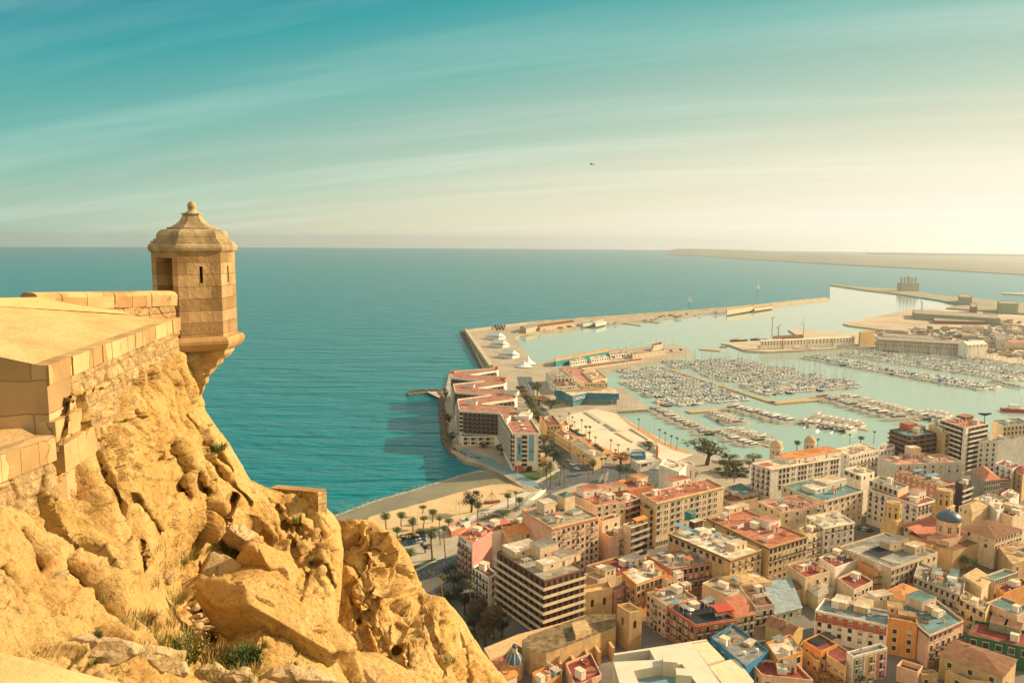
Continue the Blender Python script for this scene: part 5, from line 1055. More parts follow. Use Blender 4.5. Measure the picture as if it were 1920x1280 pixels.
bld('ochre shaded house with brown roof behind the palm courtyard at the right edge', 'D', (1520, 110), (1640, 260), (1900, 180), 13, 'ochre', 'tan', (2, 1, 'w'), (3, 1, 'w', .3), clutter=.6)
bld('orange-yellow house with arched windows left of the museum', 'D', (322, 240), (445, 305), (602, 292), 14.5, 'orange', 'orange', None, (3, 2, 'b', .2), clutter=.4)
bld('cream house with a maroon sloped terrace and a row of five windows', 'D', (140, 378), (280, 480), (442, 405), 12.5, 'cream', 'maroon', None, (5, 1, 'w', .3), clutter=.5)
bld('white house with plant boxes on its roof beside the orange-yellow house', 'D', (-20, 200), (120, 290), (320, 215), 14, 'white', 'maroon', None, None, clutter=1.6)
bld('house with a bright orange hipped roof in front of the grey street', 'D', (540, 500), (720, 575), (875, 495), 12, 'cream', 'orange', None, None, tile='hip', ridge=1.8)
bld('white and cream house with an orange sunken terrace left of the orange hipped roof', 'D', (275, 545), (400, 590), (600, 560), 12.5, 'cream', 'orange', None, None, clutter=.6, X=[('box', 'D', 500, 560, (8, 5, 2.4), 'white', 'cream')])
# left-bottom
st = bld('large stepped apartment block with continuous cream balconies on every floor', 'A', (170, 815), (645, 1108), (1042, 992), 25.5, 'brown', 'gravel', (9, 8, 'band', .15, (0, 1), 'cream'), (7, 8, 'band', .15, (0, 1), 'cream'), clutter=0, par=.5,
    X=[('box', 'A', 420, 820, (13, 9, 2.6), 'cream', 'pale'), ('box', 'A', 640, 850, (9, 7, 5), 'cream', 'grey'), ('box', 'A', 860, 900, (9, 7, 2.8), 'cream', 'gravel'), ('pergola', 'A', 460, 950), ('box', 'A', 740, 960, (14, 5, 2.6), 'cream', 'pale'), ('chimney', 'A', 740, 880), ('skylight', 'A', 570, 880)])
bld('low maroon metal-roofed hall behind the ochre tower house', 'A', (1060, 955), (1350, 1075), (1650, 985), 11, 'stone', 'maroon', None, None, clutter=.3, X=[('box', 'A', 1520, 930, (9, 6, 2.4), 'grey', 'grey')])
bld('small cream house with an orange patio roof between the stepped block and the church', 'F', (1290, 180), (1420, 235), (1590, 180), 13, 'cream', 'tan', None, None, clutter=.8, X=[('box', 'F', 1500, 175, (6, 5, 2.6), 'cream', 'gravel')])
bld('pink house with two iron balconies behind the broad church tower', 'F', (1540, 310), (1570, 345), (1665, 310), 13, 'pink', 'gravel', None, (1, 3, 'b', .3), clutter=.4)
bld('low red-roofed cottage at the foot of the outcrop', 'F', (385, 1000), (440, 1095), (570, 1060), 7, 'peach', 'terra', None, None, tile='shed', slope='R', ridge=1.2)
bld('cottage with an orange tile roof below the ribbed cupola', 'F', (505, 1075), (545, 1180), (655, 1130), 6.5, 'cream', 'orange', None, None, tile='shed', slope='R', ridge=1.0)
bld('orange house with a terracotta terrace and white antennas at the bottom edge', 'F', (800, 1110), (850, 1240), (1080, 1130), 7.5, 'orange', 'terra', None, None, clutter=2.5)
bld('house with maroon and red roof panels between the church and the concrete centre', 'F', (1115, 1020), (1205, 1240), (1455, 1130), 9, 'peach', 'maroon', None, None, clutter=.6, X=[('box', 'F', 1340, 1110, (6, 4, .4), 'red', 'terra')])

def panel(root_label, name, zk, a, b, z, u0, u1, z0, z1, m, marks=None):
    """a painted band of render on a wall, a centimetre proud of it"""
    root = next(o for o in BLD if o['label'] == root_label); A, B = G(zk, *a, z), G(zk, *b, z); A.z = B.z = 0; d = B - A; Ln = d.length; d.normalize(); s = Vector((d.y, -d.x, 0)); s = s if s.y < 0 else -s
    c = root.location; q0, q1 = A + d * Ln * u0 - Vector((c.x, c.y, 0)), A + d * Ln * u1 - Vector((c.x, c.y, 0)); mb = MB()
    mb.prism([tuple(v[:2]) for v in (q0 - s * .05, q1 - s * .05, q1 + s * .012, q0 + s * .012)], z0, z1, m)
    if marks:
        for i in range(marks): t = .12 + .5 * i / marks; e0, e1 = q0.lerp(q1, t), q0.lerp(q1, t + .3 / marks); mb.prism([tuple(v[:2]) for v in (e0, e1, e1 + s * .05, e0 + s * .05)], z0 + (z1 - z0) * .3, z0 + (z1 - z0) * .7, IRON)
    mb.build(name, root)
L1 = 'narrow house painted in sage, yellow and pink stripes with black balconies'
for u0, u1, k in ((.02, .33, 'sage'), (.36, .66, 'yellow'), (.68, .98, 'pink')): panel(L1, 'painted_stripe', 'g', (800, 880), (1312, 748), 13, u0, u1, .2, 9.6, WM(k))
panel('long house with an orange-red top floor, white framed windows and a blue-grey roof', 'painted_top_floor', 'g', (228, 185), (1312, 410), 14, 0.01, .99, 7.3, 10.6, WM('red'))
panel('tall narrow pink apartment house with a white name band and red roof beside the avenue', 'name_band', 'G', (1165, 640), (1310, 740), 22, 0.0, 1.0, 16.6, 19.2, WM('white'), 6)
# ------------------------------------------------------------------ the old basilica under the cliff
ch = empty('church', (*G('F', 1200, 800, GZ)[:2], GZ), 'old ochre stone church with mossy roof, two bell towers and buttressed apse', 'church')
OST = mat('old_church_stone', (.55, .38, .19), .95, .2, .5, .4, 5, stain=.4, spec=.1); MOSS = mat('mossy_roof', (.10, .075, .035), .95, .5, .5, .5, 3, col2=(.30, .21, .10))
cc = ch.location
def loc2(zk, x, y, z): p = G(zk, x, y, z); return (p.x - cc.x, p.y - cc.y)
def cwall(name, zk, pts, z1, m=OST, mt=None, par=ch, z0=GZ):
    mb = MB(); mb.prism([loc2(zk, x, y, z1) for x, y in pts], z0 - GZ, z1 - GZ, m, mt or m); return mb.build(name, par)
cwall('nave', 'F', [(700, 830), (780, 905), (930, 930), (1010, 905), (1590, 680), (1590, 560), (1340, 560), (760, 760)], 11.5, mt=MOSS)
def church_tower(zk, Lp, Np, Rp, z, openings, name='bell_tower'):
    l, n, r = [Vector((*loc2(zk, *p, z), 0)) for p in (Lp, Np, Rp)]; f = l + r - n; q = [l, n, r, f]; mb = MB(); H = z - GZ
    for i in range(4):
        a, b = q[i], q[(i + 1) % 4]; wd = (b - a).length
        ops = [(wd * u - .75, wd * u + .75, H - 6.6, H - 3.4) for u in (openings[i % 2])]
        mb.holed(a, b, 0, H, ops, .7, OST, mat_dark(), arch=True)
    c = sum(q, Vector()) / 4; ins = [p + (c - p).normalized() * .7 for p in q]
    mb.add([tuple(p[:2]) + (H,) for p in q] + [tuple(p[:2]) + (H,) for p in ins] + [tuple(p[:2]) + (H - 1.4,) for p in ins], [(i, (i + 1) % 4, 4 + (i + 1) % 4, 4 + i) for i in range(4)] + [(4 + i, 4 + (i + 1) % 4, 8 + (i + 1) % 4, 8 + i) for i in range(4)] + [(8, 9, 10, 11)], OST)
    t = mb.build(name, ch)
    mb = MB()
    for p in q: mb.lathe([(.28, H), (.18, H + .5), (.02, H + .9)], OST, 6, (p.x + (c - p).normalized().x * .35, p.y + (c - p).normalized().y * .35, 0))
    mb.build('pinnacles', t); return t
church_tower('F', (1600, 470), (1722, 548), (1840, 520), 17.2, ([.45], [.45]))
church_tower('F', (1232, 300), (1262, 362), (1560, 310), 15.5, ([.5], [.36, .75]))
cwall('aisle', 'F', [(340, 880), (660, 750), (1230, 600), (1250, 640), (700, 800), (560, 930), (400, 990)], 8.5)
cwall('choir', 'F', [(735, 900), (900, 955), (1000, 940), (1060, 985), (1060, 870), (760, 850)], 9.0, mt=MOSS)
for x, y in ((1030, 930), (1165, 900), (1300, 850), (1400, 820), (1530, 780), (890, 960)):
    a, b = loc2('F', x, y, 9), loc2('F', x + 40, y + 60, 9); mb = MB(); dx, dy = b[0] - a[0], b[1] - a[1]; l_ = math.hypot(dx, dy); sx, sy = -dy / l_ * .5, dx / l_ * .5
    mb.prism([(a[0] - sx, a[1] - sy), (a[0] + sx, a[1] + sy), (b[0] + sx, b[1] + sy), (b[0] - sx, b[1] - sy)], 0, 7.5 - GZ, OST); mb.build('buttress', ch)
cwall('chapel', 'F', [(1060, 880), (1330, 810), (1560, 760), (1590, 700), (1100, 820)], 7.6, mt=MOSS)
cwall('transept', 'F', [(1170, 640), (1300, 610), (1360, 700), (1210, 760)], 13.2, mt=tile_mat('tan'))
p = loc2('F', 632, 1010, 8); mb = MB(); mb.lathe([(3.0, 0), (3.0, 5.4), (3.2, 5.5), (3.2, 5.8)], OST, 8, (*p, 0)); dr = mb.build('cupola_drum', ch)
mb = MB(); mb.lathe([(3.1, 5.8), (2.5, 7.0), (1.3, 8.8), (1.0, 9.1)], DT, 16, (*p, 0)); mb.lathe([(.85, 9.1), (.85, 10.8)], WM('cream'), 8, (*p, 0)); mb.lathe([(1.0, 10.8), (.95, 11.3), (.6, 11.8), (.02, 12.0)], DT, 12, (*p, 0))
for i in range(8):
    a = R_(45 * i); ca, sa = math.cos(a), math.sin(a)
    mb.tube((p[0] + 3.15 * ca, p[1] + 3.15 * sa, 5.85), (p[0] + 2.55 * ca, p[1] + 2.55 * sa, 7.05), .09, .09, WHITE, 5); mb.tube((p[0] + 2.55 * ca, p[1] + 2.55 * sa, 7.05), (p[0] + 1.1 * ca, p[1] + 1.1 * sa, 9.05), .09, .09, WHITE, 5)
mb.build('cupola', ch, smooth=False)
# ------------------------------------------------------------------ the modern concrete art centre
ac = empty('art_centre', (*G('_', 1290, 1290, GZ)[:2], GZ), 'modern pale concrete building with open light wells and box rooflights', 'building'); cc = ac.location
CONC = mat('pale_board_concrete', (.56, .52, .40), .8, .08, .3, .1, 8, stain=.15); POOLB = mat('blue_grey_floor', (.16, .26, .27), .6, .1, .5)
outl = [(1150, 1224), (1325, 1197), (1362, 1240), (1420, 1302), (1250, 1345)]
H0 = 13.5
mb = MB(); pl_ = [G('_', x, y, H0) for x, y in outl]; mb.prism([(p_.x - cc.x, p_.y - cc.y) for p_ in pl_], 0, H0 - 3.2 - GZ, CONC, POOLB); mb.build('walls', ac)
def cslab(name, zk, pts, z1, z0, m=CONC, mt=None):
    mb = MB(); mb.prism([(G(zk, x, y, z1).x - cc.x, G(zk, x, y, z1).y - cc.y) for x, y in pts], z0 - GZ, z1 - GZ, m, mt); return mb.build(name, ac)
# roof deck as strips round the wells
cslab('roof_deck', 'E', [(-150, 930), (0, 908), (730, 795), (742, 808), (240, 890), (0, 925), (-140, 948)], H0, H0 - 3.3)
cslab('roof_deck', 'E', [(190, 893), (590, 830), (740, 1040), (860, 1213), (640, 1213), (500, 1030), (270, 1050), (240, 985)], H0 - .01, H0 - 3.3)
cslab('roof_deck', 'E', [(592, 832), (732, 808), (905, 985), (742, 1032)], H0 - .3, H0 - 3.3, mt=WM('cream'))
cslab('roof_deck', 'E', [(745, 1040), (1010, 975), (1180, 1190), (1100, 1260), (905, 1240)], H0 - 1.2, H0 - 4, mt=WM('cream'))
cslab('roof_deck', 'E', [(-150, 1010), (240, 990), (270, 1052), (40, 1095), (110, 1260), (-60, 1330)], H0 - .02, H0 - 3.3)
for pts, h in (([(262, 890), (505, 925), (580, 1020), (320, 945)], 0), ):
    pass
for x, y, w_, d_ in ((385, 985, 4.6, 4.2), (515, 1110, 4.8, 4.2)):
    p_ = G('E', x, y, H0 + 1.6); mb = MB(); mb.box((p_.x - cc.x, p_.y - cc.y, H0 - 3.2 - GZ), (w_, d_, 5.0), CONC, R_(-8)); mb.build('rooflight_box', ac)
# ------------------------------------------------------------------ zig-zag beach hotel
mel = empty('hotel', (*G('m', 560, 560, GZ)[:2], GZ), 'large zigzag beach hotel with honeycomb balconies and two blue banners on its end wall', 'hotel'); cc = mel.location
ZH = 27.0; MW = WM('white'); MBR = mat('honeycomb_brown', (.10, .06, .045), .85, .3, .5)
sn = [(180, 520), (620, 545), (760, 770), (1070, 775), (930, 560), (830, 510), (810, 488), (420, 452), (785, 400), (815, 375), (700, 300), (385, 280), (668, 236), (700, 215), (640, 150), (292, 135), (590, 88), (610, 60), (85, 95), (100, 165), (455, 200), (115, 235), (135, 320), (535, 352), (160, 402)]
W2 = [G('m', x, y, ZH) for x, y in sn]; q = [(p_.x - cc.x, p_.y - cc.y) for p_ in W2]
mb = MB(); mb.prism(q, 0, ZH - GZ - .6, MW); mb.build('walls', mel)
mb = MB(); n = len(q)
mb.prism(q, ZH - GZ - .59, ZH - GZ - .4, mat('hotel_terrace_tiles', (.40, .19, .125), .9, .3, .4, brick=(3.2, 2.2, .06, .6))); mb.build('roof', mel); mroof = bpy.data.objects['roof'] if False else mel.children[-1]
mb = MB(); A_ = sum(q[i][0] * q[(i + 1) % n][1] - q[(i + 1) % n][0] * q[i][1] for i in range(n))
for i in range(n):
    a, b = Vector((*q[i], 0)), Vector((*q[(i + 1) % n], 0)); d = (b - a).normalized(); s = Vector((-d.y, d.x, 0)) * (1 if A_ > 0 else -1)
    mb.prism([tuple(v[:2]) for v in (a, b, b + s * .3 - d * .3, a + s * .3 + d * .3)], ZH - GZ - .601, ZH - GZ + .5, MW)
mb.build('parapet', mel)
def facade(i0, i1, cols, rows, kind, u0=0.0, u1=1.0, ztop=ZH - GZ - 1.2, fh=3.0):
    a, b = Vector((*q[i0], 0)), Vector((*q[i1], 0)); d = (b - a).normalized(); s = Vector((d.y, -d.x, 0)); Ln = (b - a).length
    if s.y > 0 and kind != 'side': s = -s
    if kind == 'side' and s.x > 0: s = -s
    rz = math.atan2(s.y, s.x) + math.pi / 2; w_ = Ln * (u1 - u0) / cols
    for j in range(rows):
        for i in range(cols):
            pos = a + d * (Ln * u0 + w_ * (i + .5)) + s * .01; z = ztop - fh * (j + 1)
            if z < 1: continue
            key = ('hc', round(w_, 1), kind)
            if key not in _W:
                m2 = MB(); ww = round(w_, 1)
                m2.box((0, -.03, 0), (ww, .04, fh), MBR)
                m2.box((-ww / 2 + .09, -.65, .02), (.16, 1.2, fh - .05), FRAME if kind != 'brown' else MBR)
                m2.box((.08, -1.15, .02), (ww - .2, .12, .95), MBR if kind == 'brown' else FRAME); m2.box((.08, -.6, -.12), (ww - .18, 1.2, .12), FRAME)
                if kind == 'brown': m2.box((-ww / 2 + .09, -1.27, fh * .55), (.5, .12, .5), FRAME)
                m2.box((.2, -.06, .9), (ww * .4, .02, 1.5), GLASS); _W[key] = m2.mesh('balcony')
            place('balcony', _W[key], mel, (pos.x, pos.y, z), rz)
facade(0, 1, 8, 5, 'brown', .12, 1.0); facade(0, 1, 1, 5, 'white', .0, .11)
facade(1, 2, 9, 6, 'side'); facade(7, 8, 8, 3, 'brown'); facade(22, 23, 9, 3, 'brown'); facade(11, 12, 6, 2, 'brown'); facade(15, 16, 7, 2, 'brown'); facade(19, 20, 7, 2, 'brown')
facade(2, 3, 1, 7, 'white', .33, .53); facade(2, 3, 1, 7, 'white', .0, .08); facade(2, 3, 1, 7, 'white', .92, 1.0)
facade(24, 0, 3, 6, 'side'); facade(21, 22, 3, 6, 'side')
a, b = Vector((*q[2], 0)), Vector((*q[3], 0)); d = (b - a).normalized(); s = Vector((d.y, -d.x, 0)); s = s if s.y < 0 else -s; Ln = (b - a).length; rz = math.atan2(s.y, s.x) + math.pi / 2
BAN = mat('banner_blue', (.20, .38, .50), .8, .06); BANF = mat('banner_figure', (.02, .17, .28), .8, .1)
for u0, u1, k in ((.16, .33, 0), (.58, .77, 1)):
    mb = MB(); w_ = Ln * (u1 - u0); mb.box((0, -.05, 0), (w_, .05, 15.5 if k == 0 else 17), BAN)
    if k == 0:
        mb.add([(x * w_ * .3, -.085, z) for x, z in ((-.5, 4.5), (.2, 4), (.8, 6), (1, 8), (.5, 10.5), (.1, 12), (-.4, 11), (-.9, 8.5), (-.3, 7))], [tuple(range(9))], BANF)
        for i in range(3): mb.box((-w_ * .2 + i * w_ * .2, -.08, 13.4), (w_ * .14, .03, .8), BANF)
    else:
        for i in range(3): mb.box((-w_ * .22 + i * w_ * .22, -.08, 5.6), (w_ * .16, .03, 1.3), BANF)
    pos = a + d * Ln * (u0 + u1) / 2; place('banner', mb.mesh('banner'), mel, (pos.x + s.x * .02, pos.y + s.y * .02, 6.6), rz)
mb = MB(); mb.box((0, -1, 0), (Ln * .3, 2, 3.4), WM('red')); mb.box((Ln * .35, -.5, 0), (Ln * .2, 1, 3.2), mat_dark()); pos = a + d * Ln * .25; place('entrance', mb.mesh('entrance'), mel, (pos.x, pos.y, 0), rz)
# podium in front of the honeycomb wing
p0, p1 = G('m', 212, 800, 9.5), G('m', 652, 800, 9.5); mb = MB(); back = G('m', 620, 700, 9.5)
mb.prism([(p0.x - cc.x, p0.y - cc.y), (p1.x - cc.x, p1.y - cc.y), (p1.x - cc.x, p1.y - cc.y + 22), (p0.x - cc.x - 3, p0.y - cc.y + 22)], 0, 7, MW, RM('teal')); pod = mb.build('podium', mel)
dpx = (p1 - p0); Lp = dpx.length; rzp = math.atan2(dpx.y, dpx.x)
for j in range(2):
    for i in range(5):
        if i == 2 and j == 0: continue
        t = (i + .5) / 5.4 + .02; place('window', WK('l', round(Lp / 6.4, 1), 2.5), pod, (p0.x - cc.x + dpx.x * t, p0.y - cc.y + dpx.y * t - .02, .5 + j * 3.1), rzp)
for zx, zy, w_, d_, h_, wc, rc in ((310, 450, 9, 4, 2.6, 'pale', 'grey'), (290, 262, 9, 4, 2.6, 'pale', 'grey'), (745, 340, 12, 7, 3, 'pale', 'grey'), (900, 600, 8, 14, 3.2, 'pale', 'pale'), (880, 545, 9, 6, 3, 'pale', 'blue'), (715, 640, 1.2, 12, 3.2, 'white', 'pale'), (590, 75, 3, 3, 3.5, 'rust', 'terra'), (665, 185, 5, 4, 2.5, 'rust', 'terra'), (110, 110, 5, 5, 2.4, 'rust', 'orange')):
    p_ = G('m', zx, zy, ZH); mb = MB(); mb.box((0, 0, 0), (w_, d_, h_), WM(wc), 0, RM(rc)); place('rooftop_room', mb.mesh('rooftop_room'), mroof, (p_.x - cc.x, p_.y - cc.y, ZH - GZ - .4), R_(-12))
rg = random.Random(4)
for i in range(18):
    t = i / 17; p_ = G('m', 770 + 120 * t, 570 + 170 * t, ZH); place(rg.choice(['parasol', 'air_conditioner', 'potted_plant', 'skylight']), CL_[rg.choice(['parasol', 'air_conditioner', 'potted_plant', 'skylight'])], mroof, (p_.x - cc.x, p_.y - cc.y, ZH - GZ - .4), 0)
# ------------------------------------------------------------------ casino
cs = empty('casino', (*G('s', 900, 400, GZ)[:2], GZ), 'blue glazed casino with a folded roof edge and its name in white letters', 'casino'); cc = cs.location
BLU = mat('casino_blue', (.015, .16, .26), .3, .12, .3, spec=.5); CGL = mat('casino_glass', (.10, .22, .22), .15, .2, .2, spec=.6)
ol = [(232, 132), (380, 140), (640, 270), (985, 190), (1690, 212), (1600, 120), (700, 90)]; zt_ = 12.5; Q = [G('s', x, y, zt_) for x, y in ol]; Q = [(p_.x - cc.x, p_.y - cc.y) for p_ in Q]
ctr = (sum(p_[0] for p_ in Q) / len(Q), sum(p_[1] for p_ in Q) / len(Q)); shr = [(p_[0] + (ctr[0] - p_[0]) * .06, p_[1] + (ctr[1] - p_[1]) * .06) for p_ in Q]
mb = MB(); mb.prism(shr, 0, 4.4, CGL); mb.build('glass_front', cs)
mb = MB(); mb.prism(Q, 4.4, zt_ - GZ, BLU, RM('cream')); mb.build('folded_fascia', cs)
for x, y, w_ in ((760, 160, 9), (900, 150, 7), (560, 160, 6), (1150, 130, 12)):
    p_ = G('s', x, y, zt_); mb = MB(); mb.box((0, 0, 0), (w_, 5, 2), WM('cream'), 0, RM('gravel')); place('rooftop_unit', mb.mesh('rooftop_unit'), cs, (p_.x - cc.x, p_.y - cc.y, zt_ - GZ))
def letters(body, size, par, a, b, z, m, out=.06, name='sign_lettering', t0=.08):
    a, b = Vector((a[0], a[1], 0)), Vector((b[0], b[1], 0)); d = (b - a).normalized()
    cu = bpy.data.curves.new(name, 'FONT'); cu.body = body; cu.size = size; cu.extrude = .03; cu.materials.append(m)
    o = bpy.data.objects.new(name, cu); COL.objects.link(o); o.parent = par; s = Vector((d.y, -d.x, 0)); pos = a + d * (b - a).length * t0 + s * out
    bpy.context.view_layer.update(); me = bpy.data.meshes.new_from_object(o.evaluated_get(bpy.context.evaluated_depsgraph_get())); bpy.data.objects.remove(o)
    o = place(name, me, par, (pos.x, pos.y, z)); o.rotation_euler = (math.pi / 2, 0, math.atan2(d.y, d.x)); return o
letters('CASINO', 4.6, cs, Q[2], Q[3], 5.6, WHITE, .1)
mb = MB(); p_ = G('s', 750, 440, 3); mb.box((0, 0, 0), (9, 3, 2.6), WM('brown')); place('entrance', mb.mesh('entrance'), cs, (p_.x - cc.x, p_.y - cc.y, 0))
# ------------------------------------------------------------------ harbour buildings
def simple(label, zk, Lp, Np, Rp, z, wall, roof, lf=None, rf=None, name='harbour_building', cat='building', **k): return bld(label, zk, Lp, Np, Rp, z, wall, roof, lf, rf, name=name, cat=cat, clutter=k.pop('clutter', .4), **k)
simple('terraced white leisure building behind the blue casino, its upper block', 'I', (230, 405), (310, 470), (500, 465), 13, 'white', 'gravel', (3, 2, 'f', .1), (5, 2, 'f', .1), clutter=1)
simple('terraced white leisure building behind the blue casino, its lower block', 'I', (265, 500), (345, 560), (545, 545), 10, 'white', 'brown', (3, 1, 'f', .1), (8, 1, 'w', .1))
simple('long pinkish shop arcade stepping down to the marina', 'I', (365, 365), (620, 520), (850, 520), 8, 'cream', 'rose', None, (8, 1, 'w', .1), clutter=1)
simple('small cream harbour house with a sunlit end beside the arcade', 'I', (600, 410), (700, 500), (845, 470), 9, 'cream', 'tan', None, (3, 1, 'w', .1))
simple('long green-brown roofed shed on the near pier', 'I', (320, 270), (330, 305), (870, 205), 9, 'teal', 'tan', None, None, tile='gable', ridge=1.2, name='pier_shed', cat='shed')
for i, (x0, x1, y0) in enumerate(((480, 640, 320), (690, 860, 292), (880, 1060, 250))):
    simple(['white flat-roofed bar nearest the shore on the near pier', 'middle white flat-roofed bar on the near pier', 'white bar with a red roof patch farthest out on the near pier'][i], 'I', (x0 - 20, y0 - 30), (x0, y0 - 8), (x1, y0 - 30), 7.5, 'white', 'terra' if i == 2 else 'cream', None, (7, 1, 'f', .0), name='pier_bar', clutter=.6)
simple('long pale harbour wall with a walkway along the near pier', 'I', (555, 355), (565, 375), (1200, 290), 5.0, 'beige', 'brown', None, None, name='pier_wall', cat='wall', clutter=0, par=.2)
simple('sand-coloured store with a stepped roof toward the tip of the near pier', 'I', (1080, 205), (1100, 240), (1420, 195), 8, 'beige', 'gravel', None, (8, 1, 'w', .1))
simple('raised lookout cabin on stilts at the tip of the near pier', 'I', (1290, 125), (1310, 150), (1400, 130), 14, 'beige', 'brown', None, (2, 1, 'f', 0), name='lookout_cabin', cat='cabin', clutter=0)
# old customs houses in ochre
simple('ochre two-storey customs house with a brown roof terrace left of the plaza', 'I', (170, 850), (240, 945), (380, 935), 14, 'ochre', 'maroon', (3, 3, 'w', .1), (4, 3, 'w', .1), clutter=1)
simple('long ochre arcade warehouse with a brown roof beside the plaza', 'I', (320, 1010), (470, 1105), (525, 1075), 10.5, 'ochre', 'brown', (9, 2, 'w', .1), None, tile=None, clutter=.1, par=.3)
simple('long ochre arcade warehouse continuing under a grey roof toward the junction', 'I', (470, 1100), (715, 1275), (800, 1250), 10.5, 'ochre', 'grey', (11, 2, 'w', .1), None, clutter=.1, par=.3)
simple('peach market kiosk house beside the plaza parking', 'q', (300, 190), (330, 240), (400, 215), 7, 'peach', 'rose', None, (2, 1, 'w', .1), clutter=0)
simple('white angular pavilion with a dark glass front at the end of the plaza', 'q', (1100, 600), (1180, 650), (1440, 600), 8.5, 'pale', 'pale', None, [(1, 1, 'l', 0, (.1, .6))], name='pavilion', cat='pavilion', clutter=0)
simple('slate-blue glass box on top of the white angular pavilion', 'q', (1095, 520), (1105, 560), (1265, 560), 10.5, 'blue', 'blue', None, None, name='pavilion', cat='pavilion', clutter=0)
simple('blue-roofed canopy kiosk by the beach promenade', 'G', (1170, 500), (1200, 540), (1290, 505), 6, 'pale', 'blue', None, None, name='beach_kiosk', cat='kiosk', clutter=0)
simple('white-topped beach bar left of the pink house', 'G', (1060, 560), (1100, 620), (1240, 570), 5.5, 'rust', 'pale', None, None, name='beach_bar', cat='bar', clutter=0)
# white tents on the breakwater
TENT = mat('tent_fabric', (.62, .66, .62), .7, .06)
def tent(label, zk, x, y, w_, d_, h_, rz):
    p_ = G(zk, x, y, GZ); t = empty('marquee', p_, label, 'marquee', None, rz); mb = MB(); mb.box((0, 0, 0), (w_, d_, h_ * .42), TENT); mb.build('side_walls', t)
    mb = MB(); mb.add([(-w_ / 2 - .5, -d_ / 2 - .5, h_ * .42), (w_ / 2 + .5, -d_ / 2 - .5, h_ * .6), (w_ / 2 + .5, d_ / 2 + .5, h_ * .42), (-w_ / 2 - .5, d_ / 2 + .5, h_ * .42), (-w_ / 2 * .7, 0, h_), (w_ / 2 * .7, 0, h_)], [(0, 1, 5, 4), (1, 2, 5), (2, 3, 4, 5), (3, 0, 4)], TENT); mb.build('canopy', t)
tent('long white marquee with a ridge, farthest out on the breakwater elbow', 'p', 350, 380, 26, 16, 10, R_(-40))
tent('white domed marquee in the middle of the breakwater quay', 'p', 385, 455, 25, 14, 10, R_(-40))
tent('white peaked marquee nearest the hotel on the breakwater quay', 'p', 475, 555, 24, 14, 10, R_(-40))
for lab, x, y, h_ in (('tall twin-peaked white sail canopy at the breakwater root', 655, 600, 12), ('smaller white sail canopy left of the twin-peaked one', 620, 625, 8)):
    t = empty('sail_canopy', G('p', x, y + 20, GZ), lab, 'canopy'); mb = MB(); n = 12; R0 = 10
    for k in range(5):
        pass
    prof = [(R0 * (1 - s_ / 6) ** 1.0 * (1 if s_ == 0 else .72 ** s_ + .04), h_ * (s_ / 6) ** .9 + .8) for s_ in range(7)]; mb.lathe(prof, TENT, n, cap=False); mb.build('membrane', t, smooth=True)
    mb = MB(); mb.tube((0, 0, 0), (0, 0, h_ + 1.5), .25, .15, METAL, 6); mb.build('mast', t)
simple('dark gabled harbour shed at the inner end of the long breakwater', 'p', (580, 262), (640, 285), (745, 260), 10, 'stone', 'grey', None, None, tile='gable', ridge=2.5, name='harbour_shed', cat='shed', clutter=0)
simple('long low dark shed with boats in front along the breakwater', 'p', (740, 240), (770, 268), (1105, 222), 9, 'stone', 'brown', None, (14, 1, 'w', .1), name='harbour_shed', cat='shed', clutter=0)
simple('pale low building further along the breakwater', 'p', (1160, 215), (1180, 235), (1280, 222), 8, 'pale', 'blue', None, (5, 1, 'w', 0), clutter=0)
simple('long white roof store next along the breakwater', 'p', (1285, 218), (1300, 236), (1400, 212), 8, 'pale', 'cream', None, None, clutter=0)
simple('sandy block building two thirds out along the breakwater', 'n', (130, 108), (140, 130), (440, 85), 12, 'beige', 'tan', None, None, name='breakwater_building', clutter=0)
simple('sun-bleached store strip on the outer breakwater', 'n', (440, 85), (450, 112), (660, 80), 8, 'tan' if 'tan' in WALLC else 'beige', 'tan', None, None, name='breakwater_building', clutter=0)
wl_ = empty('breakwater_wall', U(1150, 594, 3), 'long low sea wall along the outer edge of the breakwater', 'wall'); mb = MB(); ln_ = [(871, 622.5), (946, 612.8), (1000, 606), (1200, 591), (1400, 576), (1500, 564.5), (1551, 559.6)]
for i in range(len(ln_) - 1):
    a, b = U(*ln_[i], 3) - wl_.location, U(*ln_[i + 1], 3) - wl_.location; d = (b - a).normalized(); s = Vector((-d.y, d.x, 0)) * 1.6; mb.prism([tuple((a + s)[:2]), tuple((b + s)[:2]), tuple((b - s)[:2]), tuple((a - s)[:2])], -.6, 3.4, QUAY)
mb.build('wall', wl_)
wl_ = empty('breakwater_wall', U(890, 655, 3), 'sand-coloured sea wall with a footway on the outer side of the tent quay', 'wall'); mb = MB()
a, b = U(871, 622.5, 3) - wl_.location, U(917, 692, 3) - wl_.location; d = (b - a).normalized(); s = Vector((-d.y, d.x, 0)) * 5; s = s if s.x > 0 else -s
mb.prism([tuple(a[:2]), tuple(b[:2]), tuple((b + s)[:2]), tuple((a + s)[:2])], -.6, 5, QUAY); mb.build('wall', wl_)
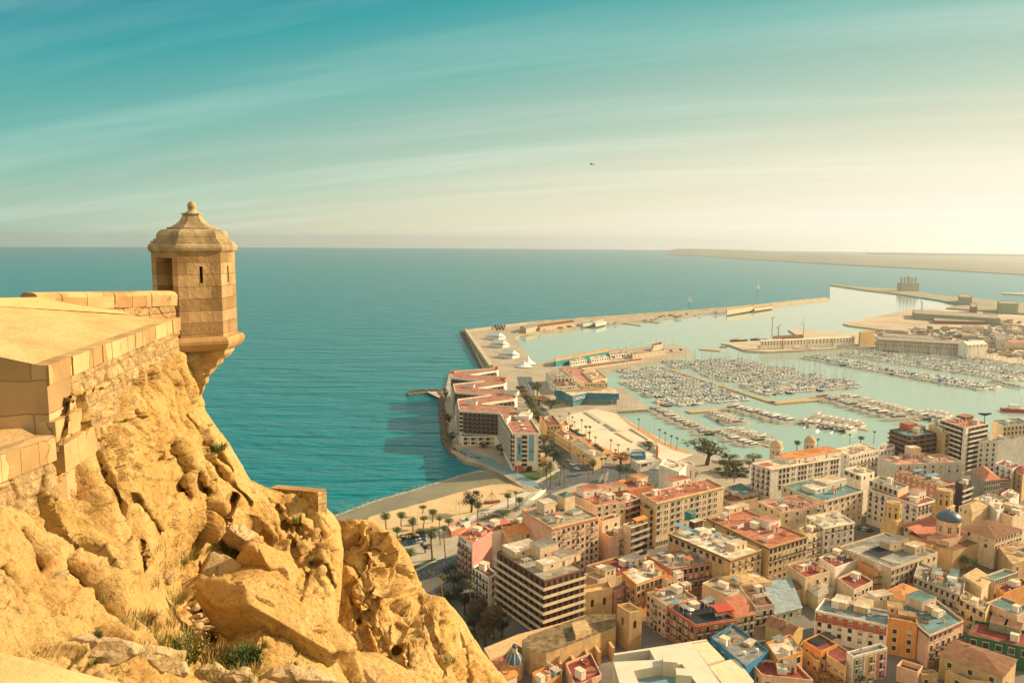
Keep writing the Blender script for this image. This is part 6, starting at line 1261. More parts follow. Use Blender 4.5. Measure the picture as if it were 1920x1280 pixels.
# white arcaded warehouses across the harbour
for i, (x0, x1, y0) in enumerate(((520, 760, 478), (775, 1030, 470), (1045, 1330, 458), (1335, 1575, 448))):
    simple('white arched warehouse ' + ['nearest the pier tip, beside the dark workboats', 'behind the red moored boat', 'between the red boat and the last warehouse', 'at the landward end of the row'][i], 'n', (x0 - 8, y0 - 12), (x0, y0), (x1, y0 - 10 - i), 14, 'white', 'cream', None, (7, 2, 'f', .05), name='arched_warehouse', cat='warehouse', clutter=0, tile='gable', ridge=1.5)
simple('ochre cubic office at the root of the mole', 'n', (1625, 365), (1640, 385), (1800, 372), 22, 'ochre', 'tan', None, None, clutter=0)
simple('very long two-storey colonnaded terminal behind the far marina', 'K', (655, 140), (668, 165), (1600, 215), 17, 'grey', 'gravel', None, [(40, 2, 'l', 0, (0, 1))], name='ferry_terminal', cat='terminal', clutter=0, fh=5.5, par=.3)
simple('green-grey roofed store behind the long terminal', 'K', (700, 105), (720, 135), (1180, 165), 15, 'mint', 'gravel', None, None, clutter=0)
simple('white vaulted hall at the right end of the long terminal', 'K', (1360, 200), (1440, 215), (1605, 205), 19, 'white', 'pale', None, (5, 1, 'f', .1), tile='gable', ridge=4, name='vaulted_hall', clutter=0)
simple('pink-roofed warehouse at the right edge of the port', 'K', (1730, 165), (1750, 185), (2100, 190), 12, 'cream', 'rose', None, None, clutter=0, name='port_warehouse')
simple('white office block near the right edge of the port', 'K', (1670, 120), (1690, 160), (1790, 160), 16, 'pale', 'grey', None, (5, 3, 'w', .1), clutter=0, name='port_office')
simple('dark green container row along the sandy spit', 'o', (865, 405), (880, 440), (1700, 490), 14, 'sage', 'gravel', None, None, name='container_row', cat='containers', clutter=0, par=.1)
simple('brown container row in front of the dark green one', 'o', (1060, 475), (1070, 510), (1560, 520), 8, 'brown', 'gravel', None, None, name='container_row', cat='containers', clutter=0, par=.1)
simple('low industrial hall on the mole right of the silos', 'o', (1300, 255), (1310, 285), (1430, 290), 22, 'sage', 'gravel', None, None, name='port_hall', clutter=0)
simple('dark block on the mole near the right edge', 'o', (1670, 320), (1690, 345), (1870, 350), 24, 'sage', 'gravel', None, None, name='port_hall', clutter=0)
simple('brown port store in the middle of the mole', 'o', (1410, 345), (1420, 380), (1480, 380), 20, 'brown', 'gravel', None, None, name='port_hall', clutter=0)
rgp = random.Random(12)
for i in range(16):
    x, y = rgp.uniform(1320, 1920), rgp.uniform(520, 700); w_ = rgp.uniform(50, 150)
    simple('low %s port shed, number %s from the sea among the yards' % (rgp.choice(['grey', 'green', 'tan']), ['one', 'two', 'three', 'four', 'five', 'six', 'seven', 'eight', 'nine', 'ten', 'eleven', 'twelve', 'thirteen', 'fourteen', 'fifteen', 'sixteen'][i]), 'o', (x - 10, y - 14), (x, y), (x + w_, y + 6), rgp.uniform(7, 12), rgp.choice(['sage', 'beige', 'grey', 'cream']), rgp.choice(['gravel', 'tan', 'grey', 'rose', 'pale']), None, None, name='port_shed', cat='shed', clutter=0)
# silos
p_ = U(1702, 545, 3); sl_ = empty('grain_silo', p_, 'grey grain silo with five slim chimneys on the far mole', 'silo'); mb = MB(); PXM = FPX / ((MC.transposed() @ (p_ - Vector((0, 0, CAM_H)))).z * -1)
SILO = mat('silo_concrete', (.38, .38, .30), .9, .15, .02); w_ = 33 / PXM
mb.box((0, 0, 0), (w_, w_ * .5, 15 / PXM), SILO); mb.build('body', sl_)
for i in range(5): mb = MB(); mb.box((0, 0, 0), (2.3 / PXM if i != 2 else 3.4 / PXM, 6, (10 if i != 2 else 12) / PXM), SILO); place('chimney', mb.mesh('chimney'), sl_, (-w_ / 2 + w_ * (i + .5) / 5, 0, 15 / PXM))
YEL = mat('crane_yellow', (.55, .42, .08), .6, .15); GRN = mat('crane_green', (.10, .16, .12), .6, .15)
def crane(label, x, y, hp, m, jib, jibdir, tower=True, rz=0):
    p_ = U(x, y, 3); dep = -(MC.transposed() @ (p_ - Vector((0, 0, CAM_H)))).z; k = dep / FPX; h_ = hp * k; t = empty('crane', p_, label, 'crane', None, rz); r = max(.5, .55 * k); mb = MB()
    for sx in (-1, 1):
        for sy in (-1, 1): mb.tube((sx * r, sy * r, 0), (sx * r, sy * r, h_), r * .35, r * .35, m, 4)
    nb_ = 10
    for i in range(nb_): mb.tube((-r, -r, h_ * i / nb_), (r, -r, h_ * (i + 1) / nb_), r * .22, r * .22, m, 4); mb.tube((r, r, h_ * i / nb_), (r, -r, h_ * (i + 1) / nb_), r * .22, r * .22, m, 4)
    mb.build('tower', t); mb = MB(); J = jib * k
    mb.tube((-J * .35, 0, h_), (J * math.cos(jibdir), 0, h_ + J * math.sin(jibdir)), r * .55, r * .4, m, 5); mb.tube((0, 0, h_ + r * 3), (J * .8 * math.cos(jibdir), 0, h_ + J * .8 * math.sin(jibdir)), r * .2, r * .2, m, 4); mb.tube((0, 0, h_ + r * 3), (-J * .3, 0, h_), r * .2, r * .2, m, 4); mb.tube((0, 0, h_), (0, 0, h_ + r * 3), r * .4, r * .3, m, 4); mb.build('jib', t)
    mb = MB(); mb.box((-J * .3, 0, h_ - r * 1.5), (r * 3, r * 2, r * 2), m); mb.build('counterweight', t)
crane('slender yellow tower crane at the seaward end of the white warehouses', 1447, 635, 40, YEL, 8, .1)
crane('yellow tower crane rising behind the white warehouses', 1506, 632, 24, YEL, 16, 1.35)
crane('dark shipyard derrick beside the brown slipway shed', 1459, 632, 18, GRN, 9, .9)
crane('green harbour crane standing on the sandy spit', 1728, 582, 16, GRN, 9, 1.9)
crane('green quay crane farther right along the spit', 1869, 592, 11, GRN, 8, .8)
simple('brown slipway shed behind the white warehouses', 'n', (655, 420), (665, 445), (1000, 425), 15, 'brown', 'brown', None, None, name='slipway_shed', cat='shed', clutter=0)
# ------------------------------------------------------------------ boats
HULLW = mat('gelcoat_white', (.72, .70, .64), .3, .06, .5, spec=.5); HULLN = mat('gelcoat_navy', (.03, .06, .10), .3, .1, .5, spec=.5); HULLR = mat('hull_red', (.40, .05, .03), .4, .1, spec=.4)
DECK = mat('teak_deck', (.42, .30, .17), .8, .2, 1); TINT = mat('tinted_glass', (.02, .035, .045), .1, .2, spec=.6); COVB = mat('sail_cover_blue', (.05, .13, .25), .8, .15); COVG = mat('canvas_beige', (.55, .47, .34), .85, .1)
ALU = mat('mast_aluminium', (.55, .54, .50), .4, .1, metal=.4); ANTI = mat('antifouling', (.10, .03, .03), .7, .2); TENDER = mat('boat_cover_green', (.04, .25, .22), .7, .1)
def hull(mb, Ln, bm, fb, m, bow=.45, stern=.92, deck=DECK):
    n = 12; sec = []
    for i in range(n + 1):
        t = i / n; x = -Ln / 2 + Ln * t; w_ = bm / 2 * (stern + (1 - stern) * min(1, t * 3)) * (1 - max(0, (t - bow) / (1 - bow)) ** 2.1); w_ = max(w_, .02); sh = fb * (1 + .35 * t ** 2.2); xx = x + (Ln * .04 * t ** 3)
        sec.append([(x, 0, -.35), (x, -w_ * .8, -.1), (xx, -w_, sh), (xx, w_, sh), (x, w_ * .8, -.1)])
    V = [p for s in sec for p in s]; F = []
    for i in range(n):
        a, b = i * 5, (i + 1) * 5
        for j in (0, 1, 3, 4):
            F.append((a + j, b + j, b + (j + 1) % 5, a + (j + 1) % 5))
    mb.add(V, F, m); mb.add(V, [(i * 5 + 2, (i + 1) * 5 + 2, (i + 1) * 5 + 3, i * 5 + 3) for i in range(n)], deck); mb.face([sec[0][k] for k in (0, 4, 3, 2, 1)], m)
    for i in range(n): pass
    return mb
def wedge(mb, x0, x1, w0, w1, z0, z1, m, fr=.5, br=.15, wtop=.82):
    """cabin block raked at the bow (fr) and the stern (br)"""
    V = [(x0, -w0 / 2, z0), (x1, -w1 / 2, z0), (x1, w1 / 2, z0), (x0, w0 / 2, z0), (x0 + br, -w0 / 2 * wtop, z1), (x1 - fr, -w1 / 2 * wtop, z1), (x1 - fr, w1 / 2 * wtop, z1), (x0 + br, w0 / 2 * wtop, z1)]
    return mb.add(V, [(0, 1, 5, 4), (1, 2, 6, 5), (2, 3, 7, 6), (3, 0, 4, 7), (4, 5, 6, 7)], m)
def yacht(Ln, m=HULLW, fly=True):
    t = empty('motor_yacht', (0, 0, 0)); b = Ln * .25; f = Ln * .085
    hull(MB(), Ln, b, f, m).build('hull', t)
    mb = MB(); wedge(mb, -Ln * .26, Ln * .24, b * .8, b * .55, f * 1.0, f * 1.0 + Ln * .085, HULLW, Ln * .13, Ln * .02); c = mb.build('cabin', t)
    mb = MB(); wedge(mb, -Ln * .24, Ln * .225, b * .815, b * .57, f + Ln * .028, f + Ln * .066, TINT, Ln * .095, Ln * .01, .9); mb.build('windows', c)
    if fly:
        mb = MB(); wedge(mb, -Ln * .24, Ln * .08, b * .72, b * .6, f + Ln * .086, f + Ln * .135, HULLW, Ln * .05, Ln * .01, .9); mb.box((-Ln * .1, 0, f + Ln * .135), (Ln * .16, b * .5, .04), DECK); mb.build('flybridge', t)
        mb = MB()
        for s in (-1, 1): mb.tube((-Ln * .2, s * b * .33, f + Ln * .13), (-Ln * .16, s * b * .27, f + Ln * .2), .16, .12, HULLW, 5)
        mb.tube((-Ln * .16, -b * .28, f + Ln * .2), (-Ln * .16, b * .28, f + Ln * .2), .18, .18, HULLW, 5); mb.lathe([(.4, 0), (.4, .3), (.1, .45)], HULLW, 8, (-Ln * .16, 0, f + Ln * .2)); mb.build('radar_arch', t)
    mb = MB(); mb.box((-Ln * .40, 0, f * 1.02), (Ln * .18, b * .7, .06), DECK); mb.box((-Ln * .47, 0, .3), (Ln * .07, b * .75, .1), DECK); mb.build('aft_deck', t)
    mb = MB()
    for s in (-1, 1): mb.tube((Ln * .1, s * b * .4, f * 1.2 + .7), (Ln * .47, s * b * .06, f * 1.33 + .75), .03, .03, ALU, 4)
    mb.build('bow_rail', t); return t
def sailboat(Ln, m=HULLW, cover=COVB):
    t = empty('sailing_boat', (0, 0, 0)); b = Ln * .3; f = Ln * .1
    hull(MB(), Ln, b, f, m, .35, .75, HULLW).build('hull', t)
    mb = MB(); wedge(mb, -Ln * .12, Ln * .25, b * .55, b * .35, f, f + Ln * .05, HULLW, Ln * .1, .1); mb.box((Ln * .04, 0, f + .1), (Ln * .2, b * .53, .22), TINT); mb.build('cabin', t)
    mb = MB(); mb.tube((Ln * .08, 0, f), (Ln * .08, 0, Ln * 1.25), .17, .12, ALU, 5); mb.tube((Ln * .08, -b * .3, Ln * .75), (Ln * .08, b * .3, Ln * .75), .04, .04, ALU, 4)
    mb.tube((Ln * .08, 0, Ln * 1.24), (Ln * .5, 0, f * 1.35), .045, .045, ALU, 3); mb.tube((Ln * .08, 0, Ln * 1.24), (-Ln * .49, 0, f), .03, .03, ALU, 3); mb.build('mast', t)
    mb = MB(); mb.tube((Ln * .07, 0, f + Ln * .12), (-Ln * .32, 0, f + Ln * .11), .22, .16, cover, 6); mb.build('boom', t)
    mb = MB(); mb.add([(-Ln * .14, -b * .3, f + .9), (-Ln * .02, -b * .26, f + 1.2), (-Ln * .02, b * .26, f + 1.2), (-Ln * .14, b * .3, f + .9), (Ln * .03, -b * .24, f + .3), (Ln * .03, b * .24, f + .3)], [(0, 1, 2, 3), (1, 4, 5, 2)], cover); mb.build('spray_hood', t); return t
def launch(Ln, m=HULLW, cover=COVG):
    t = empty('motor_boat', (0, 0, 0)); b = Ln * .34; f = Ln * .11
    hull(MB(), Ln, b, f, m, .45, .92, HULLW).build('hull', t)
    mb = MB(); wedge(mb, -Ln * .1, Ln * .22, b * .7, b * .5, f, f + Ln * .13, HULLW, Ln * .12, .1); c = mb.build('cabin', t)
    mb = MB(); wedge(mb, -Ln * .08, Ln * .21, b * .715, b * .52, f + Ln * .06, f + Ln * .115, TINT, Ln * .09, .1, .9); mb.build('windows', c)
    mb = MB(); mb.add([(-Ln * .42, -b * .38, f + Ln * .12), (-Ln * .1, -b * .34, f + Ln * .14), (-Ln * .1, b * .34, f + Ln * .14), (-Ln * .42, b * .38, f + Ln * .12), (-Ln * .46, -b * .4, f), (-Ln * .46, b * .4, f)], [(0, 1, 2, 3), (4, 0, 3, 5)], cover); mb.build('canopy', t); return t
def oneof(root): return root
PROTO = {'Y': [yacht(20), yacht(20, HULLN), yacht(20, HULLW, False)], 'S': [sailboat(11), sailboat(11, HULLN, COVG), sailboat(11, HULLW, COVG)], 'M': [launch(8.5), launch(8.5, HULLW, COVB), launch(8.5, HULLN, COVG), launch(8.5, HULLW, TENDER)]}
DESC = {'Y': ['white flybridge yacht', 'dark-hulled flybridge yacht', 'low white open yacht'], 'S': ['white sailboat with blue boom cover', 'dark-hulled bare-masted sailboat', 'white sailboat with beige boom cover'],
        'M': ['motorboat with beige canopy', 'motorboat with blue canopy', 'dark motorboat with beige canopy', 'motorboat with green canopy']}
CATB = {'Y': 'yacht', 'S': 'sailing boat', 'M': 'motor boat'}
ORD = 'first second third fourth fifth sixth seventh eighth ninth tenth eleventh twelfth thirteenth fourteenth fifteenth sixteenth seventeenth eighteenth nineteenth twentieth 21st 22nd 23rd 24th 25th 26th 27th 28th 29th 30th 31st 32nd 33rd 34th 35th 36th 37th 38th 39th 40th 41st 42nd 43rd 44th 45th 46th 47th 48th 49th 50th'.split() + ['%dth' % i for i in range(51, 120)]
ROWS = [  # name, from, to, mix, spacing, length, sides (+1 nearer the town, -1 beyond), pontoon width
    ('pontoon along the plaza', (1244, 766), (1350, 815), 'Y', 5.0, (15, 20), (1, ), 3), ('pontoon along the plaza, far side', (1318, 778), (1362, 800), 'Y', 6.0, (18, 22), (-1,), 0),
    ('short pontoon before domed palace', (1352, 808), (1442, 838), 'Y', 4.6, (12, 19), (1, -1), 3), ('middle superyacht quay', (1392, 764), (1510, 792), 'Y', 6.0, (20, 27), (1,), 2),
    ('quay by the brown block', (1512, 788), (1624, 806), 'Y', 5.6, (15, 24), (1, -1), 6), ('right superyacht quay', (1562, 745), (1722, 788), 'Y', 5.6, (19, 26), (1, -1), 4), ('right quay, harbour side', (1722, 775), (1800, 790), 'Y', 5.5, (14, 20), (1, -1), 3),
    ('left pontoon nearest town', (1236, 758), (1392, 746), 'SMMS', 4.2, (10, 13), (1, -1), 2), ('second left pontoon', (1205, 742), (1372, 735), 'SSMM', 4.2, (9, 12), (1, -1), 2), ('third left pontoon', (1186, 730), (1342, 722.5), 'MSMS', 4.2, (9, 12), (1, -1), 2),
    ('right pontoon nearest town', (1420, 737), (1606, 722), 'SMS', 4.4, (10, 13), (1, -1), 2), ('second right pontoon', (1388, 725.5), (1600, 715), 'SMM', 4.4, (10, 12), (1, -1), 2),
    ('fourth left pontoon', (1166, 720), (1306, 712.5), 'MS', 4.2, (9, 11), (1, -1), 2), ('fifth left pontoon', (1164, 707.5), (1276, 703.5), 'MSM', 4.2, (9, 11), (1, -1), 2), ('left pontoon farthest out', (1161, 697), (1246, 692.5), 'SM', 4.2, (9, 11), (1, -1), 2),
    ('third right pontoon', (1350, 713.5), (1542, 705), 'SM', 4.4, (10, 12), (1, -1), 2), ('fourth right pontoon', (1320, 704.5), (1496, 699.5), 'SM', 4.4, (10, 12), (1, -1), 2), ('fifth right pontoon', (1306, 695.5), (1484, 691), 'SM', 4.4, (10, 12), (1, -1), 2),
    ('sixth right pontoon', (1256, 688), (1428, 682.5), 'SM', 4.4, (10, 12), (1, -1), 2), ('right pontoon farthest out', (1246, 681), (1400, 675.5), 'SM', 4.4, (9, 11), (1, -1), 2),
    ('far marina front', (1518, 670.5), (1860, 731), 'SSM', 4.4, (12, 16), (1, -1), 2), ('far b', (1582, 664), (1918, 714), 'SMS', 4.6, (11, 14), (1, -1), 2), ('far c', (1632, 660), (1930, 704), 'SM', 4.8, (11, 13), (1, -1), 2), ('far d', (1698, 660), (1930, 690), 'SM', 4.8, (11, 13), (1, -1), 2), ('far e', (1880, 716), (1935, 730), 'Y', 6, (14, 18), (1,), 2)]
PONT = mat('pontoon_planks', (.42, .30, .16), .85, .2, .3); PEND = []; rgb = random.Random(77)
for nm_, a, b, mix, spc, (l0, l1), sides, pw_ in ROWS:
    A, B = U(*a, 0), U(*b, 0); A.z = B.z = 0; d = (B - A); Ln = d.length; d.normalize(); s = Vector((d.y, -d.x, 0)); s = s if s.y < 0 else -s
    if pw_:
        po = MB(); po.prism([tuple((A + s * k * pw_ / 2 + d * e)[:2]) for k, e in ((-1, -2), (1, -2))] + [tuple((B + s * k * pw_ / 2 + d * 2)[:2]) for k in (1, -1)], .1, .75, PONT)
        o = po.build('pontoon', loc=((A + B) / 2)); tag(o, 'floating walkway of the %s' % (nm_ if not nm_.startswith('far ') else {'b': 'second row', 'c': 'third row', 'd': 'last row', 'e': 'corner berth', 'm': 'front row'}[nm_[4]] + ' of the far marina'), 'pontoon')
    for sd in sides:
        n = int(Ln / spc); k = 0
        for i in range(n):
            ty = mix[rgb.randrange(len(mix))]; v = rgb.choices(range(len(PROTO[ty])), [6, 1, 3] if ty != 'M' else [5, 4, 1, 1])[0]
            L_ = rgb.uniform(l0, l1) * {'M': .98, 'S': 1.18, 'Y': 1.08}[ty]
            if rgb.random() < .07: continue
            k += 1; pos = A + d * (spc * (i + .5) + rgb.uniform(-.3, .3)) + s * sd * (L_ / 2 + pw_ / 2 + .6); base = {'Y': 20, 'S': 11, 'M': 8.5}[ty]
            ang = math.atan2(s.y * sd, s.x * sd) + rgb.uniform(-.04, .04) + (math.pi if rgb.random() < .12 and ty != 'Y' else 0)
            PEND.append((L_ / pos.length * (1 if not nm_.startswith('far') else .8), ty, v, pos, ang, L_ / base, nm_, sd, k))
PEND.sort(key=lambda r: -r[0])
NIND = 292; used = set()
for _, ty, v, pos, ang, s_, nm_, sd, k in PEND[:NIND]:
    side = {1: 'town side', -1: 'sea side'}[sd]
    lab = '%s, %s from left, %s of %s' % (DESC[ty][v], ORD[k - 1], side, nm_.replace(', far side', ' beyond').replace(', harbour side', ' end'))
    grp = {'Y': 'motor yachts in the marina', 'S': 'sailing boats in the marina', 'M': 'motor boats in the marina'}[ty]
    if (ty, v) not in used:
        used.add((ty, v)); o = PROTO[ty][v]; o.location = pos; o.rotation_euler = (0, 0, ang); o.scale = (s_,) * 3; tag(o, lab, CATB[ty], grp)
    else:
        c = copy_tree(PROTO[ty][v], pos, ang, s_, lab, grp); c['category'] = CATB[ty]
# the remaining far boats read as one fleet
VV, FF, MM, mats_ = [], [], [], []; off = 0; cache = {}
def flatmesh(root):
    if root.name in cache: return cache[root.name]
    V, F, M = [], [], []; 
    for o in root.children_recursive:
        if o.type != 'MESH': continue
        k = len(V); V += [tuple(v.co) for v in o.data.vertices]
        for p_ in o.data.polygons:
            F.append(tuple(i + k for i in p_.vertices)); m = o.data.materials[p_.material_index]
            if m not in mats_: mats_.append(m)
            M.append(mats_.index(m))
    cache[root.name] = (np.array(V), F, M); return cache[root.name]
for _, ty, v, pos, ang, s_, nm_, sd, k in PEND[NIND:]:
    V, F, M = flatmesh(PROTO[ty][v]); ca, sa = math.cos(ang), math.sin(ang)
    W = V * s_; W = np.stack([W[:, 0] * ca - W[:, 1] * sa + pos.x, W[:, 0] * sa + W[:, 1] * ca + pos.y, W[:, 2] + pos.z], 1)
    VV.append(W); FF += [tuple(i + off for i in f) for f in F]; MM += M; off += len(W)
me = bpy.data.meshes.new('moored_fleet'); me.from_pydata(np.concatenate(VV).tolist(), [], FF)
for m in mats_: me.materials.append(m)
me.polygons.foreach_set('material_index', MM); o = bpy.data.objects.new('moored_fleet', me); COL.objects.link(o); tag(o, 'dense rows of boats moored in the far marina', 'boats', None, 'stuff')
for ty in PROTO:
    for v, o in enumerate(PROTO[ty]):
        if (ty, v) not in used:
            for ch in list(o.children_recursive) + [o]: bpy.data.objects.remove(ch)
# quays between the pontoons
for lab, a, b, w_ in (('main spine quay running through the two fans of pontoons', (1245, 690), (1452, 757), 5), ('wide planked quay between the two yacht basins', (1290, 774), (1388, 767), 10), ('wide quay right of the spine toward the superyachts', (1448, 757), (1564, 747), 12), ('short jetty on the breakwater harbour side', (1163, 606), (1202, 611), 3), ('second short jetty on the breakwater harbour side', (1205, 602), (1235, 606), 3), ('floating barge off the near pier tip', (1314, 655), (1352, 658), 14)):
    A, B = U(*a, 0), U(*b, 0); A.z = B.z = 0; d = (B - A).normalized(); s = Vector((-d.y, d.x, 0)) * w_ / 2
    mb = MB(); mb.prism([tuple((A + s)[:2]), tuple((A - s)[:2]), tuple((B - s)[:2]), tuple((B + s)[:2])], -.5, 1.3, PONT); tag(mb.build('jetty', loc=(A + B) / 2), lab, 'jetty')
for lab, x, y, L_, m in (('red workboat moored in front of the white warehouses', 1502, 657, 24, HULLR), ('dark trawler at the seaward tip of the warehouse pier', 1385, 640, 26, HULLN), ('second dark trawler beside the warehouse pier tip', 1422, 638, 24, HULLN), ('green launch off the warehouse pier tip', 1357, 651, 12, TENDER), ('red-hulled ferry at the right edge of the harbour', 1912, 772, 30, HULLR), ('white fishing boat at the breakwater elbow', 972, 628, 18, HULLW)):
    t = empty('workboat', U(x, y, 0), lab, 'boat', None, rgb.uniform(-.3, .3)); hull(MB(), L_, L_ * .28, L_ * .1, m).build('hull', t); mb = MB(); wedge(mb, -L_ * .3, 0, L_ * .18, L_ * .16, L_ * .1, L_ * .22, HULLW, .6, .2); mb.build('wheelhouse', t)
    mb = MB(); mb.tube((0, 0, L_ * .1), (0, 0, L_ * .5), .2, .12, ALU, 5); mb.tube((0, 0, L_ * .3), (L_ * .3, 0, L_ * .42), .12, .1, ALU, 4); mb.build('mast', t)
for lab, x, y, h_ in (('white sail far out beyond the breakwater tip', 1421, 541, 26), ('small white sail behind the breakwater', 1293, 565, 16)):
    t = empty('sailing_boat', U(x, y, 0), lab, 'sailing boat', None, .6); hull(MB(), h_ * .8, h_ * .24, h_ * .08, HULLW).build('hull', t); mb = MB()
    mb.add([(0, .05, 2), (0, .05, h_), (-h_ * .38, .5, 2.4), (.3, .05, h_ * .9), (h_ * .36, -.3, 2)], [(0, 2, 1), (0, 1, 2), (0, 3, 4), (0, 4, 3)], WHITE); mb.build('sails', t); mb = MB(); mb.tube((0, 0, 1), (0, 0, h_), .1, .08, ALU, 5); mb.build('mast', t)
# ------------------------------------------------------------------ palms and trees
PT = mat('palm_trunk', (.20, .13, .07), .95, .3, 2, .5, 8); FR1 = mat('palm_frond', (.075, .10, .025), .8, .4, 1.5, spec=.3); FR2 = mat('dry_frond', (.28, .18, .06), .9, .3, 1.5)
def palm_mesh(h, r, nf, droop, seed, tr=.28, yel=False):
    rg = random.Random(seed); mb = MB(); n = 6; px_, py_ = 0, 0; pts = []
    for i in range(n + 1): pts.append(Vector((px_ + .15 * math.sin(i * .7 + seed) * h / 10, .12 * math.cos(i * .9 + seed) * h / 10, h * i / n)))
    for i in range(n): mb.tube(pts[i], pts[i + 1], tr * (1.25 if i == 0 else 1 - .05 * i), tr * (.95 - .05 * i), PT, 8, cap=False)
    tm = mb.mesh('trunk'); mb = MB(); top = pts[-1]
    for k in range(nf):
        az_ = 2.4 * k + rg.uniform(-.3, .3); el = R_(80 - 125 * (k / nf) ** .9) + rg.uniform(-.1, .1); L_ = r * rg.uniform(.85, 1.1); m = FR1 if (k < nf * .82 and not yel) else FR2
        if yel and k < nf * .5: m = FR1
        d = Vector((math.cos(az_), math.sin(az_), 0)); sd = Vector((-d.y, d.x, 0)); p = top.copy(); seg = 6; prev = None; e = el
        spine = [p.copy()]
        for s in range(seg): p = p + (d * math.cos(e) + Vector((0, 0, math.sin(e)))) * L_ / seg; e -= droop / seg * (1 + s * .35); spine.append(p.copy())
        for s in range(seg):
            a, b = spine[s], spine[s + 1]; w_ = r * .22 * math.sin(math.pi * (s + .9) / (seg + 1.2))
            for q in range(2):
                c0 = a.lerp(b, q / 2); c1 = a.lerp(b, q / 2 + .38)
                for sg in (-1, 1): tip = (c0 + c1) / 2 + sd * sg * w_ + (b - a) * .8 - Vector((0, 0, w_ * .45)); mb.face([c0, c1, tip], m)
    return tm, mb.mesh('crown')
PALMS = {}
def palm_proto(key, label, *a):
    t = empty('palm_tree', (0, 0, 0)); tm, cm = palm_mesh(*a); place('trunk', tm, t, (0, 0, 0)); place('crown', cm, t, (0, 0, 0)); PALMS[key] = [t, False]
palm_proto('date', '', 9, 3.6, 46, 1.5, 1, .34); palm_proto('fan', '', 14, 1.9, 34, 1.7, 2, .2); palm_proto('date2', '', 11, 3.3, 42, 1.6, 5, .3); palm_proto('fan2', '', 11, 1.8, 30, 1.9, 7, .2)
def palm(key, zk, x, y, yb, label, group=None, z=GZ, k=None):
    g = G(zk, x, yb, z); X_, Y_ = px(zk, x, y); dep = -(MC.transposed() @ (g - Vector((0, 0, CAM_H)))).z; hpx = px(zk, x, yb)[1] - Y_; h = hpx * dep / FPX / .97
    H0_ = {'date': 9, 'fan': 14, 'date2': 11, 'fan2': 11}[key]; s = h / H0_; rgk = random.Random(int(x * 7 + y)); xy = 1.3 * max(.8, min(1.25, s)) if k is None else k
    P_ = PALMS[key]
    if not P_[1]: P_[1] = True; o = P_[0]; o.location = g; o.scale = (xy, xy, s)
    else: o = copy_tree(P_[0], g, rgk.random() * 6, (xy, xy, s))
    o.scale = (xy, xy, s); tag(o, label, 'palm', group)
DPG = 'date palms by the beach avenue'
for i, (k, x, y, yb, l) in enumerate((('date', 445, 455, 600, 'date palm on the sand nearest the cliff edge'), ('date', 600, 445, 565, 'date palm second from the cliff on the beach edge'), ('date2', 815, 370, 440, 'rust-fronded date palm highest up on the beach sand'), ('date', 915, 415, 520, 'date palm right of the rust-fronded one'),
        ('date2', 825, 480, 580, 'date palm between the parking row and the sand'), ('date', 715, 505, 640, 'date palm beside the first parked cars'), ('date', 560, 595, 690, 'low date palm against the outcrop edge'), ('fan', 985, 480, 750, 'very tall palm, left one of the pair on the verge'), ('date', 1075, 505, 585, 'bushy palm behind the tall pair'), ('fan', 1035, 575, 890, 'very tall palm, right one of the pair on the verge'),
        ('date2', 905, 620, 900, 'leaning palm on the verge beside the avenue'), ('date', 690, 815, 960, 'palm half hidden by the outcrop'), ('date2', 1365, 340, 540, 'palm in front of the dark beach tree'), ('fan', 1665, 265, 380, 'palm beside the beach playground'), ('date', 1620, 430, 500, 'short palm above the pink house roof'))): palm(k, 'G', x, y, yb, l, DPG)
for k, x, y, yb, l in (('date2', 420, 540, 730, 'palm on the pale promenade left of a close trio'), ('fan', 535, 500, 760, 'tallest palm of the promenade trio'), ('date', 590, 600, 750, 'lowest palm of the promenade trio'), ('date', 410, 780, 850, 'bushy palm over the hedge behind the red terraces')): palm(k, 'a', x, y, yb, l, DPG)
FPG = 'fan palms along the plaza'
for i, (x, y, yb) in enumerate(((465, 185, 250), (540, 162, 290), (590, 235, 390), (632, 238, 410), (628, 300, 440), (697, 355, 460), (870, 385, 510), (955, 440, 540), (400, 85, 200), (438, 130, 230), (300, 118, 180))): palm('fan' if i % 2 else 'fan2', 'q', x, y, yb, 'fan palm on the street side of the plaza, %s from the customs house' % ORD[[2, 3, 4, 5, 6, 7, 8, 9, 0, 1, 10][i]], FPG)
for i, (x, y, yb) in enumerate(((1185, 155, 270), (1418, 270, 400), (1480, 305, 440), (1548, 340, 475), (1612, 365, 500))): palm('fan', 'q', x, y, yb, 'fan palm on the brick quayside path, %s from the casino' % ORD[i], FPG)
for i, (k, x, y, yb, l) in enumerate((('fan', 145, 700, 900, 'left palm of the cluster in front of the hotel lawn'), ('fan2', 190, 680, 930, 'second palm of the cluster in front of the hotel lawn'), ('fan', 300, 640, 905, 'taller palm by the junction railing'), ('fan2', 345, 670, 930, 'palm right of the taller one by the junction railing'), ('fan2', 620, 670, 850, 'palm before the arcade warehouse end'), ('date', 672, 640, 770, 'bushy palm beside the arcade warehouse end'), ('fan2', 770, 595, 760, 'left of two palms by the white pylons'), ('fan2', 812, 590, 745, 'right of two palms by the white pylons'), ('fan2', 922, 495, 600, 'palm left of the orange autumn tree'), ('fan2', 1066, 485, 600, 'palm rising through the orange autumn tree'), ('date', 975, 690, 830, 'dark bushy palm behind the red roofs'), ('date2', 1050, 700, 860, 'yellowish palm behind the red roofs'), ('fan', 510, 560, 700, 'palm on the pavement before the arcade warehouse'), ('fan2', 560, 560, 720, 'palm next along the arcade warehouse pavement'))): palm(k, 'q', x, y, yb, l, 'palms round the junction')
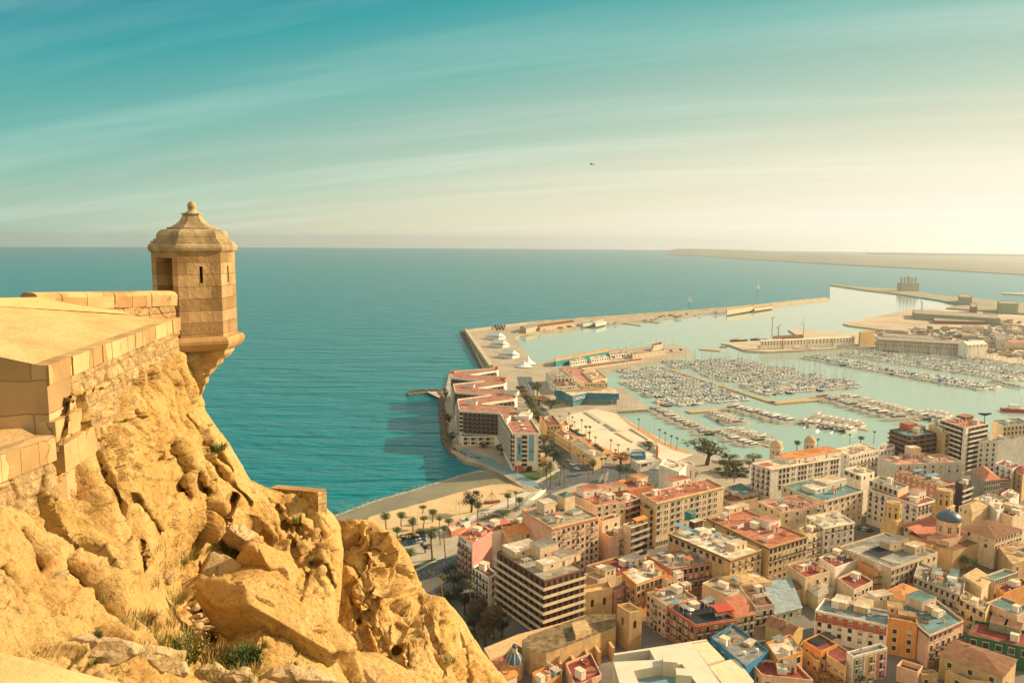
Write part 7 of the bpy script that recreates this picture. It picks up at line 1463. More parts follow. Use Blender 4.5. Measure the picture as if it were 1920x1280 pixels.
for k, zk, x, y, yb, l in (('fan2', 'c', 180, 215, 480, 'left palm in front of the domed palace'), ('fan2', 'c', 292, 215, 510, 'right palm in front of the domed palace'), ('date', 'c', 515, 215, 300, 'small palm beside the palace corner'), ('date', 'J', 1700, 905, 985, 'palm between the two palace domes'), ('fan2', 'J', 1885, 880, 985, 'palm right of the second palace dome'), ('fan2', 'K', 425, 980, 1060, 'left palm above the rounded white house'), ('date', 'K', 520, 1005, 1065, 'middle palm above the rounded white house'), ('fan', 'K', 632, 955, 1060, 'right palm above the rounded white house'),
        ('date', 'D', 1400, 130, 240, 'courtyard palm nearest the brown cathedral roof'), ('date2', 'D', 1560, 150, 270, 'courtyard palm at the right end'), ('date', 'D', 1225, 215, 320, 'courtyard palm nearest the museum'), ('date2', 'D', 1315, 235, 330, 'middle palm of the shaded courtyard'), ('fan', 'F', 205, 250, 640, 'tall thin palm before the small balconied white house')): palm(k, zk, x, y, yb, l, None)
LEAF = [mat('leaves_%s' % n_, c, .85, .45, .8, spec=.25) for n_, c in (('green', (.055, .075, .018)), ('olive', (.12, .12, .03)), ('dark', (.022, .032, .012)), ('autumn', (.32, .16, .04)), ('russet', (.10, .06, .022)))]
BARK = mat('bark', (.10, .07, .045), .95, .3, 3)
def tree_mesh(m, seed, n=1500, flat=1.0):
    rg = random.Random(seed); mb = MB(); mb.tube((0, 0, 0), (.05, 0, .45), .06, .04, BARK, 7, cap=False); ends = []
    for i in range(7):
        a = i * 2.4; e = Vector((math.cos(a) * rg.uniform(.2, .45), math.sin(a) * rg.uniform(.2, .45), rg.uniform(.55, .9))); mb.tube((.05, 0, .36 + .02 * i), e, .03, .012, BARK, 5, cap=False); ends.append(e)
    tm = mb.mesh('trunk'); mb = MB(); cl = [(e, rg.uniform(.16, .27)) for e in ends] + [(Vector((rg.uniform(-.3, .3), rg.uniform(-.3, .3), rg.uniform(.5, .98))), rg.uniform(.12, .22)) for _ in range(9)]
    for i in range(n):
        c, r = rg.choice(cl); v = Vector((rg.gauss(0, 1), rg.gauss(0, 1), rg.gauss(0, 1))).normalized() * r * rg.uniform(.45, 1.08); p = c + Vector((v.x, v.y, v.z * .8 * flat)); u_ = Vector((rg.gauss(0, 1), rg.gauss(0, 1), rg.gauss(0, .5))).normalized() * rg.uniform(.025, .05); w_ = u_.cross(v.normalized() if v.length else Vector((0, 0, 1))) * rg.uniform(.6, 1.1)
        mb.face([p - u_, p + w_ * .6, p + u_, p - w_ * .6], m)
    return tm, mb.mesh('crown')
TM = {}
def tree(zk, x, y, yb, rpx, mk, label, group=None, z=GZ, name='leafy_tree', at=None):
    key = (mk, int(x) % 2)
    if key not in TM: TM[key] = tree_mesh(LEAF[mk], mk * 10 + int(x) % 2)
    g = at or G(zk, x, yb, z); dep = -(MC.transposed() @ (g - Vector((0, 0, CAM_H)))).z; h = max(3, (yb - y) / ZM[zk][2] * dep / FPX); r = 1.4 * rpx / ZM[zk][2] * dep / FPX
    t = empty(name, g, label, 'tree', group, (x * 1.7) % 6.28); t.scale = (r / .5, r / .5, h); place('trunk', TM[key][0], t, (0, 0, 0)); place('crown', TM[key][1], t, (0, 0, 0)); return t
for a in (('J', 890, 890, 1110, 125, 1, 'big yellow-green tree at the water edge left of the domed palace'), ('J', 1095, 1010, 1075, 60, 0, 'umbrella-shaped dark tree right of the yellow-green one'), ('J', 1060, 1070, 1170, 60, 0, 'round green tree on the square before the palace'), ('J', 1150, 1075, 1180, 60, 0, 'second round green tree on the square before the palace'), ('J', 1310, 1020, 1075, 60, 1, 'bushy tree at the corner of the palace'),
          ('q', 985, 510, 660, 85, 3, 'orange autumn tree beside the angular pavilion'), ('I', 165, 640, 740, 75, 3, 'orange autumn tree beside the hotel road'), ('I', 145, 520, 650, 40, 1, 'slim olive tree along the hotel road'), ('I', 280, 690, 780, 70, 0, 'green tree below the casino'), ('I', 90, 790, 870, 60, 1, 'olive tree at the hotel end of the road'), ('I', 150, 830, 910, 50, 1, 'olive tree before the customs house'), ('q', 115, 340, 470, 70, 1, 'olive tree against the hotel end wall'), ('q', 140, 450, 580, 90, 2, 'dark tree between the hotel and arcade warehouse'), ('q', 230, 500, 620, 90, 2, 'dark spreading tree beside the arcade warehouse'), ('q', 90, 580, 690, 60, 3, 'russet tree at the foot of the hotel'), ('q', 150, 640, 800, 60, 0, 'green tree on the hotel lawn'),
          ('G', 1300, 220, 425, 75, 2, 'dark dense tree on the beach sand'), ('G', 800, 590, 690, 50, 2, 'dark round tree behind the parked cars'), ('G', 705, 640, 710, 50, 2, 'low dark tree left of the parked cars'), ('G', 610, 665, 715, 35, 2, 'small dark tree next to the outcrop'), ('G', 840, 740, 830, 45, 2, 'dark shrub tree on the parking island'),
          ('F', 60, 130, 330, 110, 2, 'dark tree under the pink house'), ('F', 290, 400, 640, 80, 4, 'russet shaded tree before the balconied white house'), ('F', 430, 480, 800, 90, 4, 'tall russet poplar at the foot of the stepped block'), ('F', 250, 540, 760, 70, 2, 'dark tree in the shade below the russet ones'), ('F', 350, 640, 860, 80, 4, 'russet tree lowest in the shaded garden'), ('F', 510, 560, 780, 60, 2, 'dark tree against the stepped block'), ('F', 160, 330, 560, 80, 2, 'dark tree left of the thin palm'), ('F', 20, 330, 480, 90, 2, 'dark tree hugging the outcrop'), ('F', 200, 740, 920, 80, 2, 'dark tree at the bottom of the shaded garden'),
          ('q', 1300, 410, 500, 70, 1, 'olive shrubs in the raised planter of the plaza'), ('g', 470, 1150, 1270, 200, 3, 'orange tree at the bottom edge under the yellow house'), ('g', 900, 1190, 1290, 60, 0, 'small green tree under the striped house'), ('m', 440, 870, 920, 45, 2, 'dark tree before the hotel podium'), ('m', 640, 900, 1000, 55, 2, 'dark tree in the hotel forecourt'), ('f', 690, 190, 240, 30, 0, 'roof shrub by the museum wall'), ('m', 30, 290, 420, 25, 2, 'cypress at the groyne behind the hotel'), ('m', 60, 560, 700, 30, 2, 'hedge tree along the hotel sea side'), ('m', 100, 760, 880, 35, 2, 'lower hedge tree along the hotel sea side')): tree(*a)
rgt = random.Random(9)
for i in range(14):
    x = 330 + i * 34; tree('I', 330 + i * 96, 262 - i * 11 + 60, 292 - i * 11 + 60, 14, 2, 'small tree on the near pier front, %s from the shore' % ORD[i], 'small trees on the near pier')
for i in range(10): tree('p', 345 + i * 10, 250 + (i % 3) * 14, 285 + (i % 3) * 14, 9, 2, 'dark tree on the breakwater elbow, %s of the clump' % ORD[i], 'trees on the breakwater elbow')
for i in range(10): tree('m', 850 + i * 22, 250 + i * 36, 330 + i * 36, 42, [0, 1, 3, 0, 2][i % 5], 'roadside tree behind the hotel, %s from the roundabout' % ORD[i], 'trees along the hotel road')
for i in range(8): tree('q', 420 + i * 70, 210 + i * 55, 262 + i * 55, 24, [3, 1, 0][i % 3], 'low tree in the plaza hedge strip, %s from the customs house' % ORD[i], 'trees of the plaza hedge strip')
for i in range(7): tree('c', 60 + i * 62, 290 + (i % 2) * 70, 360 + (i % 2) * 70, 48, [0, 2, 1][i % 3], 'round tree on the palace square, %s from the white block' % ORD[i], 'trees on the palace square')
hd = empty('hedge', G('G', 1465, 500, GZ), 'long dark clipped hedge behind the beach promenade', 'hedge'); mb = MB(); rg = random.Random(1); a, b = G('G', 1375, 520, GZ) - hd.location, G('G', 1600, 455, GZ) - hd.location
for i in range(2600):
    c = a.lerp(b, rg.random()) + Vector((rg.uniform(-2, 2), rg.uniform(-2, 2), rg.uniform(.1, 3.2))); u_ = Vector((rg.gauss(0, 1), rg.gauss(0, 1), rg.gauss(0, 1))).normalized() * .28; w_ = Vector((rg.gauss(0, 1), rg.gauss(0, 1), rg.gauss(0, 1))).normalized() * .28; mb.face([c, c + u_, c + w_], LEAF[2])
mb.build('leaves', hd)
# ------------------------------------------------------------------ cars, lamps, people, small things of the shore
CARP = {n_: mat('car_paint_' + n_, c, .25, .05, .5, metal=.2, spec=.6) for n_, c in (('white', (.7, .68, .63)), ('silver', (.4, .4, .38)), ('blue', (.03, .12, .25)), ('black', (.03, .03, .03)), ('red', (.4, .05, .03)))}
TYRE = mat('tyre', (.02, .02, .02), .9); LAMP = mat('lamp_glass', (.6, .6, .55), .2, .05)
def car_proto(n_):
    t = empty('parked_car', (0, 0, 0)); m = CARP[n_]; mb = MB(); xs = [-2.1, -2.0, -1.2, .9, 1.95, 2.1]; tops = [.75, .95, .98, .95, .78, .6]; V = []
    for x, z in zip(xs, tops): V += [(x, -.82, .32), (x, -.88, z * .75), (x, -.78, z), (x, .78, z), (x, .88, z * .75), (x, .82, .32)]
    F = [(i * 6 + j, (i + 1) * 6 + j, (i + 1) * 6 + (j + 1) % 6, i * 6 + (j + 1) % 6) for i in range(5) for j in range(6)] + [(5, 4, 3, 2, 1, 0), tuple(30 + j for j in range(6))]
    mb.add(V, F, m); mb.build('body', t); mb = MB(); wedge(mb, -1.85, 1.15, 1.5, 1.5, .96, 1.42, TINT, .75, .45, .82); c = mb.build('cabin', t); mb = MB(); mb.box((-.25, 0, 1.42), (1.6, 1.15, .05), m); mb.build('car_roof', c)
    wm = MB(); wm.tube((0, -.1, 0), (0, .1, 0), .31, .31, TYRE, 12); wm.tube((0, -.11, 0), (0, .11, 0), .18, .18, METAL, 10); wme = wm.mesh('wheel')
    for x in (-1.3, 1.35):
        for y in (-.8, .8): place('wheel', wme, t, (x, y, .31))
    lm = MB(); lm.box((0, 0, 0), (.08, .3, .14), LAMP); lme = lm.mesh('headlight')
    for y in (-.55, .55): place('headlight', lme, t, (2.06, y, .58))
    return t
CARS = {n_: [car_proto(n_), False] for n_ in CARP}
def car(col, zk, x, y, rz, label, group):
    g = G(zk, x, y, GZ + .07); c = CARS[col]
    if not c[1]: c[1] = True; o = c[0]; o.location = g; o.rotation_euler = (0, 0, rz)
    else: o = copy_tree(c[0], g, rz)
    tag(o, label, 'car', group); o.scale = (1.05,) * 3
cols = ['blue', 'white', 'black', 'silver', 'red']; a0 = math.atan2(*reversed((G('G', 900, 690) - G('G', 640, 750)).to_2d()))
for i in range(12): c_ = ['blue', 'black', 'blue', 'silver', 'white', 'blue', 'black', 'silver', 'blue', 'black', 'white', 'blue'][i]; car(c_, 'G', 640 + (i % 6) * 36, 752 - (i % 6) * 9 - (i // 6) * 32, a0 + 1.4, '%s car in the beach car park, %s from the outcrop in the %s row' % (c_, ORD[i % 6], 'nearer' if i < 6 else 'farther'), 'cars in the beach car park')
a1 = math.atan2(*reversed((G('q', 520, 335) - G('q', 390, 250)).to_2d()))
for i in range(7): c_ = cols[(i * 2) % 4]; car(c_, 'q', 385 + i * 24, 258 + i * 14, a1 + 1.5, '%s car parked beside the customs house, %s from its corner' % (c_, ORD[i]), 'cars beside the customs house')
for i, (x, y) in enumerate(((395, 622), (440, 668), (490, 716))): car('white', 'q', x, y, a1 + .4, ['white car farthest up the lane by the arcade warehouse', 'white car in the middle of the lane by the arcade warehouse', 'white car nearest the junction by the arcade warehouse'][i], 'white cars in the lane')
for i, (x, y) in enumerate(((705, 455), (730, 475), (755, 492))): car(['silver', 'blue', 'black'][i], 'q', x, y, a1, '%s car beside the plaza palms' % ['silver', 'blue', 'black'][i], 'cars beside the plaza')
for i in range(16): c_ = ['white', 'silver', 'black', 'red', 'blue'][i % 5]; car(c_, 'c', 190 + (i % 8) * 44, 345 + (i // 8) * 60 + (i % 8) * 3, 1.2, '%s car on the palace square, %s in the %s row' % (c_, ORD[i % 8], 'farther' if i < 8 else 'nearer'), 'cars on the palace square')
for i in range(4): car(['blue', 'white', 'silver', 'black'][i], 'd', 450 + i * 40, 1060 + i * 8, .4, '%s car in the square before the civic building' % ['blue', 'white', 'silver', 'black'][i], 'cars before the civic building')
lm = MB(); lm.tube((0, 0, 0), (0, 0, 9), .12, .07, METAL, 6); lpole = lm.mesh('pole'); lm = MB(); lm.tube((0, 0, 8.9), (1.6, 0, 9.3), .06, .05, METAL, 5); lm.box((1.7, 0, 9.2), (.9, .3, .14), WHITE); lhead = lm.mesh('lamp_head')
def lamp(zk, x, y, label, k=1.0, group='street lamps along the quays'):
    t = empty('street_lamp', G(zk, x, y, GZ), label, 'street lamp', group); t.scale = (k, k, k); place('pole', lpole, t, (0, 0, 0)); place('lamp_head', lhead, t, (0, 0, 0))
for i, (x, y) in enumerate(((980, 160), (1080, 210), (1130, 240), (1240, 310), (1300, 340), (1357, 350))): lamp('q', x, y, 'lamp post on the brick quayside path, %s from the casino' % ORD[i], 1.3)
for i in range(9): lamp('I', 870 + i * 80 - (i > 5) * 10, 222 - i * 9, 'slim lamp post along the back of the near pier, %s from the shed' % ORD[i], 1.6)
for i in range(6): lamp('s', 1530 + i * 110, 620 - i * 18, 'lamp post on the casino quay, %s from the promenade' % ORD[i], 1.3)
for x, y, l in ((376, 112, 'white lamp post on the blue promenade before the hotel'), (612, 150, 'lamp post beside the small beach kiosk'), (200, -60, 'lamp post on the promenade by the hotel forecourt')): lamp('A', x, y, l, 1.2)
for x, y, l in ((960, 1040, 'forked lamp post on the avenue below the verge'), (765, 600, 'lamp post at the edge of the sand'), (1180, 490, 'lamp post before the beach kiosk'), (690, 480, 'thin lamp post on the sand')): lamp('G', x, y, l, 1.0)
for i in range(12): lamp('p', 450 + i * 22, 345 + i * 17, 'post on the tent quay, %s from the breakwater elbow' % ORD[i], .9, 'posts along the tent quay')
mb = MB(); rq = random.Random(31); PC = [mat('yard_goods_' + n_, c, .8, .2) for n_, c in (('red', (.26, .14, .09)), ('blue', (.14, .19, .21)), ('white', (.6, .58, .52)), ('ochre', (.42, .30, .12)), ('grey', (.25, .25, .23)))]
for i in range(900):
    x = rq.uniform(1640, 1925); y = rq.uniform(586, 676); 
    if y > 640 + (x - 1640) * .12 or y < 616 - (x < 1700) * -6 + (0 if x < 1850 else -14): continue
    c = U(x, y, 2.3); mb.box(tuple(c), (rq.uniform(3, 14), 2.6, rq.uniform(1.5, 5)), rq.choice(PC), rq.choice((.1, .1, 1.6)))
for i in range(70):
    t_ = rq.random(); x = 985 + t_ * 450; y = 622 - t_ * 43 + rq.uniform(-5, 1); c = U(x, y, 2.6); mb.box(tuple(c), (rq.uniform(2, 9), 2.2, rq.uniform(1, 3)), rq.choice(PC), rq.uniform(-.2, .2) - .3)
tag(mb.build('port_yard_goods'), 'small goods, crates and vehicles scattered over the port yards', 'goods', None, 'stuff')
SKIN = mat('skin', (.45, .27, .18), .7); CLO = [mat('clothes_' + n_, c, .9, .15, 3) for n_, c in (('dark', (.04, .04, .05)), ('red', (.4, .07, .05)), ('blue', (.06, .12, .25)), ('pale', (.5, .47, .42)))]; HAIR = mat('hair', (.05, .03, .02), .8)
def person_mesh(top, leg, stride):
    mb = MB(); n = 8; prof = []
    def limb(p, q, r0, r1, m): mb.tube(p, q, r0, r1, m, 7)
    for s in (-1, 1):
        limb((.12 * stride * s, .09 * s, .03), (.04 * stride * s, .09 * s, .48), .05, .07, leg); limb((.04 * stride * s, .09 * s, .46), (0, .08 * s, .9), .07, .09, leg); limb((.12 * stride * s - .06, .09 * s, .035), (.12 * stride * s + .16, .09 * s, .03), .045, .035, HAIR)
        limb((0, .2 * s, 1.38), (-.04 * s * stride, .25 * s, 1.1), .05, .045, top); limb((-.04 * s * stride, .25 * s, 1.12), (.08 * stride, .24 * s, .86), .042, .032, SKIN); limb((.08 * stride, .24 * s, .87), (.11 * stride, .235 * s, .77), .03, .02, SKIN)
    mb.lathe([(.14, .86), (.155, .95), (.13, 1.1), (.17, 1.3), (.175, 1.38), (.08, 1.46), (.055, 1.5)], top, 10); mb.lathe([(.05, 1.48), (.055, 1.53)], SKIN, 8)
    mb.lathe([(.02, 1.5), (.07, 1.54), (.088, 1.62), (.085, 1.68), (.05, 1.72)], SKIN, 10); mb.lathe([(.094, 1.62), (.097, 1.68), (.075, 1.735), (.02, 1.755)], HAIR, 10, (-.012, 0, 0)); return mb.mesh('person', True)
PM = [person_mesh(CLO[i], CLO[(i + 2) % 4], .8 + .3 * i) for i in range(4)]
def person(zk, x, y, k, rz, label, z=GZ + .08): o = bpy.data.objects.new('person', PM[k]); COL.objects.link(o); o.location = G(zk, x, y, z); o.rotation_euler = (0, 0, rz); tag(o, label, 'person', 'people on the shore'); return o
cn = ['dark', 'red', 'blue', 'pale']
for i, (x, y) in enumerate(((410, 148), (470, 190), (432, 165), (330, 90), (640, 215), (690, 110), (745, 95), (820, 110), (900, 120))): person('A', x, y, i % 4, i * 1.3, 'person in a %s top walking on the promenade, %s from the beach' % (cn[i % 4], ORD[i]))
for i, (x, y) in enumerate(((1150, 335), (1172, 348), (1192, 342), (1146, 404), (1400, 265), (1415, 275))): person('G', x, y, (i + 1) % 4, i * 2.1, 'person in a %s top on the sand, %s from the left' % (cn[(i + 1) % 4], ORD[[1, 2, 3, 0, 4, 5][i]]), z=2.0)
for i in range(8): person('b', 1500 + i * 52 - (i % 3) * 20, 245 - i * 12 + (i % 2) * 20, (i * 3) % 4, i, 'person in a %s top crossing the palace square, %s from the white block' % (cn[(i * 3) % 4], ORD[i]))
pg = empty('playground_ship', G('G', 1505, 335, 2.2), 'red wooden play ship with a mast and rope nets on the sand', 'playground'); mb = MB(); hull(mb, 9, 3.2, 1.6, mat('play_red', (.42, .12, .06), .8)); mb.build('hull', pg); mb = MB(); mb.tube((0, 0, .5), (0, 0, 8), .14, .1, BARK, 6); mb.tube((0, -1.6, 6), (0, 1.6, 6), .08, .08, BARK, 5); mb.build('mast', pg); mb = MB()
for i in range(9): t = i / 8; mb.tube((-4.2 + 8.4 * t, -1.3 + abs(t - .5), 1.6), (0, 0, 6.5), .03, .03, BARK, 3); mb.tube((-4.2 + 8.4 * t, 1.3 - abs(t - .5), 1.6), (0, 0, 6.5), .03, .03, BARK, 3)
mb.build('rope_net', pg)
for lab, x, tx, yt, yb in (('left blade of the pair of white leaning pylons', 742, 785, 770, 862), ('right taller blade of the pair of white leaning pylons', 805, 838, 735, 868)):
    g = G('q', x, yb, GZ); dep = -(MC.transposed() @ (g - Vector((0, 0, CAM_H)))).z; k = dep / FPX / 6; t = empty('leaning_pylon', g, lab, 'monument'); mb = MB(); h_ = (yb - yt) * k; dx = (tx - x) * k
    secs = [(0, .5), (.35, .9), (.75, .75), (1, .1)]; V = []
    for f_, w_ in secs: V += [(dx * f_ - w_, -.5, h_ * f_), (dx * f_ + w_, -.5, h_ * f_), (dx * f_ + w_, .5, h_ * f_), (dx * f_ - w_, .5, h_ * f_)]
    mb.add(V, [(i * 4 + j, i * 4 + (j + 1) % 4, i * 4 + 4 + (j + 1) % 4, i * 4 + 4 + j) for i in range(3) for j in range(4)] + [(12, 13, 14, 15)], WHITE); mb.build('blade', t)
t = empty('footbridge', G('A', 520, 300, GZ), 'curved white footbridge ramp between the promenade and the town', 'footbridge'); mb = MB(); pts = [(400, 392, 1), (440, 350, 3), (500, 310, 4.5), (560, 275, 4.5), (600, 245, 3.5), (636, 210, 1.5)]; Wp = [G('A', x, y, GZ + z) - t.location for x, y, z in pts]
for i in range(5):
    a, b = Wp[i], Wp[i + 1]; d = (b - a).normalized(); s = Vector((-d.y, d.x, 0)).normalized() * 1.5; u_ = Vector((0, 0, .5)); mb.add([a - s, a + s, b + s, b - s, a - s + u_, a + s + u_, b + s + u_, b - s + u_], [(4, 5, 6, 7), (0, 4, 7, 3), (1, 2, 6, 5), (0, 3, 2, 1), (0, 1, 5, 4), (3, 7, 6, 2)], WHITE)
mb.build('deck', t); mb = MB()
for i in range(6): mb.tube((Wp[i].x, Wp[i].y, -.1), tuple(Wp[i]), .25, .25, WHITE, 6)
mb.build('supports', t); mb = MB()
for i in range(5):
    for sg in (-1, 1):
        a, b = Wp[i], Wp[i + 1]; d = (b - a).normalized(); s = Vector((-d.y, d.x, 0)).normalized() * 1.4 * sg; mb.tube(a + s + Vector((0, 0, 1.5)), b + s + Vector((0, 0, 1.5)), .08, .08, WHITE, 4); mb.tube(a + s + Vector((0, 0, .5)), a + s + Vector((0, 0, 1.5)), .05, .05, WHITE, 4)
mb.build('railing', t)
t = empty('orange_banner_mast', G('b', 872, 175, GZ), 'tall narrow orange banner standing left of the white block', 'banner'); mb = MB(); mb.tube((0, 0, 0), (0, 0, 17), .12, .1, METAL, 6); mb.build('pole', t); mb = MB(); mb.box((.7, 0, 8), (1.2, .06, 8.5), AWN); mb.build('cloth', t)
t = empty('roof_sculpture', G('K', 1583, 835, 38), 'dark winged sculpture on a post above the striped tower', 'sculpture'); mb = MB(); mb.tube((0, 0, -4), (0, 0, 3), .25, .2, IRON, 6); mb.build('post', t); mb = MB()
for sg in (-1, 1): mb.add([(0, -.2, 2), (sg * 4, 0, 3.2), (sg * 4.6, 0, 2.4), (0, .2, 1), (0, 0, 3)], [(0, 1, 2, 3), (0, 4, 1), (3, 2, 1, 4)], IRON)
mb.build('wings', t)
bd = MB(); bd.add([(0, 0, 0), (.5, .05, 0), (.1, 0, .08), (-.05, -.55, .16), (.2, -.2, .06), (-.05, .55, .16), (.2, .2, .06), (-.45, 0, .02)], [(0, 2, 1), (2, 3, 4), (2, 6, 5), (0, 7, 2), (4, 1, 2), (2, 1, 6)], IRON); o = bd.build('bird'); o.location = P(1112, 309, 150); o.scale = (1.6,) * 3; o.rotation_euler = (0.1, 0, 2.2); tag(o, 'single small dark bird gliding high above the sea', 'bird')
# ------------------------------------------------------------------ boulders, stones and plants on the cliff
def boulder(name, x, y, wpx, hpx, rot, seed, label, cat='boulder', dz=.3, dfun=None, m=None, planes=16, squash=.8, group=None, cuts=()):
    D = float((dfun or fA)(np.array([float(x)]), np.array([float(y)]))[0]); a, b = wpx / FPX * D, hpx / FPX * D; D -= dz * min(a, b); rg = np.random.RandomState(seed)
    n = 26; F = []; V = []
    for ax_ in range(3):
        for sg in (-1, 1):
            g = np.linspace(-1, 1, n); uu, vv = np.meshgrid(g, g); w_ = np.full_like(uu, sg); q = np.stack([uu, vv, w_], 2) if ax_ == 2 else (np.stack([w_, uu, vv], 2) if ax_ == 0 else np.stack([vv, w_, uu], 2))
            k = len(V) * n * n; V.append(q.reshape(-1, 3)); idx = np.arange(n * n).reshape(n, n) + k; f = np.stack([idx[:-1, :-1], idx[:-1, 1:], idx[1:, 1:], idx[1:, :-1]], 2).reshape(-1, 4); F.append(f if sg > 0 else f[:, ::-1])
    V = np.concatenate(V); V /= np.linalg.norm(V, axis=1, keepdims=True); N_ = rg.normal(size=(planes, 3)); N_ /= np.linalg.norm(N_, axis=1, keepdims=True); dist = rg.uniform(.62 if not cuts else .85, 1.0, planes)
    if cuts: C_ = np.array(cuts, float); N_ = np.vstack([N_, C_[:, :3] / np.linalg.norm(C_[:, :3], axis=1, keepdims=True)]); dist = np.concatenate([dist, C_[:, 3]])
    r = np.min(np.where(V @ N_.T > .05, dist / np.maximum(V @ N_.T, .05), 9), axis=1); r = np.minimum(r, 1.25)
    S = np.array([a, min(a, b) * squash * 1.1, b]); W = V * r[:, None] * S; sc = 1.0 / max(.15, min(a, b))
    f1, f2, ce, gg, nv = voro(W * sc * .9 + seed, seed)
    W = W + V * (.10 * min(a, b) * fbm(W * sc * 1.2 + seed, 5, seed, .55) + .07 * min(a, b) * ((gg * nv).sum(1) * 2 + ce - .5))[:, None]
    ca, sa = math.cos(rot), math.sin(rot); W = np.stack([W[:, 0] * ca + W[:, 2] * sa, W[:, 1], -W[:, 0] * sa + W[:, 2] * ca], 1)
    me = bpy.data.meshes.new(name); me.from_pydata(W.tolist(), [], np.concatenate(F).tolist()); me.materials.append(m or BOULD); me.polygons.foreach_set('use_smooth', [True] * len(me.polygons))
    o = bpy.data.objects.new(name, me); COL.objects.link(o); o.location = P(x, y, D); o.rotation_euler = (0, 0, math.atan2(-o.location.x, o.location.y) * .8); return tag(o, label, cat, group)
for i, a in enumerate(((518, 1172, 145, 62, R_(36), 'huge tilted wedge of limestone with a pale sunlit upper edge'), (420, 1086, 44, 50, R_(-35), 'rounded pale boulder perched above the stone pile'), (505, 1072, 58, 44, R_(35), 'flat-topped boulder behind the huge wedge'), (447, 1006, 32, 24, R_(20), 'pale boulder under the crack at the ledge head'), (316, 1083, 17, 12, 0, 'small pale rock lying in the dry grass of the ledge'), (104, 1086, 23, 23, .3, 'round boulder wedged in the lower left cliff face'),
        (396, 1039, 28, 8, R_(5), 'flat slab lying in the grass at the ledge head'), (548, 1270, 72, 28, R_(8), 'whitish boulder at the bottom edge below the wedge'), (455, 1275, 30, 20, .2, 'low pale rock left of the whitish bottom boulder'), (205, 1217, 58, 30, R_(14), 'pale broken rock above the parapet top'), (272, 1236, 58, 32, R_(10), 'pitted pale rock right of the broken one by the parapet'), (158, 1203, 28, 18, .1, 'small pale rock at the left end of the parapet rocks'), (332, 1257, 28, 22, -.2, 'dark-shadowed pale rock below the large dry bush'), (398, 1266, 42, 24, .4, 'tilted grey-faced rock at the bottom edge'),
        (618, 1208, 46, 34, R_(40), 'angular block at the lower end of the huge wedge'), (652, 1252, 40, 30, R_(50), 'block leaning against the outcrop foot'), (690, 1272, 30, 18, .2, 'rock at the foot of the outcrop by the bottom edge'), (600, 1278, 30, 16, 0, 'flat rock at the bottom edge between the big ones'), (255, 1180, 30, 14, .5, 'long rock below the left cliff crevice'))): boulder('boulder', *a[:5], 100 + i, a[5], 'boulder', cuts=((0, -.85, -.45, .42), (.1, -.35, .9, .62), (.9, -.3, -.2, .85), (-.85, -.4, .2, .8)) if i == 0 else (((-.4, -.8, -.4, .5), (.3, -.4, .85, .6)) if i in (1, 2, 3, 14) else ()), m=ROCK if i in (0, 2, 14, 15) else None)
rgs = random.Random(21)
for i in range(16):
    boulder('stone', 372 + (i % 3) * 15 + rgs.uniform(-4, 4), 1128 + (i // 3) * 12 + rgs.uniform(-3, 3), rgs.uniform(9, 15), rgs.uniform(4.5, 8), rgs.uniform(-.5, .5), 300 + i, 'loose flat stone in the dark dry-stone pile left of the huge wedge', 'stone', dz=2.0, group='stones of the dry-stone pile')
for i, (x, y) in enumerate(((700, 1262), (725, 1270), (740, 1258), (760, 1274), (680, 1268), (712, 1275))): boulder('stone', x, y, rgs.uniform(8, 14), rgs.uniform(6, 10), rgs.uniform(-1, 1), 340 + i, 'loose stone in the scree at the foot of the outcrop', 'stone', dz=1.2, dfun=fB, group='stones of the outcrop scree')
BL = [mat('blade_' + n_, c, .85, .35, 4, spec=.2) for n_, c in (('green', (.10, .14, .03)), ('dry', (.36, .26, .08)), ('dark', (.035, .06, .02)), ('russet', (.20, .08, .03)), ('yellow', (.28, .26, .06)))]
def tuft_mesh(mb, c, h, w_, n, mi_, rg, leafy=False):
    for i in range(n):
        a = rg.random() * 6.28; rr = w_ * math.sqrt(rg.random()) * .55; p = c + Vector((rr * math.cos(a), rr * math.sin(a), 0)); l = h * rg.uniform(.5, 1.1); out = Vector((math.cos(a), math.sin(a), 0)) * w_ * rg.uniform(.1, .7); q = p + out * .5 + Vector((0, 0, l * .6)); r = p + out + Vector((0, 0, l * rg.uniform(.75, 1))); s = Vector((-math.sin(a + .7), math.cos(a + .7), 0)) * h * .022; m = BL[rg.choice(mi_)]
        mb.face([p - s, p + s, q + s * .8, q - s * .8], m); mb.face([q - s * .8, q + s * .8, r], m)
        if leafy:
            for _ in range(3): t = rg.uniform(.3, 1); o = p.lerp(r, t) + Vector((rg.uniform(-1, 1), rg.uniform(-1, 1), rg.uniform(-1, 1))) * w_ * .12; u_ = Vector((rg.gauss(0, 1), rg.gauss(0, 1), rg.gauss(0, 1))) * h * .035; v = Vector((rg.gauss(0, 1), rg.gauss(0, 1), rg.gauss(0, 1))) * h * .03; mb.face([o, o + u_, o + u_ + v, o + v], m)
def plant(name, x, y, hpx, wpx, n, mi_, label, leafy=False, dfun=None, cat='plant'):
    D = float((dfun or fA)(np.array([float(x)]), np.array([float(y)]))[0]) - .12; c = P(x, y, D); rg = random.Random(int(x * 3 + y)); mb = MB(); tuft_mesh(mb, Vector((0, 0, -.05)), hpx / FPX * D, wpx / FPX * D, n, mi_, rg, leafy); o = mb.build(name); o.location = c; return tag(o, label, cat)
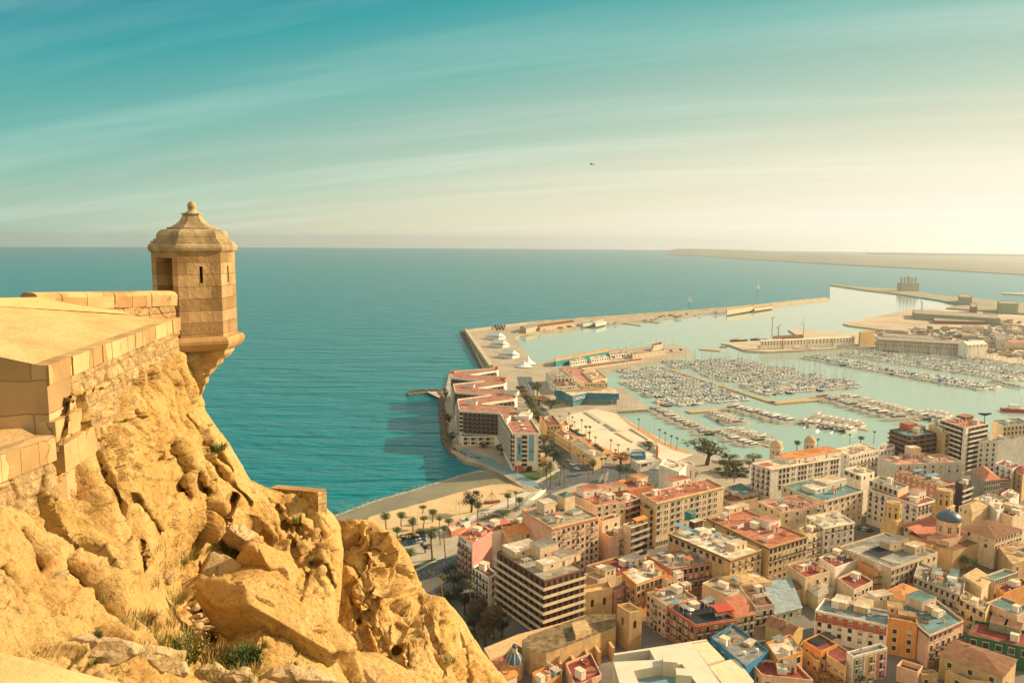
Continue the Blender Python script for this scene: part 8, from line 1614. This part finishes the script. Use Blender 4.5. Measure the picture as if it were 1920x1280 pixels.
for a in (('shrub', 342, 1238, 62, 46, 420, (0, 1, 1, 4), 'large dry olive bush left of the stone pile', True), ('shrub', 455, 1248, 42, 44, 380, (2, 2, 0), 'dark green bush in the shade under the huge wedge', True), ('shrub', 412, 1232, 34, 24, 200, (3, 1, 2), 'brownish bush between the stone pile and the dark bush', True), ('shrub', 545, 1250, 16, 18, 140, (2, 0), 'small green bush below the middle of the huge wedge', True), ('shrub', 178, 1196, 24, 16, 160, (2, 0), 'small green bush above the parapet rocks', True), ('shrub', 408, 842, 18, 22, 180, (2, 0), 'dark green shrub alone on the upper cliff face', True),
          ('shrub', 110, 1158, 16, 14, 120, (2, 0), 'dark shrub in the lower left cliff face', True), ('shrub', 272, 1168, 26, 22, 180, (3, 3, 1), 'rust-red bush in the notch of the left cliff', True), ('grass_tuft', 196, 1118, 22, 26, 160, (4, 0, 1), 'yellow-green tuft beside the cliff crevices'), ('grass_tuft', 350, 1048, 26, 34, 240, (0, 4, 1), 'green grass tuft at the back of the ledge'), ('grass_tuft', 428, 1034, 18, 22, 160, (0, 2), 'green tuft behind the perched boulder'), ('grass_tuft', 395, 1024, 14, 18, 120, (0, 4), 'small tuft above the flat slab'), ('grass_tuft', 326, 1130, 26, 30, 200, (4, 1), 'yellow tuft at the front of the ledge'), ('grass_tuft', 556, 976, 18, 14, 120, (0, 4), 'tuft below the little ruined wall'),
          ('grass_tuft', 548, 1112, 16, 26, 160, (4, 0), 'tuft on the shoulder right of the flat-topped boulder'), ('grass_tuft', 585, 1046, 9, 16, 90, (1, 4), 'dry tuft over the dark hollow'), ('grass_tuft', 445, 1276, 22, 40, 240, (4, 0, 1), 'yellow-green grass at the bottom edge under the dark bush'), ('grass_tuft', 290, 1210, 20, 22, 160, (1, 4), 'dry tuft between the parapet rocks'), ('grass_tuft', 235, 1205, 16, 18, 120, (1, 3), 'brown tuft on the parapet rocks'), ('shrub', 172, 1240, 12, 14, 120, (2, 0), 'tiny green shrub against the parapet edge', True), ('grass_tuft', 600, 1272, 10, 22, 120, (4, 0), 'short grass beside the bottom rocks'), ('grass_tuft', 425, 1145, 16, 20, 120, (1, 3), 'dry tuft on top of the huge wedge')): plant(*a)
for a in (('grass_tuft', 648, 978, 10, 18, 120, (1, 3), 'dry tuft on the crown of the outcrop'), ('grass_tuft', 700, 1000, 8, 16, 90, (1,), 'thin dry tuft on the outcrop shoulder'), ('grass_tuft', 776, 1128, 20, 26, 180, (4, 1, 0), 'yellow tuft in the notch of the outcrop'), ('grass_tuft', 842, 1240, 16, 18, 120, (4, 0), 'tuft low on the right flank of the outcrop'), ('grass_tuft', 720, 1268, 12, 30, 140, (0, 4), 'green tuft in the scree under the outcrop')): plant(*a, dfun=fB)
mb = MB(); rg = random.Random(6); c0 = P(350, 1070, 18.5)
for i in range(210):
    for reg in (((285, 440), (1020, 1120)), ((225, 330), (1150, 1235)), ((385, 480), (1215, 1280))):
        x, y = rg.uniform(*reg[0]), rg.uniform(*reg[1]); D = float(fA(np.array([x]), np.array([y]))[0]) - .05; tuft_mesh(mb, P(x, y, D), rg.uniform(.07, .26), .16, 10, (1, 1, 4, 3, 0), rg)
tag(mb.build('dry_grass', loc=c0), 'thin dry grass on the ledge and between the rocks', 'grass', None, 'stuff')
for x, y, l in ((809, 1116, 'left of two small palms sprouting behind the outcrop edge'), (829, 1120, 'right of two small palms sprouting behind the outcrop edge')):
    t = empty('young_palm', P(x, y, 36), l, 'palm'); t.scale = (.12, .12, .075)
    for ch in PALMS['fan'][0].children: place(stem_(ch.name) if False else ch.name.split('.')[0], ch.data, t, (0, 0, 0))
D = float(fA(np.array([580.]), np.array([1170.]))[0]) - .15; hk = empty('iron_hook', P(578, 1172, D), 'rusty bent iron bar sticking out of the rock', 'iron bar'); mb = MB(); pts = [(0, 0, -.1), (0, 0, .14), (.02, 0, .2), (.06, 0, .23), (.10, 0, .21), (.12, 0, .16), (.11, 0, .08)]
for i in range(6): mb.tube(pts[i], pts[i + 1], .012, .012, IRON, 6)
mb.build('bar', hk)
rw = empty('ruined_wall', P(560, 925, 25.4), 'low fragment of lime-mortared stone wall at the cliff shoulder', 'wall'); q0, q1 = P(506, 914, 27.2), P(596, 922, 25.2); d = (q1 - q0); d.z = 0; d.normalize(); nb = Vector((d.y, -d.x, 0)); nb = nb if nb.y < 0 else -nb
o = grid(q0, q1, q1 - Vector((0, 0, 1.4)), q0 - Vector((0, 0, 1.4)), 90, 40, .04, 2.6, RUB, 33).build('face', rw, smooth=True); o.data.transform(Matrix.Translation(-rw.location))
mb = MB(); mb.face([q0 + nb * .02, q1 + nb * .02, q1 - nb * .32 + Vector((0, 0, .03)), q0 - nb * .32 + Vector((0, 0, .03))], COPE); mb.face([q1, q1 - Vector((0, 0, 1.4)), q1 - nb * .32 - Vector((0, 0, 1.4)), q1 - nb * .32], RUB); mb.face([q0 - nb * .32, q1 - nb * .32, q1 - nb * .32 - Vector((0, 0, 1.4)), q0 - nb * .32 - Vector((0, 0, 1.4))], RUB)
o = mb.build('top', rw); o.data.transform(Matrix.Translation(-rw.location))
# ------------------------------------------------------------------ sea
def water_mat(name, col, rough, layers, dist, tint=(1, 1, 1)):
    m = bpy.data.materials.new(name); m.use_nodes = True; t = m.node_tree; b = t.nodes['Principled BSDF']
    b.inputs['Base Color'].default_value = (*col, 1); b.inputs['Roughness'].default_value = rough; b.inputs['IOR'].default_value = 1.33
    b.inputs['Specular IOR Level'].default_value = 0.5 if rough < .15 else 0.24
    b.inputs['Specular Tint'].default_value = (*tint, 1)
    co = t.nodes.new('ShaderNodeTexCoord'); last = None
    for sc, rot, stretch, st_, dd in layers:
        mp_ = t.nodes.new('ShaderNodeMapping'); mp_.inputs['Rotation'].default_value = (0, 0, R_(rot)); mp_.inputs['Scale'].default_value = (sc * stretch, sc, sc)
        t.links.new(co.outputs['Object'], mp_.inputs[0])
        n = t.nodes.new('ShaderNodeTexNoise'); n.inputs['Scale'].default_value = 1; n.inputs['Detail'].default_value = 3; n.inputs['Roughness'].default_value = 0.5; n.inputs['Distortion'].default_value = .4
        t.links.new(mp_.outputs[0], n.inputs['Vector'])
        bp = t.nodes.new('ShaderNodeBump'); bp.inputs['Strength'].default_value = st_; bp.inputs['Distance'].default_value = dd
        t.links.new(n.outputs[0], bp.inputs['Height'])
        if last: t.links.new(last.outputs[0], bp.inputs['Normal'])
        last = bp
    t.links.new(last.outputs[0], b.inputs['Normal'])
    return m
SEA = water_mat('sea_water', (0.0, 0.165, 0.20), 0.2, ((.045, -20, .25, 1, 12), (.2, -24, .3, 1, 3.4), (.9, -10, .5, .9, .6)), 1, (.40, .88, 1))
mb = MB(); RS = 15000.0
ring = [0, 60, 150, 400, 1000, 2500, 6000, RS]; nn_ = 96
vs_ = [(0, 0, 0)] + [(r * math.cos(2 * math.pi * i / nn_), r * math.sin(2 * math.pi * i / nn_), 0) for r in ring[1:] for i in range(nn_)]
fs = [(0, 1 + i, 1 + (i + 1) % nn_) for i in range(nn_)]
for k in range(len(ring) - 2):
    for i in range(nn_):
        a = 1 + k * nn_; fs.append((a + i, a + nn_ + i, a + nn_ + (i + 1) % nn_, a + (i + 1) % nn_))
mb.add(vs_, fs, SEA); tag(mb.build('sea'), None, None, None, 'structure')
HARB = water_mat('harbour_water_surface', (0.27, 0.38, 0.32), 0.09, ((.09, -20, .4, .3, .5), (.6, 10, .6, .3, .1)), 1)
hp = [(966, 634), (1100, 609), (1440, 575), (1556, 560), (1556, 533), (1700, 556), (1800, 573), (1930, 590), (2600, 620), (2600, 860), (1300, 870), (1060, 780), (1080, 700), (1000, 684)]
w_ = [U(x, y, .06) for x, y in hp]; a = sum(w_[i].x * w_[(i + 1) % len(w_)].y - w_[(i + 1) % len(w_)].x * w_[i].y for i in range(len(w_)))
mb = MB(); mb.face(w_ if a > 0 else w_[::-1], HARB); tag(mb.build('harbour_water'), None, None, None, 'structure')
# ------------------------------------------------------------------ air
hz = bpy.data.materials.new('haze_air'); hz.use_nodes = True; t = hz.node_tree; t.nodes.clear()
pv = t.nodes.new('ShaderNodeVolumePrincipled'); pv.inputs['Color'].default_value = (0.90, 0.96, 0.98, 1); pv.inputs['Density'].default_value = 0.00007; pv.inputs['Anisotropy'].default_value = 0.64
om = t.nodes.new('ShaderNodeOutputMaterial'); t.links.new(pv.outputs[0], om.inputs['Volume'])
mb = MB(); mb.box((0, 0, -1.0), (2 * RS + 200, 2 * RS + 200, 211), hz); h_ = mb.build('haze'); tag(h_, None, None, None, 'stuff')
